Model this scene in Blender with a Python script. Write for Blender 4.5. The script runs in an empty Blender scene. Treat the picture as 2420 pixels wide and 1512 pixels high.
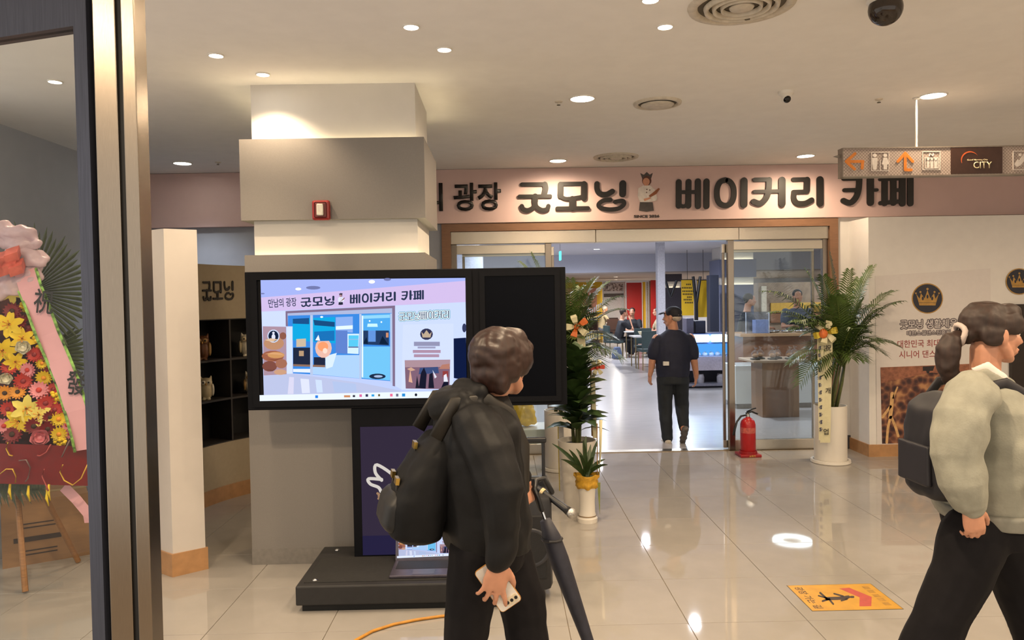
# Lobby in front of a bakery cafe: kiosk by a column, glazed shopfront, passers-by.
import bpy, bmesh, math, random
import numpy as np
from mathutils import Vector, Matrix, noise

random.seed(7)
SC = bpy.context.scene
COL = SC.collection
# ------------------------------------------------------------------ camera
CAM_H, FPX, CX, CY = 1.6, 1800.0, 1210.0, 756.0
ROLL = math.radians(1.0)
def _cam_axes(vpx=1185.0, vpy=710.0):
    dx, dy = vpx - CX, vpy - CY
    u = dx * math.cos(ROLL) - dy * math.sin(ROLL)
    v = dx * math.sin(ROLL) + dy * math.cos(ROLL)
    yd = np.array([u, v, FPX]); yd /= np.linalg.norm(yd)
    up = np.array([0, -1.0, 0]); up = up - yd * up.dot(yd); up /= np.linalg.norm(up)
    return np.array([np.cross(yd, up), yd, up])
RC = _cam_axes()
def ray(x, y):
    dx, dy = x - CX, y - CY
    u = dx * math.cos(ROLL) - dy * math.sin(ROLL)
    v = dx * math.sin(ROLL) + dy * math.cos(ROLL)
    return RC @ np.array([u, v, FPX])
def P(x, y, Y):
    "point seen at photo pixel (x, y) that stands Y metres into the hall"
    d = ray(x, y); t = Y / d[1]
    return Vector((d[0] * t, Y, CAM_H + d[2] * t))
def G(x, y, z=0.0):
    "point at height z seen at photo pixel (x, y)"
    d = ray(x, y); t = (z - CAM_H) / d[2]
    return Vector((d[0] * t, d[1] * t, z))
cam = bpy.data.cameras.new('camera')
cam.sensor_fit = 'HORIZONTAL'; cam.sensor_width = 36.0
cam.lens = FPX / 2420.0 * 36.0
cam.clip_start = 0.05; cam.clip_end = 200
camo = bpy.data.objects.new('camera', cam); COL.objects.link(camo)
_r = Vector(RC @ np.array([math.cos(ROLL), math.sin(ROLL), 0]))
_d = Vector(RC @ np.array([-math.sin(ROLL), math.cos(ROLL), 0]))
_f = Vector(RC @ np.array([0, 0, 1.0]))
camo.matrix_world = Matrix(((_r.x, -_d.x, -_f.x, 0), (_r.y, -_d.y, -_f.y, 0), (_r.z, -_d.z, -_f.z, CAM_H), (0, 0, 0, 1)))
SC.camera = camo
# ------------------------------------------------------------------ view, world, light levels
vs = SC.view_settings
vs.view_transform = 'Standard'; vs.look = 'None'; vs.gamma = 1.0
vs.use_curve_mapping = False
vs.exposure = 0.27
cy = SC.cycles
cy.max_bounces = 7; cy.diffuse_bounces = 3; cy.glossy_bounces = 3; cy.transmission_bounces = 4; cy.transparent_max_bounces = 10
cy.caustics_reflective = False; cy.caustics_refractive = False
W = bpy.data.worlds.new('concourse_fill'); SC.world = W; W.use_nodes = True  # even warm fill added in place of the rest of the concourse
W.node_tree.nodes['Background'].inputs[0].default_value = (0.98, 0.90, 0.80, 1)
W.node_tree.nodes['Background'].inputs[1].default_value = 1.0
SPOT_W = 101.0            # warm lobby downlights
CAFE_W = 300.0           # cooler cafe downlights
WARM = (1.0, 0.76, 0.50)
COOL = (0.86, 0.90, 1.0)
CEIL = 2.945

# ------------------------------------------------------------------ materials
def lin(h):
    h = h.lstrip('#')
    c = [int(h[i:i + 2], 16) / 255 for i in (0, 2, 4)]
    return tuple((x / 12.92 if x <= 0.04045 else ((x + 0.055) / 1.055) ** 2.4) for x in c)
MATS = {}
def M(name, col, rough=0.5, metal=0.0, var=0.12, scale=30.0, bump=0.0, bscale=None, stretch=None, coat=0.0, sss=0.0, spec=None, sheen=0.0, alpha=1.0):
    if name in MATS: return MATS[name]
    m = bpy.data.materials.new(name); m.use_nodes = True
    nt = m.node_tree; b = nt.nodes['Principled BSDF']
    c = lin(col) if isinstance(col, str) else col
    b.inputs['Roughness'].default_value = rough
    b.inputs['Metallic'].default_value = metal
    if coat: b.inputs['Coat Weight'].default_value = coat
    if spec is not None: b.inputs['Specular IOR Level'].default_value = spec
    if sheen: b.inputs['Sheen Weight'].default_value = sheen
    if alpha < 1: b.inputs['Alpha'].default_value = alpha
    if sss:
        b.inputs['Subsurface Weight'].default_value = sss
        b.inputs['Subsurface Radius'].default_value = (0.012, 0.005, 0.003)
    tc = nt.nodes.new('ShaderNodeTexCoord'); mp = nt.nodes.new('ShaderNodeMapping')
    if stretch: mp.inputs['Scale'].default_value = stretch
    nt.links.new(tc.outputs['Object'], mp.inputs['Vector'])
    n = nt.nodes.new('ShaderNodeTexNoise'); n.inputs['Scale'].default_value = scale; n.inputs['Detail'].default_value = 4
    nt.links.new(mp.outputs['Vector'], n.inputs['Vector'])
    r = nt.nodes.new('ShaderNodeValToRGB')
    r.color_ramp.elements[0].position = 0.3; r.color_ramp.elements[1].position = 0.7
    r.color_ramp.elements[0].color = (*[x * (1 - var) for x in c], 1)
    r.color_ramp.elements[1].color = (*[min(1, x * (1 + var)) for x in c], 1)
    nt.links.new(n.outputs['Fac'], r.inputs['Fac'])
    nt.links.new(r.outputs['Color'], b.inputs['Base Color'])
    if bump:
        bp = nt.nodes.new('ShaderNodeBump'); bp.inputs['Strength'].default_value = bump; bp.inputs['Distance'].default_value = 0.004
        n2 = n
        if bscale:
            n2 = nt.nodes.new('ShaderNodeTexNoise'); n2.inputs['Scale'].default_value = bscale
            nt.links.new(mp.outputs['Vector'], n2.inputs['Vector'])
        nt.links.new(n2.outputs['Fac'], bp.inputs['Height'])
        nt.links.new(bp.outputs['Normal'], b.inputs['Normal'])
    MATS[name] = m
    return m
def EM(name, col, s=1.0, sample=False):
    if name in MATS: return MATS[name]
    m = bpy.data.materials.new(name); m.use_nodes = True
    nt = m.node_tree; nt.nodes.remove(nt.nodes['Principled BSDF'])
    e = nt.nodes.new('ShaderNodeEmission')
    c = lin(col) if isinstance(col, str) else col
    e.inputs[0].default_value = (*c, 1); e.inputs[1].default_value = s
    nt.links.new(e.outputs[0], nt.nodes['Material Output'].inputs[0])
    if not sample: m.cycles.emission_sampling = 'NONE'
    MATS[name] = m
    return m
def GLASS(name, tint=(1, 1, 1), refl=0.12, rough=0.0, graze=0.8):
    "thin architectural glass: clear with a faint mirror"
    if name in MATS: return MATS[name]
    m = bpy.data.materials.new(name); m.use_nodes = True
    nt = m.node_tree; nt.nodes.remove(nt.nodes['Principled BSDF'])
    t = nt.nodes.new('ShaderNodeBsdfTransparent'); t.inputs[0].default_value = (*tint, 1)
    g = nt.nodes.new('ShaderNodeBsdfGlossy'); g.inputs['Roughness'].default_value = rough
    lw = nt.nodes.new('ShaderNodeLayerWeight'); lw.inputs['Blend'].default_value = 0.5
    pw = nt.nodes.new('ShaderNodeMath'); pw.operation = 'POWER'; pw.inputs[1].default_value = 4.0
    mx = nt.nodes.new('ShaderNodeMixShader'); ad = nt.nodes.new('ShaderNodeMath'); ad.operation = 'MULTIPLY_ADD'
    ad.inputs[1].default_value = graze; ad.inputs[2].default_value = refl
    nt.links.new(lw.outputs['Facing'], pw.inputs[0]); nt.links.new(pw.outputs[0], ad.inputs[0]); nt.links.new(ad.outputs[0], mx.inputs[0])
    nt.links.new(t.outputs[0], mx.inputs[1]); nt.links.new(g.outputs[0], mx.inputs[2])
    nt.links.new(mx.outputs[0], nt.nodes['Material Output'].inputs[0])
    MATS[name] = m
    return m

# ------------------------------------------------------------------ mesh builder
class MB:
    def __init__(s): s.v = []; s.f = []; s.mi = []; s.m = 0
    def _add(s, vs, fs):
        o = len(s.v); s.v += [tuple(x) for x in vs]
        s.f += [tuple(i + o for i in f) for f in fs]; s.mi += [s.m] * len(fs)
        return s
    def box(s, a, b):
        x0, y0, z0 = a; x1, y1, z1 = b
        vs = [(x0, y0, z0), (x1, y0, z0), (x1, y1, z0), (x0, y1, z0), (x0, y0, z1), (x1, y0, z1), (x1, y1, z1), (x0, y1, z1)]
        return s._add(vs, [(0, 3, 2, 1), (4, 5, 6, 7), (0, 1, 5, 4), (1, 2, 6, 5), (2, 3, 7, 6), (3, 0, 4, 7)])
    def bbox(s, a, b, r=0.006):
        "box with chamfered vertical and horizontal edges"
        x0, y0, z0 = a; x1, y1, z1 = b
        bm = bmesh.new(); bmesh.ops.create_cube(bm, size=1.0)
        bmesh.ops.scale(bm, vec=(x1 - x0, y1 - y0, z1 - z0), verts=bm.verts)
        bmesh.ops.translate(bm, vec=((x0 + x1) / 2, (y0 + y1) / 2, (z0 + z1) / 2), verts=bm.verts)
        bmesh.ops.bevel(bm, geom=bm.edges[:], offset=r, segments=2, affect='EDGES', profile=0.5)
        return s.bm(bm)
    def bm(s, bm, mat=None):
        bm.verts.index_update()
        vs = [(mat @ v.co if mat else v.co) for v in bm.verts]
        fs = [[v.index for v in f.verts] for f in bm.faces]
        bm.free()
        return s._add(vs, fs)
    def obox(s, c, u, v, w):
        "box by centre and three half-axis vectors"
        c, u, v, w = Vector(c), Vector(u), Vector(v), Vector(w)
        vs = [c + i * u + j * v + k * w for k in (-1, 1) for i, j in ((-1, -1), (1, -1), (1, 1), (-1, 1))]
        return s._add(vs, [(0, 3, 2, 1), (4, 5, 6, 7), (0, 1, 5, 4), (1, 2, 6, 5), (2, 3, 7, 6), (3, 0, 4, 7)])
    def lathe(s, c, prof, n=24, axis='Z', cap=True):
        "profile [(r, h)...] turned about an axis through c"
        c = Vector(c); vs = []
        for r, h in prof:
            for k in range(n):
                a = 2 * math.pi * k / n; x, y = r * math.cos(a), r * math.sin(a)
                d = {'Z': (x, y, h), 'Y': (x, h, y), 'X': (h, x, y)}[axis]
                vs.append(c + Vector(d))
        fs = []
        for i in range(len(prof) - 1):
            for k in range(n):
                k2 = (k + 1) % n
                fs.append((i * n + k, i * n + k2, (i + 1) * n + k2, (i + 1) * n + k))
        if cap:
            fs.append(tuple(range(n))[::-1]); fs.append(tuple((len(prof) - 1) * n + k for k in range(n)))
        return s._add(vs, fs)
    def rings(s, rings, cap=True, closed=True):
        "loft lists of points of equal length"
        n = len(rings[0]); vs = [p for r in rings for p in r]; fs = []
        for i in range(len(rings) - 1):
            for k in range(n if closed else n - 1):
                k2 = (k + 1) % n
                fs.append((i * n + k, i * n + k2, (i + 1) * n + k2, (i + 1) * n + k))
        if cap and closed:
            fs.append(tuple(range(n))[::-1]); fs.append(tuple((len(rings) - 1) * n + k for k in range(n)))
        return s._add(vs, fs)
    def tube(s, pts, rad, n=8, flat=1.0, up=(0, 0, 1), cap=True, ball=False):
        pts = [Vector(p) for p in pts]
        if not hasattr(rad, '__len__'): rad = [rad] * len(pts)
        if ball:   # round ends
            a, b = (pts[0] - pts[1]).normalized(), (pts[-1] - pts[-2]).normalized()
            r0, r1 = rad[0], rad[-1]
            pts = [pts[0] + a * r0 * .95, pts[0] + a * r0 * .6] + pts + [pts[-1] + b * r1 * .6, pts[-1] + b * r1 * .95]
            rad = [r0 * .3, r0 * .8] + list(rad) + [r1 * .8, r1 * .3]
        rs = []; ref = Vector(up)
        for i, p in enumerate(pts):
            t = (pts[min(i + 1, len(pts) - 1)] - pts[max(i - 1, 0)]).normalized()
            sd = t.cross(ref)
            if sd.length < 1e-3: sd = t.cross(Vector((0.3, 1, 0.1)))
            sd.normalize(); nn = sd.cross(t).normalized()
            rs.append([p + sd * math.cos(2 * math.pi * k / n) * rad[i] + nn * math.sin(2 * math.pi * k / n) * rad[i] * flat for k in range(n)])
        return s.rings(rs, cap)
    def ell(s, c, r, rot=None, nu=16, nv=10):
        c = Vector(c); rs = []
        for i in range(nv + 1):
            t = math.pi * (i + 0.02) / (nv + 0.04)
            ring = []
            for k in range(nu):
                a = 2 * math.pi * k / nu
                p = Vector((r[0] * math.sin(t) * math.cos(a), r[1] * math.sin(t) * math.sin(a), -r[2] * math.cos(t)))
                ring.append(c + (rot @ p if rot else p))
            rs.append(ring)
        return s.rings(rs)
    def prism(s, poly, o, u, v, w):
        "polygon (a, b) in plane o + a u + b v, thickened by w"
        o, u, v, w = Vector(o), Vector(u), Vector(v), Vector(w); n = len(poly)
        a = [o + u * p[0] + v * p[1] for p in poly]; b = [p + w for p in a]
        fs = [tuple(range(n))[::-1], tuple(range(n, 2 * n))] + [(k, (k + 1) % n, n + (k + 1) % n, n + k) for k in range(n)]
        return s._add(a + b, fs)
    def quad(s, a, b, c, d): return s._add([a, b, c, d], [(0, 1, 2, 3)])
    def mesh(s, name, mats, smooth=False, angle=None):
        me = bpy.data.meshes.new(name); me.from_pydata(s.v, [], s.f)
        if not isinstance(mats, (list, tuple)): mats = [mats]
        for m in mats: me.materials.append(m)
        if len(mats) > 1: me.polygons.foreach_set('material_index', s.mi)
        bm = bmesh.new(); bm.from_mesh(me); bmesh.ops.recalc_face_normals(bm, faces=bm.faces)
        if angle is not None:
            for e in bm.edges:
                e.smooth = not (len(e.link_faces) == 2 and e.calc_face_angle(0) > math.radians(angle))
        bm.to_mesh(me); bm.free()
        if smooth or angle is not None: me.polygons.foreach_set('use_smooth', [True] * len(me.polygons))
        me.update()
        return me
    def build(s, name, mats, parent=None, smooth=False, angle=None):
        return link(name, s.mesh(name, mats, smooth, angle), parent)
WORK = bpy.data.scenes.new('workshop')
def evaluated(o):
    "mesh of a temporary object, evaluated alone in a side scene"
    WORK.collection.objects.link(o); vl = WORK.view_layers[0]; vl.update()
    return bpy.data.meshes.new_from_object(o.evaluated_get(vl.depsgraph))
def link(name, data, parent=None):
    o = bpy.data.objects.new(name, data); COL.objects.link(o)
    if parent is not None:
        o.parent = parent
        o.matrix_parent_inverse = parent.matrix_basis.inverted()
    return o
def tag(o, label=None, cat=None, group=None, kind=None):
    if label: o['label'] = label
    if cat: o['category'] = cat
    if group: o['group'] = group
    if kind: o['kind'] = kind
    return o
def thing(name, loc, label, cat, group=None, rz=0.0):
    o = bpy.data.objects.new(name, None); COL.objects.link(o)
    o.empty_display_size = 0.05
    o.location = loc; o.rotation_euler = (0, 0, rz)
    return tag(o, label, cat, group)
def copy_tree(o, parent=None):
    c = o.copy(); COL.objects.link(c)
    if parent is not None: c.parent = parent
    for ch in list(o.children): copy_tree(ch, c)
    return c
def struct(name, mb, mats, parent=None, **k):
    o = mb.build(name, mats, parent, **k)
    if parent is None: o['kind'] = 'structure'
    return o
def text_mesh(name, body, mat, h, o, u=(1, 0, 0), v=(0, 0, 1), depth=0.002, bold=0.0, align='CENTER', width=None, parent=None, spacing=1.0, line=1.0, ring=0.0):
    "lettering: cap height about h, centred at o, reading along u with letters rising along v"
    cu = bpy.data.curves.new('lettering', 'FONT'); cu.body = body; cu.size = 1.0
    cu.align_x = align; cu.offset = bold; cu.resolution_u = 3; cu.extrude = 0; cu.space_character = spacing; cu.space_line = line
    to = bpy.data.objects.new('lettering_tmp', cu); me = evaluated(to)
    bpy.data.objects.remove(to); bpy.data.curves.remove(cu)
    n = len(me.vertices); co = np.empty(n * 3); me.vertices.foreach_get('co', co); co = co.reshape(-1, 3)
    lo, hi = co.min(0), co.max(0); c = (lo + hi) / 2; sc = h / (hi[1] - lo[1]); sx = sc
    if width: sx = width / (hi[0] - lo[0])
    if align == 'LEFT': c[0] = lo[0]
    if align == 'RIGHT': c[0] = hi[0]
    u, v = np.array(Vector(u).normalized()), np.array(Vector(v).normalized())
    p = np.array(Vector(o)) + np.outer((co[:, 0] - c[0]) * sx, u) + np.outer((co[:, 1] - c[1]) * sc, v)
    me.vertices.foreach_set('co', p.ravel())
    nrm = np.cross(u, v)
    bm = bmesh.new(); bm.from_mesh(me)
    if ring:     # outline: the same letters repeated around a small circle
        src = bm.copy(); tmp = bpy.data.meshes.new('tmp'); src.to_mesh(tmp); src.free()
        for k in range(1, 10):
            n0 = len(bm.verts); bm.from_mesh(tmp); bm.verts.ensure_lookup_table()
            bmesh.ops.translate(bm, vec=Vector(u * ring * math.cos(k * 0.698) + v * ring * math.sin(k * 0.698) + nrm * 0.00004 * k), verts=bm.verts[n0:])
        bpy.data.meshes.remove(tmp)
    if depth:
        r = bmesh.ops.extrude_face_region(bm, geom=bm.faces[:])
        bmesh.ops.translate(bm, vec=Vector(nrm * depth), verts=[g for g in r['geom'] if isinstance(g, bmesh.types.BMVert)])
    bmesh.ops.recalc_face_normals(bm, faces=bm.faces)
    bm.to_mesh(me); bm.free(); me.name = name
    me.materials.clear(); me.materials.append(mat)
    return link(name, me, parent)
def stroke(mb, pts, w, conv, depth, taper=None):
    "a brush stroke (polyline of 2-D points, round caps) as a thick flat band; conv maps (a, b, d) to space"
    pts = [np.array(p, float) for p in pts]
    # resample smooth
    if len(pts) > 2:
        q = []
        for i in range(len(pts) - 1):
            p0, p1, p2, p3 = pts[max(i - 1, 0)], pts[i], pts[i + 1], pts[min(i + 2, len(pts) - 1)]
            for k in range(5):
                t = k / 5.0
                q.append(0.5 * ((2 * p1) + (-p0 + p2) * t + (2 * p0 - 5 * p1 + 4 * p2 - p3) * t * t + (-p0 + 3 * p1 - 3 * p2 + p3) * t ** 3))
        q.append(pts[-1]); pts = q
    L, R_ = [], []; n = len(pts)
    for i, p in enumerate(pts):
        t = pts[min(i + 1, n - 1)] - pts[max(i - 1, 0)]; t = t / (np.linalg.norm(t) + 1e-9)
        nn = np.array([-t[1], t[0]]); hw = w / 2
        L.append(p + nn * hw); R_.append(p - nn * hw)
    def capp(p, t, side):
        out = []
        a0 = math.atan2(t[1], t[0])
        for k in range(1, 6):
            a = a0 + math.pi / 2 - math.pi * k / 6
            out.append(p + np.array([math.cos(a), math.sin(a)]) * w / 2)
        return out
    te = pts[-1] - pts[-2]; ts = pts[0] - pts[1]
    # quad strip + two fan caps, front and back and rim
    for i in range(n - 1):
        a, b, c, d = L[i], L[i + 1], R_[i + 1], R_[i]
        vs = [conv(*q, depth) for q in (a, b, c, d)] + [conv(*q, 0) for q in (a, b, c, d)]
        fs = [(0, 1, 2, 3), (7, 6, 5, 4), (0, 4, 5, 1), (2, 6, 7, 3)]
        mb._add(vs, fs)
    for p, t, a, b in ((pts[-1], te, L[-1], R_[-1]), (pts[0], ts, R_[0], L[0])):
        poly = [a] + capp(p, t, 0) + [b]
        m = len(poly)
        vs = [conv(*q, depth) for q in poly] + [conv(*q, 0) for q in poly]
        mb._add(vs, [tuple(range(m)), tuple(range(m, 2 * m))[::-1]] + [(k, m + k, m + k + 1, k + 1) for k in range(m - 1)])
# ------------------------------------------------------------------ organic surfaces (people, cloth)
_VN = np.random.default_rng(5).random((32, 32, 32)).astype(np.float32) * 2 - 1
def vnoise(p):
    "smooth value noise, vectorised"
    i = np.floor(p).astype(int); f = p - i; f = f * f * (3 - 2 * f); r = 0
    for dx in (0, 1):
        for dy in (0, 1):
            for dz in (0, 1):
                w = (f[:, 0] if dx else 1 - f[:, 0]) * (f[:, 1] if dy else 1 - f[:, 1]) * (f[:, 2] if dz else 1 - f[:, 2])
                r = r + w * _VN[(i[:, 0] + dx) % 32, (i[:, 1] + dy) % 32, (i[:, 2] + dz) % 32]
    return r
def organic(name, mb, voxel, mat, parent=None, it=4, wrinkle=0.0, wscale=9.0, seed=0.0, zstretch=0.5, clean=False):
    "fuse the overlapping closed shapes of mb into one continuous smooth skin"
    me = bpy.data.meshes.new(name); me.from_pydata(mb.v, [], mb.f)
    bm = bmesh.new(); bm.from_mesh(me); bmesh.ops.recalc_face_normals(bm, faces=bm.faces); bm.to_mesh(me); bm.free()
    o = bpy.data.objects.new(name + '_tmp', me)
    rm = o.modifiers.new('r', 'REMESH'); rm.mode = 'VOXEL'; rm.voxel_size = voxel; rm.adaptivity = 0.0
    if it:
        sm = o.modifiers.new('s', 'SMOOTH'); sm.factor = 0.5; sm.iterations = it
    out = evaluated(o); out.name = name
    bpy.data.objects.remove(o); bpy.data.meshes.remove(me)
    if wrinkle:
        n = len(out.vertices); co = np.empty(n * 3, np.float32); nr = np.empty(n * 3, np.float32)
        out.vertices.foreach_get('co', co); out.vertex_normals.foreach_get('vector', nr)
        co = co.reshape(-1, 3); nr = nr.reshape(-1, 3)
        d = 0.6 * vnoise(co * np.array([wscale, wscale, wscale * zstretch]) + seed) + 0.5 * vnoise(np.stack([co[:, 0] * wscale * 0.9 + co[:, 2] * wscale * 1.5, co[:, 1] * wscale * 1.6 + seed, co[:, 2] * wscale * 1.3 - co[:, 0] * wscale * 0.8], 1))
        co += nr * (d * wrinkle)[:, None]
        out.vertices.foreach_set('co', co.ravel())
    out.materials.clear(); out.materials.append(mat)
    out.polygons.foreach_set('use_smooth', [True] * len(out.polygons)); out.update()
    if isinstance(parent, str): return out
    return link(name, out, parent)
UP = Vector((0, 0, 1))
def frame(f, up=UP):
    "rotation whose columns are right, forward, up"
    f = Vector(f).normalized(); r = f.cross(Vector(up)).normalized(); u = r.cross(f).normalized()
    return Matrix((r, f, u)).transposed()
def head_shapes(mb, c, R, k=1.0, ears=True):
    "skull, face, jaw, nose, lips and ears about head centre c; R = frame, k = scale"
    def E(p, r): mb.ell(c + R @ (Vector(p) * k), [x * k for x in r], R)
    def Tb(ps, rs): mb.tube([c + R @ (Vector(p) * k) for p in ps], [r * k for r in rs], 10, ball=True, up=R @ Vector((0.1, 0.2, 1)))
    E((0, -0.018, 0.030), (0.073, 0.092, 0.080)); E((0, 0.022, -0.028), (0.061, 0.068, 0.082))
    E((0, 0.054, -0.090), (0.027, 0.026, 0.024)); E((0, 0.05, 0.035), (0.055, 0.045, 0.045))
    for s in (-1, 1):
        Tb([(s * 0.056, 0.002, -0.048), (s * 0.044, 0.03, -0.08), (s * 0.014, 0.058, -0.097)], [0.02, 0.02, 0.018])
        E((s * 0.036, 0.060, -0.026), (0.024, 0.024, 0.026))
        if ears: E((s * 0.073, -0.008, -0.012), (0.010, 0.019, 0.031)); E((s * 0.071, 0.0, -0.036), (0.008, 0.009, 0.012))
    Tb([(-0.045, 0.068, 0.016), (0, 0.084, 0.020), (0.045, 0.068, 0.016)], [0.010, 0.012, 0.010])
    Tb([(0, 0.086, 0.008), (0, 0.099, -0.018), (0, 0.108, -0.033)], [0.008, 0.010, 0.0125])
    for s in (-1, 1): E((s * 0.012, 0.095, -0.036), (0.010, 0.012, 0.008))
    E((0, 0.086, -0.062), (0.024, 0.013, 0.0075)); E((0, 0.083, -0.073), (0.021, 0.013, 0.0080)); E((0, 0.076, -0.068), (0.03, 0.016, 0.02))
def face_details(parent, c, R, k, m_hair, voxel=None):
    for s in (-1, 1):
        e = MB(); e.ell(c + R @ (Vector((s * 0.031, 0.071, -0.004)) * k), (0.0135 * k, 0.0125 * k, 0.0085 * k), R, 12, 8)
        eo = e.build('eye', M('eye_white', '#d8cfc6', 0.15, var=0.02), parent, smooth=True)
        e = MB(); e.ell(c + R @ (Vector((s * 0.031, 0.0785, -0.004)) * k), (0.0062 * k, 0.0062 * k, 0.0068 * k), R, 12, 8)
        e.build('iris', M('iris', '#1a100b', 0.1, var=0.02), eo, smooth=True)
        e = MB(); e.tube([c + R @ (Vector(q) * k) for q in ((s * 0.014, 0.0885, 0.016), (s * 0.032, 0.083, 0.022), (s * 0.05, 0.068, 0.016))], [0.0035 * k, 0.004 * k, 0.002 * k], 6)
        e.build('eyebrow', m_hair, parent, smooth=True)
    e = MB(); e.tube([c + R @ (Vector(q) * k) for q in ((-0.022, 0.088, -0.066), (0, 0.1005, -0.064), (0.022, 0.088, -0.066))], [0.002 * k, 0.006 * k, 0.002 * k], 8, ball=True)
    e.tube([c + R @ (Vector(q) * k) for q in ((-0.018, 0.086, -0.071), (0, 0.098, -0.074), (0.018, 0.086, -0.071))], [0.002 * k, 0.006 * k, 0.002 * k], 8, ball=True)
    e.build('lips', M('lips', '#9c5148', 0.35, var=0.05), parent, smooth=True)
def hand_shapes(mb, w, d, b, curl=(35, 45, 30), k=1.0, spread=0.0, thumb_curl=15, left=False, curls=None):
    """palm and five fingers. w wrist point, d direction to the fingertips, b direction out of the back of the hand"""
    d = Vector(d).normalized(); b = Vector(b); b = (b - d * b.dot(d)).normalized(); s = b.cross(d).normalized()   # s towards thumb for a right hand
    if left: s = -s
    w = Vector(w)
    rs = []
    for t, hw, ht in ((-0.02, 0.026, 0.021), (0.0, 0.027, 0.020), (0.03, 0.036, 0.019), (0.06, 0.042, 0.0165), (0.085, 0.041, 0.0135), (0.093, 0.036, 0.010)):
        c = w + d * t * k - b * 0.002
        rs.append([c + s * math.cos(a) * hw * k + b * math.sin(a) * ht * k for a in [2 * math.pi * q / 14 for q in range(14)]])
    mb.rings(rs)
    mb.ell(w + (d * 0.035 + s * 0.024 - b * 0.008) * k, (0.02 * k, 0.02 * k, 0.02 * k))
    for q, (off, base, L, r) in enumerate(((0.030, 0.086, 0.072, 0.0088), (0.010, 0.091, 0.080, 0.0090), (-0.011, 0.088, 0.074, 0.0086), (-0.030, 0.080, 0.058, 0.0078))):
        cc = curls[q] if curls else curl
        p = w + (d * base + s * off) * k; dirv = (d + s * spread * (off / 0.03)).normalized(); pts = [p - dirv * 0.02 * k, p]
        ang = 0
        ax = s if not left else -s
        for seg, ca in zip((0.45, 0.31, 0.24), cc):
            ang += ca
            dv = dirv * math.cos(math.radians(ang)) - b * math.sin(math.radians(ang))
            p = p + dv * L * seg * k; pts.append(p)
        mb.tube(pts, [r * k * x for x in (1.04, 1.04, 1.0, 0.94, 0.82)], 10, ball=True, up=b + s * 0.05)
    p = w + (d * 0.022 + s * 0.030 - b * 0.004) * k; pts = [p]
    tv = (d * 0.72 + s * 0.62 - b * 0.25).normalized()
    for seg, ca in zip((0.034, 0.032, 0.026), (0, thumb_curl, thumb_curl)):
        tv = (tv * math.cos(math.radians(ca)) + (d * 0.7 - b * 0.75 - s * 0.4).normalized() * math.sin(math.radians(ca))).normalized()
        p = p + tv * seg * k; pts.append(p)
    mb.tube(pts, [0.0125 * k, 0.0115 * k, 0.0105 * k, 0.0085 * k], 10, ball=True, up=b)
def ering(c, r, f, rx, ry, n=20, sq=2.3):
    "superellipse ring in the plane of r and f"
    out = []
    for q in range(n):
        a = 2 * math.pi * q / n; ca, sa = math.cos(a), math.sin(a)
        out.append(Vector(c) + r * rx * math.copysign(abs(ca) ** (2 / sq), ca) + f * ry * math.copysign(abs(sa) ** (2 / sq), sa))
    return out
def foot_shapes(mb, ankle, f, k=1.0, pitch=0.0, fat=1.0):
    f = Vector(f).normalized(); ax = f.cross(UP)
    R = Matrix.Rotation(pitch, 3, ax)
    for p, r in (((0, -0.035, -0.045), 0.036), ((0, 0.03, -0.045), 0.040), ((0.0, 0.10, -0.055), 0.040), ((0, 0.155, -0.062), 0.032)):
        v = R @ (f * p[1] + UP * p[2]); mb.ell(Vector(ankle) + v * k, (r * k * fat, r * k * fat, 0.034 * k * fat if p[1] < 0.08 else 0.026 * k * fat))
    a, b = R @ (f * -0.03 + UP * -0.05), R @ (f * 0.15 + UP * -0.062)
    mb.tube([Vector(ankle) + a * k, Vector(ankle) + b * k], [0.033 * k * fat, 0.030 * k * fat], 10, ball=True)
m_skin = M('skin', '#c08a6e', rough=0.5, var=0.06, scale=40, sss=0.15)
# ================================================================== the lobby shell
m_tile = M('polished_porcelain', '#98938d', rough=0.03, var=0.035, scale=6, spec=0.55)
m_grout = M('grout', '#8c7c66', rough=0.8, var=0.1)
m_ceil = M('ceiling_paint', '#f3f1ee', rough=0.9, var=0.02, scale=8)
m_white = M('white_wall_paint', '#d9d5d1', rough=0.7, var=0.025, scale=10)
m_cool = M('grey_wall_paint', '#aeb2bb', rough=0.75, var=0.03, scale=9)
m_pink = M('pink_fascia_paint', '#d2b5af', rough=0.6, var=0.02, scale=7)
m_brown = M('brown_door_frame', '#7c5a42', rough=0.45, var=0.1, scale=12, stretch=(1, 1, 8))
m_basewood = M('tan_stone_base', '#a97f56', rough=0.35, var=0.12, scale=18)
m_dark = M('dark_base', '#3a393d', rough=0.5, var=0.1)
m_steel = M('brushed_steel', '#94897c', rough=0.24, metal=1.0, var=0.10, scale=60, stretch=(40, 40, 0.6), bump=0.05)
m_steelh = M('brushed_steel_rail', '#c9bfae', rough=0.28, metal=1.0, var=0.10, scale=60, stretch=(0.6, 40, 40), bump=0.05)
m_steelrefl = M('steel_dark_reflection', '#4c4f5c', rough=0.4, metal=0.7, var=0.2, scale=20, stretch=(30, 30, 0.5))  # plain steel; its dark reflection is put into the colour
m_rubber = M('black_rubber', '#0b0b0c', rough=0.6)
m_black = M('satin_black', '#141519', rough=0.38, var=0.15)
m_clad = M('grey_stone_cladding', '#7a7570', rough=0.55, var=0.035, scale=160, bump=0.05)
m_core = M('column_core_paint', '#d2cec8', rough=0.75, var=0.02, scale=8)
m_ink = M('black_lettering', '#1c1714', rough=0.45, var=0.1)
m_glass = GLASS('clear_glass', (0.96, 0.985, 0.985), 0.03)
m_wood = M('walnut_veneer', '#74492e', rough=0.45, var=0.2, scale=9, stretch=(1, 1, 14))
m_chrome = M('chrome', '#d8d8d8', rough=0.12, metal=1.0, var=0.03)
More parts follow.
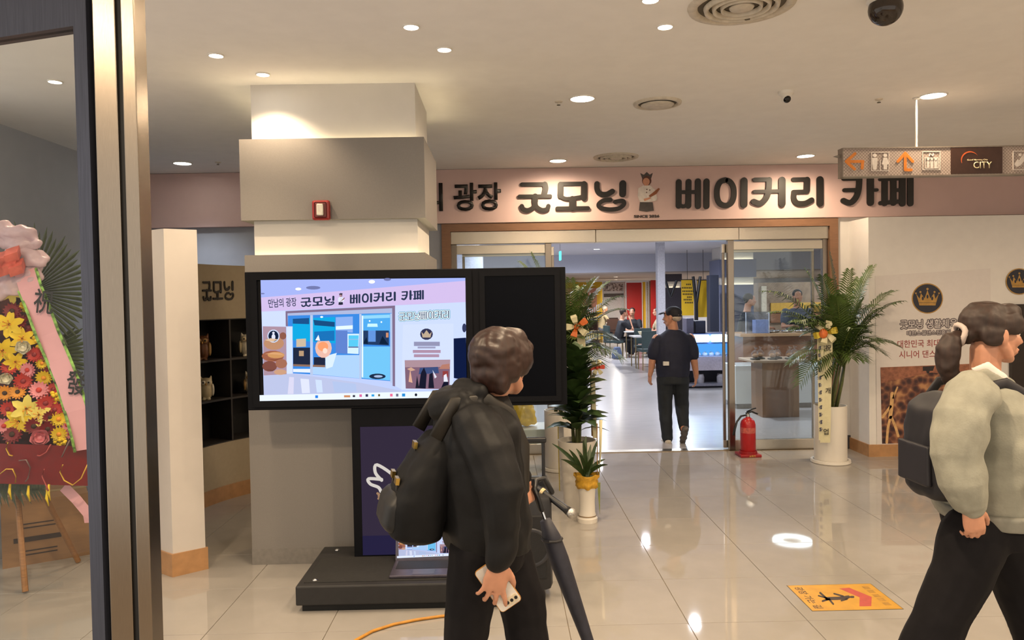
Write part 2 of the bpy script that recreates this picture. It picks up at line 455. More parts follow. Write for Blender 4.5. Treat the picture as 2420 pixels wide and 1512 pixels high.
m_whiteplastic = M('white_plastic', '#e6e2da', rough=0.35, var=0.02)

FY = 7.86                                    # plane of the shopfront
floor = struct('floor', MB().box((-4.4, -3.0, -0.12), (9.0, FY + 0.02, -0.006)), m_grout)
T = 0.59
tmb = MB()
a, ch, z1, z0 = T / 2 - 0.0016, 0.0012, 0.0, -0.006
o_ = [(-a, -a), (a, -a), (a, a), (-a, a)]
i_ = [(x * (a - ch) / a, y * (a - ch) / a) for x, y in o_]
tmb.rings([[(x, y, z0) for x, y in o_], [(x, y, z1 - ch) for x, y in o_], [(x, y, z1) for x, y in i_]])
tile_me = tmb.mesh('tile', m_tile)
for i in range(-8, 11):
    for j in range(-7, 8):
        cx, cy = 0.30 + T * (i + 0.5), 3.69 + T * (j + 0.5)
        if cy + T / 2 > FY + 0.02: continue
        t = link('tile', tile_me, floor); t.location = (cx, cy, 0)
# last cut row against the threshold
tm = MB().box((-a, -0.02, z0), (a, 0.019, z1)).mesh('tile_cut', m_tile)
struct('ceiling', MB().box((-4.4, -3.0, CEIL), (9.0, FY + 0.05, CEIL + 0.12)), m_ceil)
struct('wall_left', MB().box((-3.80, 4.8, 0), (-3.62, FY, CEIL)), m_cool)
struct('wall_right', MB().box((7.2, -3.0, 0), (7.35, FY, CEIL)), m_white)
# wall under the fascia, left of and right of the glazed front
struct('wall_back_left', MB().box((-3.62, FY, 0), (-0.60, FY + 0.16, 2.40)), m_cool)
struct('wall_back_right', MB().box((3.478, FY - 0.02, 0), (7.2, FY + 0.16, 2.40)), m_white)
struct('baseboard_right', MB().box((3.478, FY - 0.035, 0), (3.60, FY - 0.02, 0.14)), m_dark)
# projecting wall panel that carries the poster
px0 = 3.60; pY = 7.42
struct('wall_poster', MB().box((px0, pY, 0.12), (7.2, FY - 0.02, 2.352)), m_white)
struct('baseboard_poster', MB().box((px0 - 0.012, pY - 0.012, 0), (7.2, FY - 0.02, 0.12)), m_basewood)

# ------------------------------------------------------------------ fascia sign
SY = FY - 0.06
sign = thing('fascia_sign', (1.5, SY, 2.395), 'long salmon pink fascia board with black Korean lettering above the glass doors', 'sign')
MB().bbox((-3.62, SY, 2.395), (7.2, FY + 0.1, CEIL - 0.002), 0.004).build('board', m_pink, sign)
def c1(x, y): return 1030 + x / 3.612, 380 + y / 3.612
def c2(x, y): return 1560 + x / 2.814, 380 + y / 2.814
GL = {   # strokes of each syllable: (points, width) in photo pixels of its crop
 'gut': (c1, 3.612, [([(735, 203), (935, 201)], 34), ([(930, 203), (936, 240), (922, 295)], 48), ([(714, 305), (976, 303)], 32), ([(848, 305), (846, 350)], 50),
    ([(845, 340), (838, 392), (790, 422), (748, 414), (734, 388)], 38), ([(848, 340), (858, 392), (906, 422), (948, 414), (960, 388)], 38)]),
 'mo': (c1, 3.612, [([(1064, 205), (1062, 300)], 50), ([(1062, 198), (1268, 196)], 34), ([(1264, 200), (1262, 318)], 52), ([(1064, 305), (1120, 326), (1245, 308)], 32),
    ([(1165, 330), (1165, 400)], 58), ([(1036, 408), (1298, 405)], 34)]),
 'ning': (c1, 3.612, [([(1374, 198), (1376, 245), (1400, 282), (1455, 288), (1505, 262)], 46), ([(1595, 196), (1593, 284)], 58),
    ([(1490, 334), (1430, 340), (1388, 372), (1406, 402), (1480, 416), (1560, 406), (1604, 372), (1592, 342), (1530, 352)], 36)]),
 'be': (c2, 2.814, [([(123, 142), (122, 300)], 38), ([(188, 140), (186, 300)], 38), ([(123, 210), (250, 208)], 24), ([(124, 292), (152, 304), (186, 290)], 26),
    ([(250, 138), (250, 302)], 40), ([(307, 138), (306, 302)], 40)]),
 'i': (c2, 2.814, [([(432, 128), (398, 142), (378, 185), (378, 245), (396, 284), (432, 298), (468, 284), (487, 242), (486, 182), (468, 146), (448, 132)], 36), ([(556, 134), (555, 292)], 46)]),
 'keo': (c2, 2.814, [([(626, 127), (722, 125)], 28), ([(722, 128), (718, 200), (700, 252), (662, 284), (620, 272)], 38), ([(626, 206), (800, 202)], 24), ([(808, 130), (808, 286)], 46)]),
 'ri': (c2, 2.814, [([(882, 126), (976, 124)], 28), ([(974, 128), (972, 196)], 42), ([(884, 208), (974, 206)], 28), ([(888, 212), (886, 252), (908, 282), (960, 284), (1004, 262)], 36), ([(1060, 126), (1060, 284)], 46)]),
 'ka': (c2, 2.814, [([(1218, 120), (1322, 118)], 28), ([(1322, 122), (1316, 195), (1296, 248), (1260, 280), (1216, 266)], 38), ([(1222, 196), (1312, 194)], 26), ([(1395, 112), (1395, 278)], 46), ([(1395, 196), (1438, 195)], 22)]),
 'pe': (c2, 2.814, [([(1460, 124), (1582, 120)], 24), ([(1490, 124), (1490, 282)], 40), ([(1548, 124), (1548, 280)], 40), ([(1462, 282), (1576, 272)], 28), ([(1555, 196), (1604, 195)], 24), ([(1607, 116), (1607, 284)], 42), ([(1660, 116), (1660, 284)], 40)]),
}
def fascia_conv(a, b, d):
    p = P(a, b, SY); return (p.x, SY - 0.001 - d, p.z)
for nm, (cf, scl, sts) in GL.items():
    mb = MB()
    for k, (pts, w) in enumerate(sts):
        stroke(mb, [cf(*q) for q in pts], w / scl, fascia_conv, 0.016 + 0.0003 * k)
    mb.build('letter', m_ink, sign)
pR = P(1184, 465, SY); pM = P(1070, 465, SY)
text_mesh('letter', '광장', m_ink, 0.285, (P(1128, 465, SY).x, SY - 0.001, P(1128, 465, SY).z), depth=0.012, bold=0.022, width=0.485, parent=sign)
text_mesh('letter', '만남의', m_ink, 0.285, (P(957, 467, SY).x, SY - 0.001, P(957, 467, SY).z), depth=0.012, bold=0.022, width=0.77, parent=sign)
p = P(1528, 511, SY)
text_mesh('since_lettering', 'SINCE 2026', m_ink, 0.028, (p.x, SY - 0.001, p.z), depth=0.004, bold=0.03, width=0.262, parent=sign)
# printed chef picture between the words: flat cut-outs
def cutout(parent, polys, conv, name='chef_picture', mats=None):
    mb = MB()
    for k, (mi, poly) in enumerate(polys):
        mb.m = mi; n = len(poly)
        f = [conv(a, b, 0.003 + 0.0006 * k) for a, b in poly]; bk = [conv(a, b, 0) for a, b in poly]
        mb._add(f + bk, [tuple(range(n)), tuple(range(n, 2 * n))[::-1]] + [(i, n + i, n + (i + 1) % n, (i + 1) % n) for i in range(n)])
    return mb.build(name, mats, parent)
def circ(cx, cy, rx, ry=None, n=14): return [(cx + rx * math.cos(2 * math.pi * k / n), cy + (ry or rx) * math.sin(2 * math.pi * k / n)) for k in range(n)]
m_skinp = M('print_skin', '#c98f72', 0.6); m_coat = M('print_white', '#d9d0c8', 0.6); m_gryp = M('print_apron', '#4b4442', 0.6); m_bag = M('print_baguette', '#8d5230', 0.6); m_hairp = M('print_hair', '#5b352a', 0.6)
chef = [(2, [(1745, 105), (1775, 120), (1800, 95), (1825, 118), (1852, 103), (1838, 150), (1762, 152)]), (4, circ(1800, 170, 40, 42)), (0, circ(1795, 178, 30, 32)), (0, [(1780, 200), (1812, 200), (1812, 222), (1780, 222)]),
  (1, [(1728, 235), (1768, 212), (1830, 212), (1872, 250), (1888, 320), (1878, 340), (1800, 356), (1742, 352), (1722, 300)]), (2, [(1742, 352), (1850, 354), (1860, 425), (1798, 434), (1734, 425)]),
  (3, [(1815, 300), (1900, 232), (1912, 240), (1880, 285), (1830, 312)]), (0, [(1772, 325), (1830, 310), (1835, 322), (1780, 345)]), (4, circ(1800, 245, 5)), (4, circ(1798, 270, 5)), (4, circ(1825, 250, 5))]
cutout(sign, [(mi, [c1(*q) for q in poly]) for mi, poly in chef], fascia_conv, 'chef_picture', [m_skinp, m_coat, m_gryp, m_bag, m_hairp])

# ------------------------------------------------------------------ glazed shopfront
sf = thing('glass_shopfront', (1.4, FY, 0), 'wide glazed cafe entrance with brown frame and brushed steel header, doors slid open', 'shopfront')
mb = MB(); mb.box((-0.600, FY - 0.05, 0), (-0.510, FY + 0.14, 2.392)); mb.box((3.392, FY - 0.05, 0), (3.478, FY + 0.14, 2.392)); mb.box((-0.510, FY - 0.05, 2.312), (3.392, FY + 0.14, 2.392)); mb.build('outer_frame', m_brown, sf)
MB().bbox((-0.510, FY - 0.02, 2.182), (0.98, FY + 0.12, 2.312), 0.004).build('header_panel', m_steelh, sf)
MB().bbox((0.982, FY - 0.02, 2.182), (2.46, FY + 0.12, 2.312), 0.004).build('header_panel', m_steelh, sf)
MB().bbox((2.462, FY - 0.02, 2.182), (3.392, FY + 0.12, 2.312), 0.004).build('header_panel', m_steelh, sf)
for x0, x1 in ((-0.51, -0.452), (0.460, 0.524), (2.350, 2.412), (3.338, 3.392)):
    MB().bbox((x0, FY, 0), (x1, FY + 0.06, 2.182), 0.003).build('stile', m_steel, sf)
for x0, x1 in ((-0.452, 0.460), (2.412, 3.338)):
    MB().bbox((x0, FY + 0.005, 2.082), (x1, FY + 0.055, 2.172), 0.003).build('top_rail', m_steelh, sf)
    MB().bbox((x0, FY + 0.005, 0.0), (x1, FY + 0.055, 0.105), 0.003).build('bottom_rail', m_steelh, sf)
    MB().box((x0, FY + 0.024, 0.105), (x1, FY + 0.034, 2.082)).build('pane', m_glass, sf)
# the two sliding leaves, pushed back behind the fixed panes
for x0, x1, e in ((-0.40, 0.555, 1), (2.313, 3.28, 0)):
    lf = MB().bbox((x0, FY + 0.085, 2.06), (x1, FY + 0.115, 2.15), 0.002).build('sliding_door', m_steelh, sf)
    MB().bbox((x0, FY + 0.085, 0.012), (x1, FY + 0.115, 0.09), 0.002).build('door_rail', m_steelh, lf)
    for xx in (x0, x1 - 0.026): MB().bbox((xx, FY + 0.085, 0.09), (xx + 0.026, FY + 0.115, 2.06), 0.002).build('door_stile', m_steel, lf)
    MB().box((x0 + 0.026, FY + 0.096, 0.09), (x1 - 0.026, FY + 0.104, 2.06)).build('door_pane', m_glass, lf)
struct('trim_1', MB().box((-0.60, FY + 0.0202, -0.02), (3.478, FY + 0.14, 0.003)), m_steelh)

# ------------------------------------------------------------------ column with lit coves
XL, XR, Y0, Y1 = -1.560, -0.462, 4.67, 5.52
col = thing('column', (-1.0, 5.1, 0), 'square column with pale core, grey stone cladding bands and glowing cove strips', 'column')
col['kind'] = 'structure'; del col['category']
s = 0.062
MB().box((XL + s - 0.015, Y0 + s * 0.8, 0), (XR - s + 0.015, Y1 - s, CEIL)).build('core', m_core, col)
def band(z0, z1, xl=XL, xr=XR, y0=Y0, y1=Y1, th=0.022, bottom=False):
    mb = MB()
    mb.box((xl, y0, z0), (xr, y0 + th, z1)); mb.box((xl, y1 - th, z0), (xr, y1, z1))
    mb.box((xl, y0 + th, z0), (xl + th, y1 - th, z1)); mb.box((xr - th, y0 + th, z0), (xr, y1 - th, z1))
    if bottom: mb.box((xl + th, y0 + th, z0), (xr - th, y1 - th, z0 + 0.015))
    return mb
band(2.112, 2.602, XL - 0.012, XR + 0.008, Y0 - 0.01, Y1 + 0.01, bottom=True).build('upper_band', m_clad, col)
band(0.098, 1.902).build('lower_cladding', m_clad, col)
band(0.0, 0.098, XL - 0.001, XR + 0.001, Y0 - 0.001, Y1 + 0.001).build('kick_plate', M('kick_plate', '#77726c', 0.5), col)
m_cove = EM('cove_led', (1.0, 0.80, 0.46), 16.0, True)
for z in (2.560, 1.862):
    x0, x1, y0, y1 = XL + 0.026, XR - 0.026, Y0 + 0.026, Y1 - 0.026; t = 0.014
    mb = MB(); mb.box((x0, y0, z), (x1, y0 + t, z + 0.008)); mb.box((x0, y1 - t, z), (x1, y1, z + 0.008)); mb.box((x0, y0 + t, z), (x0 + t, y1 - t, z + 0.008)); mb.box((x1 - t, y0 + t, z), (x1, y1 - t, z + 0.008))
    mb.build('cove_strip', m_cove, col)
al = thing('fire_alarm', P(761, 498, Y0 - 0.012), 'red fire alarm sounder with white lens on the grey column band', 'fire alarm')
c = P(761, 498, Y0 - 0.012)
MB().bbox((c.x - 0.053, Y0 - 0.05, c.z - 0.06), (c.x + 0.053, Y0 - 0.0105, c.z + 0.06), 0.012).build('housing', M('alarm_red', '#8c1512', 0.35, var=0.08), al, smooth=False)
MB().bbox((c.x - 0.037, Y0 - 0.056, c.z - 0.048), (c.x + 0.037, Y0 - 0.048, c.z + 0.048), 0.008).build('bezel', M('alarm_dark_red', '#5c0f0d', 0.4), al)
MB().bbox((c.x - 0.020, Y0 - 0.074, c.z - 0.034), (c.x + 0.020, Y0 - 0.054, c.z + 0.036), 0.006).build('lens', M('alarm_lens', '#d8d2c4', 0.2), al)

# ------------------------------------------------------------------ ceiling fittings
m_lamp = EM('lamp_disc', (1.0, 0.93, 0.80), 30.0)
m_lampc = EM('lamp_disc_cool', (0.95, 0.97, 1.0), 26.0)
def downlight(x, y, r, label, watts, colr, z=CEIL, lampm=None, group='recessed ceiling downlights', cone=176, blend=0.75):
    d = thing('downlight', (x, y, z), label, 'ceiling light', group)
    mb = MB(); mb.lathe((x, y, z), [(r * 1.16, 0.0), (r * 1.15, -0.006), (r * 1.02, -0.008), (r, -0.003)], 20, cap=False); mb.build('trim_ring', m_whiteplastic, d, smooth=True)
    mb = MB(); mb.lathe((x, y, z), [(r, -0.001), (r * 0.98, -0.004)], 20); mb.build('lens', lampm or m_lamp, d)
    if watts:
        L = bpy.data.lights.new('downlight_beam', 'SPOT'); L.energy = watts; L.color = colr; L.spot_size = math.radians(cone); L.spot_blend = blend; L.shadow_soft_size = r * 0.8
        lo = bpy.data.objects.new('downlight_beam', L); COL.objects.link(lo); lo.parent = d; lo.matrix_parent_inverse = d.matrix_basis.inverted(); lo.location = (x, y, z - 0.02)
    return d
small = [(-0.417, 3.76, 'upper of the two small downlights above the right corner of the column'), (-0.281, 4.10, 'lower of the two small downlights above the right corner of the column'),
  (0.835, 3.80, 'small downlight just below left of the largest ceiling diffuser'), (-1.51, 4.15, 'small downlight up and left of the column, left one of a pair'),
  (-1.368, 4.50, 'small downlight touching the column top, right one of the left pair'), (-2.625, 4.59, 'small downlight seen through the glass of the entrance door')]
for x, y, lb in small: downlight(x, y, 0.036, lb, SPOT_W * 0.42, WARM, cone=(86 if x > -1.3 or x < -1.4 else 116), blend=0.6)
big = [(0.565, 5.13, 'large downlight beside the round blank ceiling cover'), (2.96, 5.175, 'large downlight above the hanging direction sign'), (0.57, 7.40, 'large downlight close above the black word after the column on the fascia'),
  (-2.98, 7.25, 'large downlight by the left pink fascia end'), (2.956, 7.34, 'large downlight close above the last word on the pink fascia')]
for x, y, lb in big: downlight(x, y, 0.078, lb, SPOT_W * (0.5 if x < 0 else 0.66 if y > 7 else 1.0), (0.80, 0.88, 1.0) if x < 0 else WARM, cone=104 if x < 0 else 176)
downlight(0.695, 3.46, 0.036, 'small downlight cut by the top edge of the picture', SPOT_W * 0.5, WARM)
for x, y in ((0.57, 2.0), (2.96, 2.0), (-1.7, 2.2), (5.35, 5.15), (5.35, 2.0), (0.57, -0.6), (2.96, -0.6), (5.35, -0.6), (-1.7, -0.6)):  # unseen grid carried on; extra lamps and power added to brighten the ceiling
    downlight(x, y, 0.078, 'unseen large downlight further back in the lobby ceiling', SPOT_W * (1.0 if y > 4 else 1.6), WARM, group='unseen lobby downlights outside the view')
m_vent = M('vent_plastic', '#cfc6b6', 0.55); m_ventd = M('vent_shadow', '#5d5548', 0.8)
def diffuser(x, y, r, n, label):
    d = thing('ceiling_diffuser', (x, y, CEIL), label, 'air vent', 'round ceiling air diffusers')
    MB().lathe((x, y, CEIL), [(r, 0.0), (r * 0.98, -0.012), (r * 0.84, -0.016), (r * 0.8, 0.0)], 40, cap=False).build('outer_ring', m_vent, d, smooth=True)
    MB().lathe((x, y, CEIL), [(r * 0.82, -0.0008), (r * 0.81, -0.002)], 40).build('throat', m_ventd, d)
    for k in range(n):
        q = r * (0.70 - 0.62 * k / n)
        if k == n - 1: MB().lathe((x, y, CEIL), [(q, -0.014), (q * 0.9, -0.022), (q * 0.2, -0.024)], 32).build('core_plate', m_vent, d, smooth=True)
        else: MB().lathe((x, y, CEIL), [(q, -0.006), (q * 0.97, -0.026), (q * 0.90, -0.026), (q * 0.86, -0.006)], 40, cap=False).build('cone_ring', m_vent, d, smooth=True)
    return d
diffuser(1.13, 3.53, 0.245, 4, 'largest round ceiling diffuser with concentric rings at the top edge')
diffuser(1.10, 5.28, 0.165, 1, 'round blank-faced ceiling diffuser beside the large downlight')
diffuser(1.11, 7.25, 0.215, 3, 'round ringed diffuser just above the fascia lettering')
# cameras
c = G(1858, 216, CEIL)
d = thing('turret_camera', c, 'small white turret security camera with black lens on ceiling', 'security camera')
MB().lathe(c, [(0.052, 0), (0.05, -0.018), (0.034, -0.03), (0.032, -0.035)], 24).build('base', m_whiteplastic, d, angle=40)
MB().ell((c.x, c.y, c.z - 0.042), (0.034, 0.034, 0.034)).build('turret', m_whiteplastic, d, smooth=True)
MB().ell((c.x, c.y - 0.012, c.z - 0.052), (0.026, 0.026, 0.026)).build('lens', M('lens_black', '#060607', 0.08), d, smooth=True)
c = G(2090, -12, CEIL)
d = thing('dome_camera', c, 'dark smoked dome security camera hanging at the top right', 'security camera')
MB().lathe((c.x, c.y, CEIL), [(0.075, 0), (0.075, -0.03), (0.06, -0.04), (0.06, -0.06)], 28).build('housing', m_whiteplastic, d, angle=40)
MB().ell((c.x + 0.005, c.y, CEIL - 0.062), (0.074, 0.074, 0.074), nu=24, nv=14).build('smoked_dome', M('smoked_dome', '#2e251e', 0.06, var=0.3, scale=14), d, smooth=True)
for k, (x, y, lb) in enumerate(((1320, 240, 'tiny sprinkler head left of the blank ceiling cover'), (2077, 234, 'tiny sprinkler head left of the large right downlight'), (515, 383, 'tiny sprinkler head near the left pink fascia'), (1766, 34, 'tiny sprinkler head by the largest diffuser'))):
    c = G(x, y, CEIL); d = thing('sprinkler_head', c, lb, 'sprinkler', 'ceiling sprinkler heads')
    MB().lathe(c, [(0.028, 0), (0.024, -0.006), (0.008, -0.01), (0.006, -0.022)], 16).build('escutcheon', m_vent, d, angle=40)
    MB().lathe((c.x, c.y, CEIL - 0.022), [(0.012, 0), (0.013, -0.003)], 12).build('deflector', m_ventd, d)
# ================================================================== the cafe shell beyond the glass
m_cfloor = M('cafe_vinyl_floor', '#a39e9c', rough=0.22, var=0.05, scale=3, stretch=(1, 6, 1))
m_cceil = M('cafe_ceiling', '#c9c9d2', rough=0.9, var=0.02)
m_cwall = M('cafe_wall', '#c9ccda', rough=0.8, var=0.03)
m_bulk = M('bulkhead_taupe', '#b0a298', rough=0.8, var=0.03)
struct('floor_cafe', MB().box((-3.4, FY + 0.14, -0.12), (16.0, 35.0, 0.0)), m_cfloor)
struct('ceiling_cafe', MB().box((-3.4, FY + 0.16, CEIL), (16.0, 23.2, CEIL + 0.12)), m_cceil)
struct('wall_cafe_left', MB().box((-3.4, FY + 0.16, 0), (-3.2, 35.0, CEIL)), m_cwall)
struct('wall_cafe_right', MB().box((15.8, FY + 0.16, 0), (16.0, 35.0, CEIL)), m_cwall)
struct('wall_cafe_back', MB().box((-3.2, 33.0, 0), (15.8, 33.2, 2.42)), m_cwall)
struct('wall_bulkhead', MB().box((-3.2, 23.2, 2.40), (15.8, 23.4, CEIL + 0.1)), m_cwall)
struct('ceiling_low', MB().box((-3.2, 23.2, 2.36), (15.8, 33.0, 2.40)), m_bulk)
struct('wall_over_fascia', MB().box((-3.4, FY + 0.11, 2.393), (9.0, FY + 0.16, CEIL + 0.1)), m_cwall)
k = 0
for y, row in ((10.4, 'nearest'), (14.0, 'middle'), (20.6, 'far'), (18.0, 'third')):
    for x, colm in ((4.3, 'added to light the banners'),) if row == 'third' else ((0.2, 'left'), (2.6, 'centre'), (6.6, 'right')):  # the lone lamp of the third row is added to brighten the banners
        downlight(x, y, 0.085, 'round white cafe downlight, %s row, %s' % (row, colm), CAFE_W * (1.7 if y > 17 else 0.9), COOL, z=CEIL, lampm=m_lampc, group='cafe ceiling downlights')
for x, y, wh in ((4.0, 26.5, 'before the white shelf'), (8.2, 26.5, 'above the yellow banners'), (4.6, 30.5, 'against the back wall, left'), (9.5, 30.5, 'against the back wall, right')):
    downlight(x, y, 0.07, 'small round downlight in the low back ceiling ' + wh, CAFE_W * 1.3, (1.0, 0.93, 0.82), z=2.36, lampm=m_lamp, group='low ceiling downlights at the back')
rg = thing('ring_lamp', (5.3, 13.9, CEIL), 'round ring lamp on the cafe ceiling, seen mirrored in the floor', 'ceiling light')
MB().lathe((5.3, 13.9, CEIL), [(0.35, 0), (0.35, -0.04), (0.19, -0.04), (0.19, 0)], 40, cap=False).build('glow_ring', EM('ring_glow', (0.86, 0.94, 1.0), 5.0), rg)
MB().lathe((5.3, 13.9, CEIL), [(0.19, -0.001), (0.189, -0.006)], 40).build('centre_plate', m_whiteplastic, rg)
# ================================================================== people
m_jblack = M('black_nylon', '#101012', rough=0.6, spec=0.25, var=0.18, scale=25, bump=0.15, bscale=60)
m_tblack = M('black_trousers', '#121013', rough=0.8, spec=0.2, var=0.15, scale=30)
m_hair = M('dark_brown_hair', '#2a1610', rough=0.45, var=0.35, scale=60, stretch=(1, 1, 0.2), bump=0.3)
m_hair2 = M('black_brown_hair', '#2c1c15', rough=0.6, var=0.35, scale=60, stretch=(1, 1, 0.2), bump=0.3)
m_shoe = M('shoe_dark', '#26252a', rough=0.6)
def limb(mb, pts, n=12): mb.tube([p[0] for p in pts], [p[1] for p in pts], n, ball=True, up=(0.3, 1, 0.2))

# ---- A: passer-by in black with backpack, near the kiosk
fA = Vector((0.93, 0.36, 0)).normalized(); rA = fA.cross(UP)
hA = P(1184, 856, 2.52); RA = frame((0.60, 0.80, 0.02))
bd = MB()
head_shapes(bd, hA, RA, 1.0)
nb = P(1148, 940, 2.52)
limb(bd, [(hA + RA @ Vector((0, -0.02, -0.06)), 0.054), (nb, 0.055), (P(1132, 990, 2.52), 0.07)])
bd.rings([ering(P(1150, 1270, 2.52), rA, fA, 0.15, 0.11), ering(P(1128, 1080, 2.52), rA, fA, 0.15, 0.11), ering(P(1130, 990, 2.52), rA, fA, 0.14, 0.09), ering(P(1140, 950, 2.52), rA, fA, 0.07, 0.06)])
RAarm = [(P(1128, 1000, 2.37), 0.05), (P(1166, 1080, 2.31), 0.045), (P(1192, 1165, 2.28), 0.040), (P(1186, 1250, 2.27), 0.034), (P(1180, 1330, 2.27), 0.026)]
limb(bd, RAarm)
LAarm = [(P(1118, 1000, 2.70), 0.05), (P(1165, 1085, 2.78), 0.045), (P(1196, 1120, 2.78), 0.038), (P(1240, 1140, 2.76), 0.026)]
limb(bd, LAarm)
RAleg = [(P(1132, 1290, 2.44), 0.085), (P(1110, 1420, 2.44), 0.065), (P(1094, 1560, 2.45), 0.05), (P(1060, 1680, 2.46), 0.05), (P(1016, 1800, 2.48), 0.038)]
LAleg = [(P(1172, 1290, 2.60), 0.085), (P(1232, 1420, 2.62), 0.065), (P(1252, 1560, 2.64), 0.05), (P(1250, 1680, 2.64), 0.05), (P(1262, 1775, 2.64), 0.038)]
limb(bd, RAleg); limb(bd, LAleg)
hand_shapes(bd, P(1180, 1330, 2.27), (-0.22, 0.10, -1), (0.12, -1, -0.12), k=0.94, spread=0.38, thumb_curl=20, curls=[(4, 14, 10), (10, 22, 34), (10, 24, 36), (8, 24, 36)])
hand_shapes(bd, P(1240, 1138, 2.76), (0.22, -0.05, -1), (0.75, -0.65, 0.1), curl=(70, 75, 45), k=0.86, left=True, thumb_curl=40)
personA = organic('person', bd, 0.0052, m_skin, it=2)
tag(personA, 'person in black jacket walking right past the kiosk, looking at the cafe, phone in hand', 'person')
jk = MB()
jk.rings([ering(P(1152, 1288, 2.52), rA, fA, 0.180, 0.135), ering(P(1146, 1235, 2.52), rA, fA, 0.195, 0.15), ering(P(1134, 1150, 2.52), rA, fA, 0.195, 0.150), ering(P(1122, 1065, 2.52), rA, fA, 0.20, 0.150), ering(P(1122, 995, 2.52), rA, fA, 0.185, 0.130), ering(P(1132, 955, 2.52), rA, fA, 0.12, 0.10), ering(P(1142, 930, 2.52), rA, fA, 0.075, 0.08)])
limb(jk, [(P(1126, 1006, 2.375), 0.080), (P(1160, 1075, 2.32), 0.078), (P(1188, 1160, 2.285), 0.072), (P(1186, 1240, 2.275), 0.060), (P(1180, 1322, 2.27), 0.044)])
limb(jk, [(P(1118, 1006, 2.68), 0.080), (P(1160, 1080, 2.77), 0.07), (P(1192, 1112, 2.78), 0.06), (P(1226, 1130, 2.765), 0.042)])
limb(jk, [(P(1090, 945, 2.42), 0.045), (P(1052, 960, 2.50), 0.06), (P(1070, 945, 2.62), 0.05)])
limb(jk, [(P(1135, 925, 2.43), 0.035), (P(1092, 925, 2.50), 0.045), (P(1120, 922, 2.60), 0.035)])
organic('jacket', jk, 0.0075, m_jblack, personA, it=3, wrinkle=0.012, wscale=10, seed=3.1, zstretch=0.9)
tr = MB()
tr.rings([ering(P(1152, 1330, 2.52), rA, fA, 0.15, 0.11), ering(P(1150, 1270, 2.52), rA, fA, 0.175, 0.125), ering(P(1148, 1215, 2.52), rA, fA, 0.16, 0.11)])
limb(tr, [(P(1134, 1300, 2.44), 0.105), (P(1110, 1420, 2.44), 0.082), (P(1094, 1560, 2.45), 0.068), (P(1062, 1680, 2.46), 0.07), (P(1018, 1795, 2.48), 0.058)])
limb(tr, [(P(1180, 1300, 2.60), 0.112), (P(1234, 1420, 2.62), 0.086), (P(1252, 1560, 2.64), 0.070), (P(1252, 1680, 2.64), 0.07), (P(1262, 1765, 2.64), 0.058)])
organic('trousers', tr, 0.009, m_tblack, personA, it=3, wrinkle=0.008, wscale=11, seed=9)
hr = MB()
def hE(mb, c, R, p, r, k=1.0): mb.ell(c + R @ (Vector(p) * k), [x * k for x in r], R)
for p, r in (((0, -0.026, 0.034), (0.086, 0.100, 0.090)), ((0, -0.075, -0.02), (0.066, 0.04, 0.075)), ((0.06, -0.02, -0.002), (0.028, 0.06, 0.06)), ((-0.06, -0.02, -0.002), (0.028, 0.06, 0.06)), ((0, 0.05, 0.075), (0.066, 0.055, 0.040)), ((0.062, 0.03, 0.01), (0.028, 0.06, 0.055)), ((-0.062, 0.03, 0.01), (0.028, 0.06, 0.055)), ((0.03, 0.085, 0.045), (0.045, 0.02, 0.03)), ((0.04, -0.06, -0.05), (0.035, 0.035, 0.05)), ((-0.04, -0.06, -0.05), (0.035, 0.035, 0.05))): hE(hr, hA, RA, p, r)
organic('hair', hr, 0.006, m_hair, personA, it=4, wrinkle=0.007, wscale=28, zstretch=0.3)
face_details(personA, hA, RA, 1.0, m_hair)
for a, f in ((RAleg[-1][0], fA), (LAleg[-1][0], fA)):
    mb = MB(); foot_shapes(mb, a, f, 1.0, fat=1.12); organic('shoe', mb, 0.008, m_shoe, personA, it=2)

# backpack of A
bpk = thing('backpack', P(990, 1260, 2.50), 'black backpack with gold metal buckles on the back of the person in black', 'backpack')
oB = P(1040, 1146, 2.50); uB = (P(1044, 1000, 2.50) - P(1012, 1262, 2.50)).normalized(); fB = Vector((-0.96, -0.27, 0)); fB = (fB - uB * fB.dot(uB)).normalized(); sB = uB.cross(fB).normalized()
mb = MB()
rs = []
for t, w, dpt, cc in ((-0.172, 0.10, 0.05, 0.075), (-0.150, 0.130, 0.088, 0.075), (-0.06, 0.14, 0.098, 0.072), (0.04, 0.135, 0.078, 0.055), (0.12, 0.125, 0.055, 0.035), (0.165, 0.10, 0.035, 0.02), (0.18, 0.06, 0.02, 0.015)):
    rs.append(ering(oB + uB * t + fB * cc, sB, fB, w, dpt, 24, 3.2))
mb.rings(rs)
organic('bag', mb, 0.008, M('backpack_canvas', '#0a0a0c', 0.65, spec=0.25, var=0.2, bump=0.1), bpk, it=3, wrinkle=0.007, wscale=14)
rs = []
for t, w, dpt, cc in ((-0.14, 0.095, 0.02, 0.155), (-0.12, 0.105, 0.036, 0.155), (-0.05, 0.105, 0.036, 0.150), (-0.02, 0.09, 0.02, 0.140)): rs.append(ering(oB + uB * t + fB * cc, sB, fB, w, dpt, 20, 3.0))
mb = MB(); mb.rings(rs); organic('front_pocket', mb, 0.008, M('backpack_pocket', '#131315', 0.55, var=0.2), bpk, it=3, wrinkle=0.004, wscale=16)
m_gold = M('gold_buckle', '#d0ae5a', 0.22, metal=1.0, var=0.05)
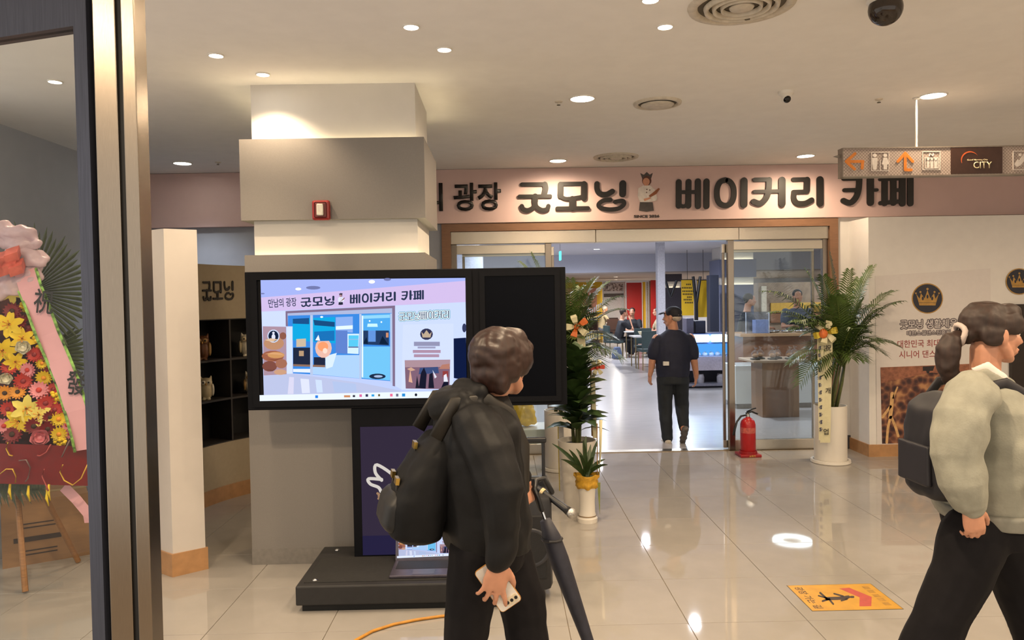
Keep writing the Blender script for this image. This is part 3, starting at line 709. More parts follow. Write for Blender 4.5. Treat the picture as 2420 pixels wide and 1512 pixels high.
for so, t in ((-0.055, 0.005), (0.035, 0.005), (-0.01, 0.115)):
    q = oB + uB * t + fB * (0.150 if t < 0.1 else 0.098) + sB * so
    st = MB(); st.obox(q - uB * 0.035 - fB * 0.004, sB * 0.014, uB * 0.055, fB * 0.004); so_ = st.build('strap', M('backpack_strap', '#1b1712', 0.5), bpk)
    MB().obox(q + uB * 0.012, sB * 0.019, uB * 0.011, fB * 0.006).build('buckle', m_gold, so_)
for sgn in (-1, 1):   # shoulder straps over the jacket
    c0 = P(1122, 1000, 2.52) + rA * 0.105 * sgn
    pts = [c0 - fA * 0.165 - UP * 0.02, c0 - fA * 0.10 + UP * 0.085, c0 + fA * 0.01 + UP * 0.088, c0 + fA * 0.085 + UP * 0.035, c0 + fA * 0.128 - UP * 0.07, c0 + fA * 0.120 - UP * 0.20 + rA * 0.02 * sgn, c0 - fA * 0.02 - UP * 0.30 + rA * 0.08 * sgn]
    MB().tube(pts, 0.024, 8, flat=0.3, up=rA).build('shoulder_strap', M('backpack_strap', '#1b1712', 0.5), bpk, smooth=True)
q = oB + uB * 0.20 + fB * 0.02
MB().tube([q - sB * 0.03, q + uB * 0.045 - sB * 0.022, q + uB * 0.05, q + uB * 0.045 + sB * 0.022, q + sB * 0.03], 0.008, 8).build('top_handle', M('grey_webbing', '#77746f', 0.5), bpk, smooth=True)

# phone in the right hand of A
ph = thing('smartphone', P(1177, 1384, 2.30), 'white smartphone in a clear gold-edged case in the hand of the person in black', 'phone')
pc = P(1177, 1384, 2.305); pu = (P(1205, 1425, 2.305) - P(1147, 1342, 2.305)).normalized(); pv = (P(1214, 1388, 2.29) - P(1188, 1424, 2.29)).normalized(); pv = (pv - pu * pv.dot(pu)).normalized(); pn = pu.cross(pv).normalized()
if pn.y > 0: pn = -pn
def phone_box(mb, hl, hw, z0, z1, cu=0, cv=0, r=0.009):
    poly = []
    for sx, sy, a0 in ((1, 1, 0), (-1, 1, 90), (-1, -1, 180), (1, -1, 270)):
        for q in range(4):
            a = math.radians(a0 + 30 * q); poly.append((cu + sx * (hl - r) + r * math.cos(a), cv + sy * (hw - r) + r * math.sin(a)))
    mb.prism(poly, pc + pn * z0, pu, pv, pn * (z1 - z0)); return mb
phone_box(MB(), 0.074, 0.036, -0.004, 0.004).build('body', M('phone_white', '#cfcac2', 0.2), ph)
phone_box(MB(), 0.076, 0.038, -0.0035, 0.0028, r=0.011).build('case_rim', M('phone_case_amber', '#b98544', 0.25), ph)
phone_box(MB(), 0.012, 0.021, 0.004, 0.0065, 0.058, 0.012, 0.006).build('camera_island', M('phone_island', '#c9bca2', 0.25), ph)
for q in (-0.004, 0.011, 0.026):
    b_ = MB(); cc = pc + pu * 0.058 + pv * q
    b_.prism(circ(0, 0, 0.0052), cc + pn * 0.0065, pu, pv, pn * 0.0012); b_.build('lens', M('lens_black', '#060607', 0.08), ph)

# folded umbrella in the left hand of A
um = thing('folded_umbrella', P(1265, 1160, 2.78), 'long dark folded umbrella slanting forward from the hand of the person in black', 'umbrella')
ua, ub = P(1266, 1165, 2.755), P(1452, 1690, 2.74); ud = (ub - ua)
def upt(t): return ua + ud * t
MB().tube([upt(t) for t in (0.12, 0.2, 0.3, 0.45, 0.6, 0.75, 0.88, 0.93)], [0.020, 0.034, 0.036, 0.030, 0.024, 0.018, 0.013, 0.009], 14).build('folded_canopy', M('umbrella_cloth', '#232430', 0.6, var=0.25, scale=30), um, smooth=True)
MB().tube([upt(-0.02), upt(0.14)], 0.0065, 8).build('shaft', m_chrome, um)
MB().tube([upt(0.90), upt(0.985)], [0.005, 0.004], 8).build('tip', m_black, um)
hd = upt(-0.02); MB().tube([upt(0.075), upt(0.03), hd, hd - ud.normalized() * 0.03 + Vector((0.02, 0.01, 0)), hd - ud.normalized() * 0.035 + Vector((0.05, 0.02, 0.0)), hd + Vector((0.065, 0.025, -0.02))], 0.011, 10, ball=True).build('handle', m_black, um, smooth=True)
MB().tube([upt(0.205) + Vector((0.036 * math.cos(a), 0.036 * math.sin(a), 0)) for a in [q * math.pi / 5 for q in range(11)]], 0.006, 6).build('tie_band', M('umbrella_band', '#15151b', 0.5), um)

# ---- B: woman in pale jacket walking right at the picture's right edge
fBw = Vector((1, 0.04, 0)).normalized(); rB = fBw.cross(UP)
hB = P(2346, 786, 2.66); RBw = frame((1, 0.05, -0.03)); kB = 0.93
bd = MB(); head_shapes(bd, hB, RBw, kB)
limb(bd, [(hB + RBw @ Vector((0, -0.025, -0.055)), 0.050), (P(2328, 880, 2.66), 0.050), (P(2325, 930, 2.66), 0.065)])
bd.rings([ering(P(2332, 1240, 2.66), rB, fBw, 0.15, 0.10), ering(P(2335, 1060, 2.66), rB, fBw, 0.14, 0.10), ering(P(2325, 940, 2.66), rB, fBw, 0.14, 0.085), ering(P(2325, 905, 2.66), rB, fBw, 0.07, 0.06)])
limb(bd, [(P(2300, 925, 2.50), 0.05), (P(2268, 1000, 2.47), 0.044), (P(2262, 1080, 2.45), 0.038), (P(2278, 1150, 2.44), 0.034), (P(2293, 1200, 2.44), 0.025)])
limb(bd, [(P(2360, 925, 2.82), 0.05), (P(2395, 1060, 2.86), 0.04), (P(2470, 1150, 2.84), 0.026)])
hand_shapes(bd, P(2293, 1196, 2.44), (0.22, -0.02, -1), (0.0, -1, 0.1), curl=(32, 48, 34), k=0.90, spread=0.08, thumb_curl=22)
hand_shapes(bd, P(2470, 1150, 2.84), (0.7, 0, -0.7), (0, 1, 0.1), curl=(30, 40, 30), k=0.9, left=True)
RBleg = [(P(2305, 1250, 2.58), 0.08), (P(2262, 1370, 2.58), 0.068), (P(2224, 1470, 2.58), 0.052), (P(2170, 1580, 2.60), 0.048), (P(2118, 1690, 2.62), 0.036)]
LBleg = [(P(2350, 1250, 2.74), 0.08), (P(2408, 1370, 2.76), 0.068), (P(2450, 1480, 2.76), 0.052), (P(2490, 1600, 2.76), 0.048), (P(2525, 1705, 2.76), 0.036)]
limb(bd, RBleg); limb(bd, LBleg)
personB = organic('person', bd, 0.0048, m_skin, it=2)
tag(personB, 'woman with ponytail in pale grey jacket and black wide trousers walking right', 'person')
m_denim = M('pale_grey_denim', '#8e8d80', rough=0.8, var=0.12, scale=22, bump=0.2, bscale=160)
jk = MB()
jk.rings([ering(P(2334, 1216, 2.66), rB, fBw, 0.185, 0.135), ering(P(2334, 1185, 2.66), rB, fBw, 0.20, 0.150), ering(P(2338, 1110, 2.66), rB, fBw, 0.205, 0.155), ering(P(2340, 1030, 2.66), rB, fBw, 0.205, 0.150), ering(P(2330, 960, 2.66), rB, fBw, 0.185, 0.125), ering(P(2322, 915, 2.66), rB, fBw, 0.125, 0.09), ering(P(2320, 888, 2.66), rB, fBw, 0.075, 0.07)])
limb(jk, [(P(2298, 932, 2.51), 0.082), (P(2270, 985, 2.475), 0.084), (P(2262, 1075, 2.455), 0.082), (P(2278, 1140, 2.445), 0.076), (P(2288, 1176, 2.44), 0.060)])
limb(jk, [(P(2275, 1172, 2.44), 0.052), (P(2290, 1184, 2.44), 0.056), (P(2296, 1192, 2.44), 0.046)])
limb(jk, [(P(2360, 932, 2.80), 0.074), (P(2396, 1055, 2.85), 0.075), (P(2455, 1135, 2.84), 0.06)])
jB = organic('jacket', jk, 0.0065, m_denim, personB, it=2, wrinkle=0.012, wscale=9, seed=1.7, zstretch=1.9)
jk = MB()      # patch pocket flap, hem band and yoke seam of the jacket
jk.rings([ering(P(2334, 1222, 2.66), rB, fBw, 0.192, 0.142), ering(P(2334, 1188, 2.66), rB, fBw, 0.209, 0.159)])
organic('hem_band', jk, 0.007, M('pale_grey_denim_band', '#85847a', 0.8, var=0.1, bump=0.2), jB, it=1, wrinkle=0.006, wscale=12)
mb = MB(); mb.obox(P(2382, 985, 2.66) + rB * 0.186, fBw * 0.045, UP * 0.012 + fBw * 0.004, rB * 0.006); mb.build('pocket_flap', m_denim, jB)
for x_, y_ in ((2372, 960), (2376, 1010), (2379, 1060), (2381, 1110)):      # metal buttons down the front
    MB().ell(P(x_ + 52, y_, 2.56), (0.006, 0.006, 0.006), nu=8, nv=6).build('button', m_chrome, jB, smooth=True)
mb = MB()      # turned-down jacket collar
mb.tube([P(2296, 892, 2.575), P(2326, 886, 2.56), P(2362, 912, 2.555), P(2384, 945, 2.57)], [0.020, 0.028, 0.032, 0.012], 8, flat=0.4, up=(0, 1, 0)); organic('jacket_collar', mb, 0.006, m_denim, jB, it=2)
mb = MB()      # white shirt collar
mb.tube([P(2300, 880, 2.60), P(2330, 868, 2.585), P(2366, 900, 2.58), P(2386, 930, 2.60)], [0.018, 0.024, 0.030, 0.012], 8, flat=0.45, up=(0, 1, 0))
mb.tube([P(2300, 880, 2.72), P(2335, 872, 2.74), P(2372, 905, 2.73), P(2390, 930, 2.70)], [0.018, 0.024, 0.028, 0.012], 8, flat=0.45, up=(0, 1, 0))
mb.ell(P(2352, 925, 2.66), (0.05, 0.07, 0.04))
organic('shirt_collar', mb, 0.005, M('white_shirt', '#d8d2cc', 0.7, var=0.04), personB, it=2)
tr = MB()
tr.rings([ering(P(2335, 1275, 2.66), rB, fBw, 0.16, 0.12), ering(P(2333, 1230, 2.66), rB, fBw, 0.175, 0.13), ering(P(2332, 1175, 2.66), rB, fBw, 0.15, 0.11)])
limb(tr, [(P(2305, 1262, 2.58), 0.110), (P(2270, 1360, 2.58), 0.098), (P(2228, 1450, 2.58), 0.090), (P(2172, 1580, 2.60), 0.092), (P(2128, 1685, 2.62), 0.094)])
limb(tr, [(P(2356, 1262, 2.74), 0.110), (P(2410, 1370, 2.76), 0.098), (P(2450, 1480, 2.76), 0.090), (P(2490, 1600, 2.76), 0.092), (P(2522, 1695, 2.76), 0.094)])
organic('trousers', tr, 0.009, m_tblack, personB, it=3, wrinkle=0.008, wscale=8, seed=5)
for a in (RBleg[-1][0], LBleg[-1][0]):
    mb = MB(); foot_shapes(mb, a, fBw, 0.95, fat=1.15); organic('shoe', mb, 0.008, m_shoe, personB, it=2)
hr = MB()
for p, r in (((0, -0.030, 0.036), (0.083, 0.096, 0.086)), ((0, 0.045, 0.078), (0.062, 0.052, 0.034)), ((0.066, 0.035, 0.035), (0.016, 0.045, 0.045)), ((-0.066, 0.035, 0.035), (0.016, 0.045, 0.045)), ((0, 0.082, 0.052), (0.05, 0.018, 0.028)), ((0.062, -0.04, -0.005), (0.022, 0.055, 0.045)), ((-0.062, -0.04, -0.005), (0.022, 0.055, 0.045)), ((0, -0.10, -0.005), (0.04, 0.03, 0.04))): hE(hr, hB, RBw, p, r, kB)
organic('hair', hr, 0.0055, m_hair2, personB, it=4, wrinkle=0.006, wscale=30, zstretch=0.3)
mb = MB(); mb.tube([P(2268, 800, 2.66), P(2250, 805, 2.66), P(2240, 830, 2.66), P(2240, 865, 2.66), P(2248, 900, 2.66), P(2262, 918, 2.66)], [0.028, 0.040, 0.044, 0.038, 0.028, 0.010], 12, ball=True, up=(0, 1, 0))
organic('ponytail', mb, 0.006, m_hair2, personB, it=3, wrinkle=0.008, wscale=28, zstretch=0.3)
mb = MB(); mb.tube([P(2266, 790, 2.66) + Vector((0.004 * math.sin(3 * a), 0.034 * math.cos(a), 0.034 * math.sin(a))) for a in [q * math.pi / 8 for q in range(17)]], 0.010, 8)
mb.build('scrunchie', M('scrunchie', '#b9aaa2', 0.7), personB, smooth=True)
face_details(personB, hB, RBw, kB, m_hair2)
# her backpack
bq = thing('backpack', P(2195, 1165, 2.64), 'plain dark backpack on the back of the woman in the pale jacket', 'backpack')
oB = P(2214, 1050, 2.62); mb = MB(); rs = []
for t, w, dpt, cc in ((-0.175, 0.10, 0.06, 0), (-0.155, 0.13, 0.075, -0.0), (-0.05, 0.14, 0.08, -0.0), (0.06, 0.135, 0.075, 0.005), (0.13, 0.13, 0.07, 0.015), (0.17, 0.10, 0.045, 0.025), (0.185, 0.05, 0.02, 0.03)): rs.append(ering(oB + UP * t + fBw * cc, rB, fBw, w, dpt, 24, 3.0))
mb.rings(rs); organic('bag', mb, 0.008, M('dark_backpack', '#15141a', 0.6, var=0.2), bq, it=3, wrinkle=0.008, wscale=13)
mb = MB(); mb.obox(oB - fBw * 0.080 - UP * 0.06, rB * 0.09, UP * 0.07, fBw * 0.010); organic('front_pocket', mb, 0.006, M('dark_backpack_pocket', '#191820', 0.6), bq, it=4)
for sgn in (-1, 1):
    c0 = P(2322, 940, 2.66) + rB * 0.118 * sgn
    pts = [c0 - fBw * 0.135 - UP * 0.02, c0 - fBw * 0.085 + UP * 0.048, c0 + fBw * 0.0 + UP * 0.066, c0 + fBw * 0.09 + UP * 0.012, c0 + fBw * 0.158 - UP * 0.10 + rB * 0.01 * sgn, c0 + fBw * 0.150 - UP * 0.22 + rB * 0.05 * sgn, c0 - fBw * 0.0 - UP * 0.28 + rB * 0.104 * sgn]
    MB().tube(pts, 0.018, 8, flat=0.35, up=rB).build('shoulder_strap', M('dark_strap', '#201e24', 0.6), bq, smooth=True)

# ---- C: man with cap walking into the cafe, seen from behind
YC = 8.35; m_navy = M('navy_polo', '#12172e', rough=0.8, var=0.15, scale=25); m_jean = M('dark_jeans', '#1a2027', rough=0.85, var=0.25, scale=12)
fC = Vector((-0.08, 1, 0)).normalized(); rC = fC.cross(UP)
hC = P(1588, 748, YC); RCm = frame((-0.84, 0.54, 0.0)); kC = 0.95
bd = MB(); head_shapes(bd, hC, RCm, kC)
limb(bd, [(hC + Vector((0, 0, -0.06)), 0.055), (P(1592, 785, YC), 0.06)])
bd.rings([ering(P(1590, 880, YC), rC, fC, 0.15, 0.10), ering(P(1591, 830, YC), rC, fC, 0.16, 0.10), ering(P(1592, 797, YC), rC, fC, 0.17, 0.08), ering(P(1592, 783, YC), rC, fC, 0.08, 0.06)])
LC = [(P(1552, 801, YC), 0.055), (P(1544, 838, YC), 0.046), (P(1541, 856, YC), 0.040), (P(1538, 878, YC + 0.02), 0.030), (P(1536, 886, YC + 0.03), 0.026)]
RCa = [(P(1631, 799, YC), 0.055), (P(1637, 838, YC), 0.046), (P(1641, 856, YC), 0.040), (P(1645, 884, YC + 0.02), 0.030), (P(1645, 892, YC + 0.03), 0.026)]
limb(bd, LC); limb(bd, RCa)
hand_shapes(bd, LC[-1][0], (-0.05, 0.1, -1), (-0.9, -0.4, 0), curl=(20, 30, 20), k=0.8, left=True)
hand_shapes(bd, RCa[-1][0], (-0.02, 0.1, -1), (0.9, -0.4, 0), curl=(25, 35, 25), k=0.8)
LCl = [(P(1572, 885, YC), 0.085), (P(1572, 960, YC + 0.02), 0.06), (P(1577, 1035, YC + 0.02), 0.042)]
RCl = [(P(1608, 885, YC), 0.085), (P(1612, 958, YC + 0.10), 0.06), (P(1616, 1012, YC - 0.08), 0.042)]
limb(bd, LCl); limb(bd, RCl)
personC = organic('person', bd, 0.008, m_skin, it=2)
tag(personC, 'man in navy polo shirt, black cap and dark jeans walking into the cafe', 'person')
jk = MB()
jk.rings([ering(P(1590, 890, YC), rC, fC, 0.175, 0.125), ering(P(1590, 868, YC), rC, fC, 0.19, 0.135), ering(P(1591, 830, YC), rC, fC, 0.20, 0.135), ering(P(1592, 803, YC), rC, fC, 0.205, 0.11), ering(P(1592, 789, YC), rC, fC, 0.14, 0.085), ering(P(1592, 778, YC), rC, fC, 0.07, 0.07)])
limb(jk, [(P(1555, 805, YC), 0.072), (P(1547, 826, YC), 0.076), (P(1544, 838, YC), 0.070)]); limb(jk, [(P(1628, 803, YC), 0.072), (P(1635, 826, YC), 0.076), (P(1638, 838, YC), 0.070)])
organic('polo_shirt', jk, 0.010, m_navy, personC, it=2, wrinkle=0.008, wscale=10)
tr = MB(); tr.rings([ering(P(1590, 905, YC), rC, fC, 0.165, 0.12), ering(P(1590, 875, YC), rC, fC, 0.17, 0.12)])
limb(tr, [(P(1572, 893, YC), 0.098), (P(1572, 960, YC + 0.02), 0.078), (P(1577, 1036, YC + 0.02), 0.060)]); limb(tr, [(P(1608, 893, YC), 0.098), (P(1611, 958, YC + 0.08), 0.078), (P(1616, 1010, YC - 0.06), 0.060)])
organic('jeans', tr, 0.010, m_jean, personC, it=2, wrinkle=0.008, wscale=9)
mb = MB(); hE(mb, hC, RCm, (0, -0.02, 0.048), (0.084, 0.100, 0.074), kC); hE(mb, hC, RCm, (0, -0.05, 0.02), (0.080, 0.068, 0.05), kC)
cp = organic('cap', mb, 0.008, M('black_cap', '#14151c', 0.75), personC, it=3)
mb = MB(); rs = []
for yy, zz, w in ((0.06, 0.045, 0.072), (0.10, 0.050, 0.070), (0.14, 0.040, 0.052), (0.158, 0.032, 0.03)):
    rs.append([hC + RCm @ (Vector((w * math.cos(a), yy, zz + 0.006 * math.sin(a) - 0.012 * math.cos(a) ** 2)) * kC) for a in [2 * math.pi * q / 12 for q in range(12)]])
mb.rings(rs); mb.build('brim', M('black_cap', '#14151c', 0.75), cp, smooth=True)
mb = MB(); mb.tube([hC + RCm @ (Vector(q) * kC) for q in ((0.05, -0.088, 0.02), (0, -0.108, 0.022), (-0.05, -0.088, 0.02))], 0.012, 8, flat=0.5); mb.build('strap_opening', M('cap_strap', '#c9b9a5', 0.6), cp, smooth=True)
mb = MB(); hE(mb, hC, RCm, (0, -0.055, -0.012), (0.076, 0.058, 0.045), kC); organic('hair', mb, 0.008, M('grey_hair', '#b7aa9a', 0.6, var=0.2), personC, it=2)
mb = MB(); foot_shapes(mb, LCl[-1][0], fC, 0.95, fat=1.15); organic('shoe', mb, 0.009, M('sneaker_white', '#b9b2a6', 0.6, var=0.3), personC, it=2)
mb = MB(); foot_shapes(mb, RCl[-1][0], fC, 0.95, pitch=-0.9, fat=1.15); organic('shoe', mb, 0.009, M('sneaker_grey', '#5a5450', 0.6, var=0.3), personC, it=2)
b_ = P(1574, 859, YC - 0.135); tg = MB().bbox((b_.x - 0.032, b_.y - 0.012, b_.z - 0.022), (b_.x + 0.032, b_.y + 0.02, b_.z + 0.022), 0.004).build('belt_tag', M('belt_tag', '#c9c6c0', 0.3), personC)
face_details(personC, hC, RCm, kC, M('grey_hair', '#b7aa9a', 0.6))
# ================================================================== kiosk with wide display
TY = 4.35
ks = thing('display_kiosk', (-0.544, 4.3, 0), 'wide black display kiosk on a low black plinth showing the shopfront picture', 'kiosk')
m_kiosk = M('kiosk_black', '#0a0b10', rough=0.6, spec=0.12, var=0.1, scale=40)
mb = MB()
x0, x1, z0, z1 = -1.456, 0.368, 0.998, 1.786
MB().bbox((x0, TY, z0), (x1, TY + 0.13, z1), 0.004).build('display_case', m_kiosk, ks)
# raised bezels around the two screens
def bezel(xa, xb, za, zb, w, name):
    mb = MB()
    mb.box((xa - w, TY - 0.012, zb), (xb + w, TY, zb + w)); mb.box((xa - w, TY - 0.012, za - w), (xb + w, TY, za))
    mb.box((xa - w, TY - 0.012, za), (xa, TY, zb)); mb.box((xb, TY - 0.012, za), (xb + w, TY, zb)); return mb.build(name, m_kiosk, ks)
bezel(-1.385, -0.203, 1.052, 1.739, 0.036, 'screen_bezel')
bezel(-0.094, 0.304, 1.050, 1.740, 0.030, 'screen_bezel')
MB().box((-0.094, TY - 0.004, 1.050), (0.304, TY - 0.0005, 1.740)).build('dark_screen', M('dark_screen_glass', '#020308', 0.35, spec=0.08), ks)
MB().bbox((-0.872, 4.36, 0.13), (-0.216, 4.47, 0.998), 0.004).build('stand_panel', m_kiosk, ks)
MB().bbox((-1.092, 3.915, 0.038), (0.004, 4.56, 0.140), 0.008).build('plinth', M('plinth_black', '#1d1c1d', 0.6, var=0.2, scale=25), ks)
MB().box((-1.065, 3.945, 0.0), (-0.023, 4.53, 0.038)).build('plinth_foot', M('plinth_foot', '#0c0c0d', 0.7), ks)
MB().box((-1.060, 3.965, 0.140), (-0.03, 4.355, 0.1425)).build('plinth_mat', M('plinth_mat', '#191817', 0.85, var=0.3, scale=60), ks)
for x, y in ((797, 1300), (745, 1371)):
    c = G(x, y, 0.143); MB().lathe(c, [(0.015, -0.002), (0.014, 0.004), (0.006, 0.009), (0.001, 0.010)], 14).build('bolt', m_chrome, ks, smooth=True)
# lower portrait screen with lotus mark
ls = MB().box((-0.822, 4.3565, 0.150), (-0.268, 4.359, 0.890)).build('lower_screen', EM('lower_screen_violet', '#453a50', 0.5), ks)
MB().box((-0.822, 4.3555, 0.150), (-0.268, 4.3565, 0.262)).build('screen_footer', EM('lower_screen_footer', '#38325a', 0.42), ls)
mb = MB(); lc = P(960, 1152, 4.355)
def lconv(a, b, d): return (lc.x + a, 4.3562 - d, lc.z + b)
for sgn in (-1, 1):
    for pts in ([(0, 0), (-0.02, 0.075), (0, 0.125)], [(-0.03 * 1, 0), (-0.07, 0.07), (-0.165, 0.135), (-0.175, 0.09), (-0.14, 0.045)], [(-0.14, 0.05), (-0.215, 0.055), (-0.205, 0.025), (-0.16, 0.005), (-0.145, -0.02)]):
        stroke(mb, [(sgn * a, b) for a, b in pts], 0.018, lconv, 0.0008)
mb.build('lotus_mark', EM('lotus_white', '#cfc8c0', 0.9), ls)
mb = MB(); stroke(mb, [(-0.165, -0.03), (-0.15, -0.045), (-0.16, -0.06)], 0.014, lconv, 0.0008); stroke(mb, [(-0.16, -0.045), (-0.13, -0.043)], 0.010, lconv, 0.0009); mb.build('gold_mark', EM('lotus_gold', '#b08a6a', 0.7), ls)

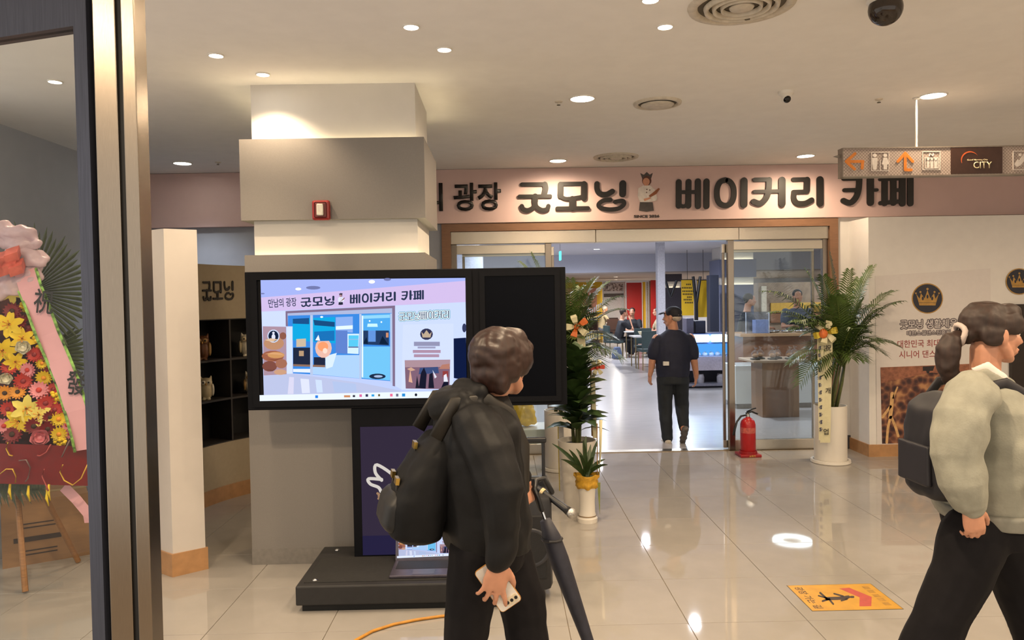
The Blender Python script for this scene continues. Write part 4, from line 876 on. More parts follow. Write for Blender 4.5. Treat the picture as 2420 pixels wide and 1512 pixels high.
# the picture on the big screen: flat emissive layers
def sp(x, y): return 570 + x / 3.978, 620 + y / 3.978
def sconv(a, b, d):
    p = P(a, b, TY); return (p.x, TY - 0.0015 - d, p.z)
_em = {}
def scr_layers(parent, name, layers, conv, dz=0.00008, gain=1.0, mapf=None):
    cols = []; mb = MB()
    for k, (c, poly) in enumerate(layers):
        if c not in cols: cols.append(c)
        mb.m = cols.index(c)
        n = len(poly); mb._add([conv(*(mapf(*q) if mapf else q), dz * (k + 1)) for q in poly], [tuple(range(n))])
    return mb.build(name, [EM('screen_' + c.strip('#') + '_%d' % int(gain * 100), c, gain) for c in cols], parent)
def rect(a, b, c, d): return [(a, b), (c, b), (c, d), (a, d)]
PIC = [('#b9c8f2', [(183, 165), (2108, 145), (2118, 1240), (214, 1250)]), ('#a2b0ee', [(183, 165), (2108, 145), (2108, 180), (187, 335)]), ('#cdb9e4', [(187, 330), (2108, 172), (2110, 372), (192, 462)]),
  ('#b7bfe0', [(212, 1065), (490, 1045), (1120, 1130), (1500, 1205), (1500, 1245), (214, 1250)]), ('#c9d6fa', [(192, 462), (420, 455), (430, 1050), (212, 1065)]), ('#c6d4fb', [(1448, 405), (2110, 372), (2115, 710), (2000, 712), (2000, 1100), (1500, 1190), (1448, 1160)]),
  ('#7d6a86', [(418, 458), (1447, 405), (1447, 1165), (1424, 1160), (1420, 430), (436, 478), (440, 600), (420, 600)]), ('#a9b3d6', [(436, 478), (1420, 430), (1418, 480), (438, 520)]),
  ('#3a86dc', [(440, 500), (1415, 475), (1408, 1115), (1120, 1092), (660, 1052), (488, 1042), (484, 600), (440, 600)]), ('#12a4dc', [(484, 530), (884, 512), (888, 760), (484, 730)]), ('#1b4f86', [(486, 530), (640, 522), (640, 580), (486, 575)]), ('#184a7c', [(680, 540), (880, 560), (880, 605), (690, 590)]),
  ('#8aabe8', [(890, 515), (1050, 508), (1050, 660), (890, 650)]), ('#dff0ff', [(890, 600), (1050, 590), (1050, 625), (890, 632)]), ('#5c7ec8', [(890, 640), (1000, 640), (1000, 860), (890, 850)]), ('#cfe8ff', [(1000, 670), (1110, 670), (1105, 860), (1000, 855)]), ('#56c4ec', [(1010, 685), (1105, 685), (1100, 790), (1010, 790)]),
  ('#4fa6e8', [(1130, 490), (1410, 478), (1405, 650), (1130, 650)]), ('#c3ecff', [(1190, 575), (1280, 575), (1285, 605), (1185, 605)]), ('#22395f', [(1140, 640), (1390, 640), (1390, 780), (1140, 770)]), ('#5f8fd6', [(1195, 640), (1265, 640), (1265, 745), (1195, 745)]), ('#c98a6a', [(1362, 660), (1385, 660), (1385, 705), (1362, 705)]),
  ('#a9ccf6', [(675, 985), (900, 870), (1112, 870), (1116, 1090), (672, 1050)]), ('#6fc0ee', [(1132, 790), (1400, 790), (1400, 1108), (1132, 1085)]), ('#d5e6ff', [(790, 880), (900, 850), (860, 980), (800, 1000)]), ('#20283f', [(490, 800), (650, 800), (650, 965), (490, 955)]), ('#20283f', [(684, 890), (792, 890), (792, 972), (684, 965)]), ('#c8b49c', [(520, 720), (610, 715), (610, 790), (520, 795)]), ('#b39474', [(545, 830), (590, 830), (590, 880), (545, 880)]), ('#8a6a5a', [(490, 955), (792, 965), (792, 985), (490, 975)]), ('#dfe8ff', [(490, 1000), (650, 1000), (650, 1035), (490, 1030)]),
  ('#e6b7a6', circ(775, 805, 78, 92)), ('#f29a6a', circ(770, 790, 50, 45)), ('#ffd8c8', circ(790, 830, 22, 26)), ('#1c2c46', circ(1282, 1070, 78, 26)), ('#9fb6d8', circ(1290, 1070, 42, 12)),
  ('#b2c2e2', rect(650, 495, 676, 1060)), ('#b2c2e2', rect(1112, 485, 1132, 1095)), ('#b2c2e2', rect(1402, 480, 1420, 1130)), ('#cfdcf8', rect(430, 605, 484, 1045)),
  ('#a88c9c', [(205, 600), (424, 604), (430, 1050), (214, 1062)]), ('#b98868', circ(310, 760, 95, 62)), ('#9c5f48', circ(300, 880, 105, 52)), ('#c9925c', circ(330, 870, 80, 30)), ('#7c4a40', circ(270, 975, 70, 50)), ('#a06a54', circ(380, 950, 55, 45)), ('#c79a7c', circ(370, 1030, 60, 26)), ('#8a5648', circ(395, 690, 32, 34)), ('#c8d4ee', circ(306, 692, 58, 62)), ('#14203a', circ(306, 692, 48, 52)), ('#d8dcec', circ(306, 700, 18, 28)), ('#d8dcec', circ(306, 662, 12, 12)),
  ('#ccd8fa', [(1522, 584), (1996, 574), (1994, 1190), (1508, 1196)]), ('#30314e', circ(1743, 674, 60, 54)), ('#b9a48c', [(1695, 650), (1715, 675), (1743, 635), (1772, 675), (1792, 650), (1780, 705), (1706, 705)]), ('#8f8fae', rect(1625, 745, 1868, 785)), ('#9a9ab8', rect(1660, 790, 1828, 808)), ('#a98ba2', rect(1615, 822, 1876, 850)), ('#a98ba2', rect(1625, 862, 1862, 890)),
  ('#7d5f72', [(1538, 918), (1966, 912), (1958, 1190), (1548, 1184)]), ('#a88a94', [(1538, 918), (1966, 912), (1964, 980), (1542, 985)]), ('#3b4c78', [(1680, 990), (1850, 980), (1860, 1040), (1670, 1050)]), ('#181a2c', [(1670, 1180), (1690, 1040), (1720, 985), (1745, 1050), (1735, 1185)]), ('#8e3c3c', rect(1895, 1020, 1946, 1075)), ('#1c1c2c', [(1760, 1180), (1770, 1050), (1800, 1035), (1815, 1180)]), ('#dfe0ee', [(1905, 1060), (1930, 1045), (1945, 1120), (1905, 1125)]), ('#17172a', [(1880, 1180), (1905, 1120), (1950, 1120), (1945, 1185)]), ('#d8a890', [(1575, 1120), (1590, 1000), (1600, 1060), (1612, 1130)]), ('#d9d9e6', [(1800, 1010), (1840, 1075), (1820, 1090)]),
  ('#0f1a3e', [(1998, 714), (2113, 706), (2120, 1108), (2000, 1085)]), ('#33395a', circ(2098, 615, 20, 42)), ('#ffffff', circ(1230, 182, 30, 17)), ('#ffffff', circ(540, 250, 28, 13)), ('#6f76a8', circ(680, 238, 68, 17)), ('#6f76a8', circ(1376, 160, 34, 14)), ('#6f76a8', circ(205, 293, 20, 6)),
  ('#d4d2ea', [(455, 1075), (500, 1078), (495, 1235), (440, 1236)]), ('#d9def4', [(560, 1090), (640, 1096), (650, 1225), (575, 1228)]), ('#c9d9f6', [(700, 1100), (760, 1105), (770, 1220), (715, 1222)]), ('#aebfe4', [(860, 1115), (1080, 1140), (1090, 1215), (880, 1220)]),
  ('#d6a070', [(225, 860), (300, 845), (370, 852), (415, 875), (370, 868), (300, 862)]), ('#7a4432', [(240, 905), (320, 912), (410, 895), (320, 922)]), ('#d8b898', [(225, 730), (280, 712), (350, 722), (300, 745)]), ('#6a4038', [(220, 1000), (300, 1010), (330, 995), (300, 1022)]),
  ('#8fd0f4', [(1140, 500), (1400, 490), (1400, 520), (1140, 530)]), ('#e8f8ff', circ(1210, 550, 8)), ('#e8f8ff', circ(1320, 560, 8)), ('#e8f8ff', circ(760, 512, 14, 9)), ('#0e2038', [(1150, 760), (1180, 700), (1195, 765)]), ('#0e2038', [(1300, 765), (1330, 690), (1385, 770)]), ('#1a6fb4', [(690, 650), (880, 640), (880, 735), (690, 740)]), ('#e8eef8', [(700, 730), (730, 680), (745, 735)]), ('#dcecff', [(1136, 500), (1150, 500), (1150, 1080), (1136, 1075)]), ('#4c5a86', [(1010, 790), (1105, 790), (1104, 800), (1010, 800)]), ('#9ab4dc', [(1010, 720), (1105, 718), (1105, 724), (1010, 726)]),
  ('#c9a088', [(1560, 1000), (1600, 985), (1640, 1010), (1600, 1020)]), ('#b07868', [(1860, 1000), (1890, 960), (1960, 950), (1960, 1000)]), ('#20202e', [(1640, 1180), (1655, 1060), (1675, 1180)]), ('#e4edff', [(160, 1246), (1850, 1208), (2118, 1200), (2118, 1268), (1850, 1272), (165, 1306)]), ('#2d7fe0', rect(700, 1247, 726, 1273)), ('#c98a60', rect(970, 1246, 1028, 1266)), ('#3b3b46', rect(1052, 1244, 1074, 1264)), ('#d86a9c', rect(1114, 1238, 1138, 1262)), ('#3c3c58', rect(1172, 1236, 1196, 1260)), ('#2c9ad8', rect(1228, 1238, 1254, 1258)), ('#6a5a30', rect(1290, 1236, 1308, 1256)), ('#e86a90', rect(1402, 1232, 1426, 1258)), ('#6a6a80', rect(1458, 1232, 1480, 1258)), ('#2a8ad0', rect(1514, 1230, 1544, 1258)), ('#20242e', circ(1645, 1242, 12, 14))]
scr = scr_layers(ks, 'screen_picture', PIC, sconv, mapf=sp, gain=0.95)
m_scrink = EM('screen_ink', '#2a3550', 0.9)
def scr_sign(x, y):     # fascia pixels -> the same word inside the screen picture
    k = 1.238; X = 565 + (x - 1225) * k; Yv = 372 + (y - 463) * 1.22 - (x - 1225) * 0.058
    return sp(X, Yv)
for nm, (cf, scl, sts) in GL.items():
    mb = MB()
    for k, (pts, w) in enumerate(sts): stroke(mb, [scr_sign(*cf(*q)) for q in pts], w / scl * 1.238 / 3.978, lambda a, b, d: sconv(a, b, d + 0.0085), 0.0004 + k * 0.00002)
    mb.build('screen_letter', m_scrink, scr)
def stext(body, x, y, w, h, col, bold, d, rot=0.0, gain=0.95):
    a, b = sp(x, y); p = P(a, b, TY); s_ = 3.978 * 1800 / TY / 1800 * 1.0
    pxm = FPX / TY * 3.978
    text_mesh('screen_lettering', body, EM('screen_' + col.strip('#') + '_t%d' % int(gain * 100), col, gain), h / pxm, (p.x, TY - 0.0095 - d, p.z), u=(math.cos(rot), 0, math.sin(rot)), v=(-math.sin(rot), 0, math.cos(rot)), depth=0, bold=bold, width=w / pxm, parent=scr)
stext('만남의 광장', 392, 378, 262, 82, '#2a3550', 0.012, 0.0, 0.05)
def scr_word(x, y):      # the outlined word at the right of the screen picture
    return sp(1488 + (x - 1225) * 0.772, 502 + (y - 460) * 1.12 - (x - 1225) * 0.012)
SHIFT = {'gut': 0, 'mo': 0, 'ning': 0, 'be': -112, 'i': -112, 'keo': -112, 'ri': -112}
for lay, (extra, cc, dd) in enumerate(((19, '#0f8fa0', 0.0), (11, '#eef8ff', 0.0008), (-1.0, '#3a4a66', 0.0016))):
    for nm in SHIFT:
        cf, scl, sts = GL[nm]; mb = MB()
        for k, (pts, w) in enumerate(sts): stroke(mb, [scr_word(cf(*q)[0] + SHIFT[nm], cf(*q)[1]) for q in pts], (w / scl * 0.62 + extra) / 3.978, lambda a, b, d: sconv(a, b, d + 0.0085 + dd), 0.0003 + k * 0.00002)
        mb.build('screen_letter', EM('screen_word_%d' % lay, cc, 0.95), scr)
m_chefs = [EM('scr_chef%d' % i, c, 0.9) for i, c in enumerate(('#b08a92', '#dfe4f4', '#2b2c3c', '#8a5a4a', '#4a3a42'))]
cutout(scr, [(mi, [scr_sign(*c1(*q)) for q in poly]) for mi, poly in chef], lambda a, b, d: sconv(a, b, d * 0.1 + 0.0085), 'screen_chef', m_chefs)

# laptop standing on the plinth
lp = thing('laptop', (-0.43, 4.14, 0.143), 'open grey laptop on the kiosk plinth, lit screen repeating the shopfront picture', 'laptop')
LX0, LX1, LZ = -0.618, -0.262, 0.1430
MB().bbox((LX0, 3.99, LZ), (LX1, 4.235, LZ + 0.016), 0.004).build('base', M('laptop_grey', '#5a5560', 0.35, metal=0.6), lp)
MB().box((LX0 + 0.02, 4.09, LZ + 0.016), (LX1 - 0.02, 4.215, LZ + 0.0172)).build('keyboard', M('keys_black', '#16151a', 0.6, var=0.4, scale=120), lp)
MB().box((LX0 + 0.12, 4.005, LZ + 0.016), (LX1 - 0.12, 4.08, LZ + 0.0168)).build('touchpad', M('touchpad', '#4c4852', 0.3), lp)
tl = math.radians(14); su = Vector((0, math.sin(tl), math.cos(tl))); sn = Vector((0, -math.cos(tl), math.sin(tl)))
hg = Vector(((LX0 + LX1) / 2, 4.236, LZ + 0.014)); hw = (LX1 - LX0) / 2
lid = MB().obox(hg + su * 0.115 + sn * -0.004, Vector((hw, 0, 0)), su * 0.115, sn * 0.004).build('lid', M('laptop_grey', '#5a5560', 0.35, metal=0.6), lp)
def lpconv(x, y, d):
    a = (x - 160) / (2118 - 160); b = (1306 - y) / (1306 - 145)
    return hg + Vector(((a - 0.5) * 2 * (hw - 0.008), 0, 0)) + su * (0.012 + b * 0.208) + sn * (0.0006 + d * 0.5)
scr_layers(lid, 'laptop_screen', PIC, lambda x, y, d: lpconv(x, y, d), gain=0.85)

# orange cable on the floor in front of the plinth
cb = [G(*q, 0.008) for q in ((1085, 1452), (1040, 1456), (985, 1464), (930, 1475), (880, 1491), (840, 1513), (800, 1545), (740, 1590), (640, 1640))]
o = MB().tube(cb, 0.0075, 8).build('extension_cable', M('orange_cable', '#b9802a', 0.5), smooth=True)
tag(o, 'thin orange-yellow cable lying on the tiles in front of the kiosk plinth', 'cable')

# ================================================================== curved display wall behind the column
def circ3(a, b, c):
    ax, ay = a; bx, by = b; cx_, cy_ = c
    d = 2 * (ax * (by - cy_) + bx * (cy_ - ay) + cx_ * (ay - by))
    ux = ((ax * ax + ay * ay) * (by - cy_) + (bx * bx + by * by) * (cy_ - ay) + (cx_ * cx_ + cy_ * cy_) * (ay - by)) / d
    uy = ((ax * ax + ay * ay) * (cx_ - bx) + (bx * bx + by * by) * (ax - cx_) + (cx_ * cx_ + cy_ * cy_) * (bx - ax)) / d
    return ux, uy, math.hypot(ax - ux, ay - uy)
pi_, po_, p2, p3 = G(487, 1345), G(410, 1362), G(470, 1205), G(590, 1165)
ccx, ccy, Rin = circ3(pi_[:2], p2[:2], p3[:2])
Rout = math.hypot(po_.x - ccx, po_.y - ccy)
a_end = math.atan2(pi_.y - ccy, pi_.x - ccx)          # angle of the pier end (about -110 deg)
if a_end > 0: a_end -= 2 * math.pi
a_out = math.atan2(po_.y - ccy, po_.x - ccx)
def cp(r, a, z): return Vector((ccx + r * math.cos(a), ccy + r * math.sin(a), z))
def arcwall(mb, r0, r1, a0, a1, z0, z1, n=24):
    rs = []
    for k in range(n + 1):
        a = a0 + (a1 - a0) * k / n; rs.append([cp(r0, a, z0), cp(r1, a, z0), cp(r1, a, z1), cp(r0, a, z1)])
    return mb.rings(rs)
ang = lambda d: a_end - math.radians(d)
cw = thing('wall_curved', (ccx, ccy, 0), None, None); cw['kind'] = 'structure'
m_pier = M('white_pier_paint', '#c4bdb6', 0.65, var=0.02, scale=9)
pz = P(378, 540, po_.y).z
mb = MB(); rs = []
N = 20
for k in range(N + 1):       # pier with the slanted end face seen in the photo
    t = k / N; ai = a_end + (ang(62) - a_end) * t; ao = a_out + (ang(62) - a_out) * t
    rs.append([cp(Rin, ai, 0.135), cp(Rout, ao, 0.135), cp(Rout, ao, pz), cp(Rin, ai, pz)])
mb.rings(rs); mb.build('pier', m_pier, cw, angle=40)
mb = MB(); rs = []
for k in range(N + 1):
    t = k / N; ai = a_end + 0.006 + (ang(62) - a_end) * t; ao = a_out + 0.006 + (ang(62) - a_out) * t
    rs.append([cp(Rin - 0.012, ai, 0.0), cp(Rout + 0.012, ao, 0.0), cp(Rout + 0.012, ao, 0.135), cp(Rin - 0.012, ai, 0.135)])
mb.rings(rs); mb.build('pier_base', m_basewood, cw, angle=40)
def see_x(a):
    p = cp(Rin, a, 1.2); c = RC.T @ np.array([p.x, p.y, p.z - CAM_H]); u, v = c[0] / c[2] * FPX, c[1] / c[2] * FPX
    return CX + u * math.cos(ROLL) + v * math.sin(ROLL)
def ang_at(x, lo=75, hi=170):
    return min((ang(d * 0.25) for d in range(lo * 4, hi * 4)), key=lambda a: abs(see_x(a) - x))
A0, A1 = ang(62), ang_at(860); m_beige = M('beige_panel', '#a8997f', 0.7, var=0.03)
zt = P(470, 622, p2.y).z; zs = [P(470, q, p2.y).z for q in (756, 858, 956, 1063)]
arcwall(MB(), Rin, Rin + 0.05, A0, A1, zs[0], zt, 40).build('name_panel', m_beige, cw, angle=40)
arcwall(MB(), Rin, Rin + 0.05, A0, A1, 0.12, zs[3], 40).build('lower_panel', m_beige, cw, angle=40)
arcwall(MB(), Rin - 0.012, Rin + 0.05, A0, A1, 0.0, 0.12, 40).build('base_skirt', m_basewood, cw, angle=40)
# black niche shelving set in the panel
aV = ang_at(545); dA = 0.36 / Rin
sh = thing('niche_shelf', (ccx, ccy, 0), 'black curved niche shelving with owl figures below the beige name panel', 'shelf')
m_niche = M('niche_black', '#0e0d0e', 0.6, var=0.1)
nA0, nA1 = ang(62.6), aV - dA * 2
arcwall(MB(), Rin + 0.24, Rin + 0.255, nA0, nA1, zs[3], zs[0], 36).build('back_panel', m_niche, sh, angle=40)
for z in zs: arcwall(MB(), Rin + 0.002, Rin + 0.24, nA0, nA1, z - 0.008, z + 0.008, 36).build('shelf_board', M('niche_board', '#2a2522', 0.6), sh, angle=40)
for k in range(-2, 3):
    a = aV - dA * k if k > -2 else nA0 - 0.008; arcwall(MB(), Rin + 0.002, Rin + 0.24, a + 0.006, a - 0.006, zs[3] + 0.008, zs[0] - 0.008, 1).build('divider', M('niche_board', '#2a2522', 0.6), sh)
# name on the beige panel
aG0, aG1 = ang_at(476), ang_at(556); zc = P(515, 685, 6.1).z
mb = MB()
def panel_conv(a, b, d):
    t = (a - 1225) / 255.0; an = aG0 + (aG1 - aG0) * t
    return tuple(cp(Rin - 0.001 - d, an, zc - (b - 463) * 0.165 / 72))
for nm, (cf, scl, sts) in GL.items():
    for k, (pts, w) in enumerate(sts): stroke(mb, [cf(*q) for q in pts], w / scl * 0.8, panel_conv, 0.008 + 0.0003 * k)
nl = mb.build('name_lettering', m_ink, cw)
# owl figurines
def owl(x, y, z, s, m1, m2, label, rz):
    o = thing('owl_figurine', (x, y, z), label, 'figurine', 'owl figurines in the niches')
    mb = MB(); mb.ell((x, y, z + 0.075 * s), (0.058 * s, 0.05 * s, 0.078 * s)); mb.ell((x, y, z + 0.150 * s), (0.055 * s, 0.048 * s, 0.045 * s))
    R_ = Matrix.Rotation(rz, 3, 'Z')
    for q in (-1, 1):
        mb.tube([Vector((x, y, z)) + R_ @ Vector((q * 0.034 * s, 0, 0.17 * s)), Vector((x, y, z)) + R_ @ Vector((q * 0.045 * s, 0, 0.212 * s))], [0.018 * s, 0.004 * s], 8)
        mb.ell(Vector((x, y, z)) + R_ @ Vector((q * 0.02 * s, -0.03 * s, 0.006 * s)), (0.018 * s, 0.022 * s, 0.012 * s))
    organic('body', mb, 0.006 * s, m1, o, it=2)
    for q in (-1, 1):
        c = Vector((x, y, z)) + R_ @ Vector((q * 0.022 * s, -0.044 * s, 0.155 * s)); e = MB().ell(c, (0.019 * s, 0.010 * s, 0.019 * s), R_).build('eye_disc', m2, o, smooth=True)
        MB().ell(c + R_ @ Vector((0, -0.008 * s, 0)), (0.008 * s, 0.005 * s, 0.008 * s), R_).build('pupil', m_black, e, smooth=True)
        w = Vector((x, y, z)) + R_ @ Vector((q * 0.055 * s, -0.006 * s, 0.085 * s)); MB().ell(w, (0.014 * s, 0.032 * s, 0.055 * s), R_).build('wing', m2, o, smooth=True)
    c = Vector((x, y, z)) + R_ @ Vector((0, -0.052 * s, 0.14 * s)); MB().ell(c, (0.006 * s, 0.01 * s, 0.011 * s), R_).build('beak', M('beak', '#c9923e', 0.4), o, smooth=True)
mo1, mo2 = M('owl_brown', '#6e4326', 0.35, var=0.3), M('owl_tan', '#b08a52', 0.35, var=0.2)
mo3, mo4 = M('owl_cream', '#d9c8a0', 0.35, var=0.08), M('owl_ivory', '#e6dcc4', 0.35)
for px, row, s, a, b, lb, off in ((499, 1, 1.0, mo1, mo2, 'brown owl figurine in the upper left niche', 0.09), (505, 2, 0.9, mo3, mo4, 'cream white owl figurine in the middle left niche', 0.09), (598, 1, 0.95, mo4, mo3, 'pale owl figurine in the upper niche, half behind the kiosk', 0.09), (604, 2, 0.9, mo4, mo2, 'pale owl figurine in the middle niche, half behind the kiosk', 0.09)):
    an = ang_at(px); q = cp(Rin + off, an, zs[row] + 0.008); owl(q.x, q.y, q.z, s * 1.02, a, b, lb, math.atan2(-q.y, -q.x) + math.pi / 2)

# ================================================================== entrance door frame close to the camera
DY = 1.50
st = thing('door_post', (-0.74, DY, 0), 'tall brushed steel door post close to the camera with a black rubber gap', 'door post')
MB().bbox((-0.783, DY, 0), (-0.7385, DY + 0.05, CEIL), 0.002).build('post', m_steel, st)
MB().bbox((-0.7285, DY, 0), (-0.702, DY + 0.05, CEIL), 0.002).build('post', m_steel, st)
MB().box((-0.7385, DY + 0.006, 0), (-0.7285, DY + 0.045, CEIL)).build('rubber_seal', m_rubber, st)
dl = thing('entrance_door', (-0.80, DY + 0.02, 0), 'open glass entrance door leaf with steel frame toned dark like a reflection at the left edge', 'door')
dd = Vector((-0.951, 0.309, 0)).normalized(); dn = Vector((-dd.y, dd.x, 0)); d0 = Vector((-0.7905, DY + 0.020, 0))
def dbox(s0, s1, z0, z1, hn=0.018): return MB().obox(d0 + dd * (s0 + s1) / 2 + UP * (z0 + z1) / 2, dd * (s1 - s0) / 2, dn * hn, UP * (z1 - z0) / 2)
dbox(0.0, 0.032, 0.01, 2.27).build('stile', m_steelrefl, dl); dbox(0.90, 0.942, 0.01, 2.27).build('stile', m_steelrefl, dl)
dbox(0.032, 0.90, 2.150, 2.27).build('top_rail', m_steelrefl, dl); dbox(0.032, 0.90, 0.01, 0.16).build('bottom_rail', m_steelrefl, dl)
dbox(0.032, 0.90, 0.16, 2.150, 0.005).build('pane', GLASS('door_glass', (0.96, 0.975, 0.97), 0.006, 0.0, 0.35), dl)
# ================================================================== congratulation wreath behind the glass door
WY = 4.42
wr = thing('flower_wreath', P(-25, 1400, WY), 'tall congratulation flower wreath with pink ribbons and dark red sash on an easel', 'flower wreath')
wax = P(-25, 900, WY).x
pm = lambda x, y, d=0.0: P(x, y, WY - d)
k_ = WY / FPX
# easel
m_easel = M('easel_wood', '#8c6239', 0.6, var=0.2, stretch=(1, 1, 8))
MB().tube([pm(40, 1150, -0.03), G(60, 1398, 0.01)], 0.016, 8).build('easel_leg', m_easel, wr)
MB().tube([pm(95, 1150, -0.12), G(185, 1326, 0.01)], 0.016, 8).build('easel_leg', m_easel, wr)
MB().tube([pm(-95, 1150, -0.03), Vector((2 * wax - G(60, 1398).x, G(60, 1398).y, 0.01))], 0.016, 8).build('easel_leg', m_easel, wr)
# dark cone of greenery
mb = MB(); rs = []
for y, hw in ((640, 40), (700, 85), (800, 125), (900, 155), (1000, 185), (1070, 200)):
    c = P(-25, y, WY + 0.05); rs.append(ering(c, Vector((1, 0, 0)), Vector((0, 1, 0)), hw * k_, 0.10, 20))
mb.rings(rs); organic('foliage_core', mb, 0.016, M('wreath_dark_foliage', '#3c1414', 0.8, var=0.6, scale=22), wr, it=2, wrinkle=0.03, wscale=18)
# palm fans behind
m_fan = M('fan_palm_leaf', '#3f4a30', 0.5, var=0.25)
def fan(c, r, a0, a1, n, d):
    mb = MB()
    for k in range(n):
        a = a0 + (a1 - a0) * k / (n - 1); v = Vector((math.cos(a), -0.15, math.sin(a))); s_ = Vector((-math.sin(a), 0, math.cos(a)))
        L = r * (0.94 + 0.06 * math.sin(k * 2.3)); w = 0.011
        p0, p1, p2_ = c + v * r * 0.15, c + v * L * 0.85, c + v * L
        f = Vector((0, -0.006, 0))
        mb._add([p0 - s_ * 0.003, p0 + f, p0 + s_ * 0.003, p1 - s_ * w, p1 + f, p1 + s_ * w, p2_ + f], [(0, 1, 4, 3), (1, 2, 5, 4), (3, 4, 6), (4, 5, 6)])
    return mb
for (x, y, r, a0, a1, n, dep) in ((70, 690, 0.42, -1.0, 1.75, 30, 0.12), (85, 840, 0.36, -1.15, 0.55, 22, 0.14)):
    fan(P(x, y, WY + dep), r, a0, a1, n, dep).build('palm_fan', m_fan, wr)
    q = P(x, y, WY + dep); fan(Vector((2 * wax - q.x, q.y, q.z)), r, math.pi - a0, math.pi - a1, n, dep).build('palm_fan', m_fan, wr)
# lower leaf skirt
mb = MB()
for k in range(34):
    x = -150 + 250 * k / 33; p = pm(x, 1125, 0.06 - abs(k - 17) * 0.004); q = pm(-25 + (x + 25) * 1.15, 1212 - 18 * abs(math.sin(k * 1.7)) - abs(x + 25) * 0.12, 0.10 - abs(k - 17) * 0.004)
    s_ = Vector((0.011, 0, 0)); f = Vector((0, -0.007, 0)); m_ = (p + q) / 2 + Vector((0, -0.03, 0))
    mb._add([p - s_, p + f, p + s_, m_ - s_, m_ + f, m_ + s_, q], [(0, 1, 4, 3), (1, 2, 5, 4), (3, 4, 6), (4, 5, 6)])
mb.build('leaf_skirt', M('skirt_leaf', '#49523c', 0.5, var=0.3), wr)
# flower heads
def petal_mesh(mb, n, r, w, cup, tip=0.3, off=0.0, layers=1, curl=0.0):
    for L in range(layers):
        for k in range(n):
            a = 2 * math.pi * (k + 0.5 * L) / n + off; rr = r * (1 - 0.25 * L); u = Vector((math.cos(a), 0, math.sin(a))); s_ = Vector((-math.sin(a), 0, math.cos(a)))
            pts = []
            for t, ww in ((0.08, 0.35), (0.45, 1.0), (0.78, 0.8), (1.0, 0.08)):
                y = -cup * r * (t ** 1.5) - 0.006 * L + curl * r * max(0, t - 0.6)
                c = u * rr * t + Vector((0, y, 0)); pts.append([c - s_ * w * ww, c + Vector((0, 0.12 * w, 0)), c + s_ * w * ww])
            mb.rings(pts, cap=False, closed=False)
def flower_mesh(name, kind, c1_, c2_):
    mb = MB()
    if kind == 'lily':
        petal_mesh(mb, 6, 0.075, 0.02, 0.28, curl=0.6, layers=1); mb.m = 1
        for k in range(5):
            a = k * 1.256; mb.tube([(0, 0, 0), (0.012 * math.cos(a), -0.03, 0.012 * math.sin(a)), (0.02 * math.cos(a), -0.045, 0.02 * math.sin(a))], [0.0018, 0.0018, 0.004], 5)
    elif kind == 'gerbera':
        petal_mesh(mb, 15, 0.05, 0.0085, 0.14, layers=2); mb.m = 1; mb.ell((0, -0.010, 0), (0.014, 0.008, 0.014), nu=10, nv=6)
    elif kind == 'cluster':
        rnd = random.Random(3)
        for k in range(11):
            mb.ell((rnd.uniform(-.03, .03), rnd.uniform(-.02, .005), rnd.uniform(-.035, .035)), (0.012,) * 3, nu=8, nv=5)
    elif kind == 'rose':
        petal_mesh(mb, 5, 0.034, 0.02, 0.9, layers=3); mb.ell((0, -0.012, 0), (0.016, 0.016, 0.016), nu=8, nv=6)
    return mb.mesh(name, [c1_, c2_], smooth=True)
Y1_, Y2_ = M('petal_yellow', '#e3c31c', 0.5, var=0.12), M('petal_lemon', '#e8d96a', 0.5, var=0.1)
R1_, R2_, K1_ = M('petal_red', '#b32a1c', 0.5, var=0.2), M('petal_crimson', '#7c1518', 0.5, var=0.2), M('petal_pink', '#d8848c', 0.5, var=0.15)
W1_, O1_, DK = M('petal_white', '#e6e0c8', 0.5), M('petal_orange', '#e0921c', 0.5, var=0.15), M('flower_eye', '#3a2410', 0.7)
FM = {'lily': flower_mesh('lily', 'lily', Y1_, O1_), 'lily2': flower_mesh('lily', 'lily', Y2_, O1_), 'gy': flower_mesh('gerbera', 'gerbera', Y1_, O1_), 'gs': flower_mesh('sunflower', 'gerbera', O1_, DK), 'gr': flower_mesh('gerbera', 'gerbera', R1_, R2_), 'gc': flower_mesh('gerbera', 'gerbera', R2_, DK), 'gp': flower_mesh('gerbera', 'gerbera', K1_, R1_), 'cl': flower_mesh('blossom_cluster', 'cluster', Y1_, Y1_), 'rw': flower_mesh('rose', 'rose', W1_, W1_), 'rp': flower_mesh('rose', 'rose', K1_, K1_)}
NMF = {'lily': 'lily', 'lily2': 'lily', 'gy': 'gerbera', 'gs': 'sunflower', 'gr': 'gerbera', 'gc': 'gerbera', 'gp': 'gerbera', 'cl': 'blossom_cluster', 'rw': 'rose', 'rp': 'rose'}
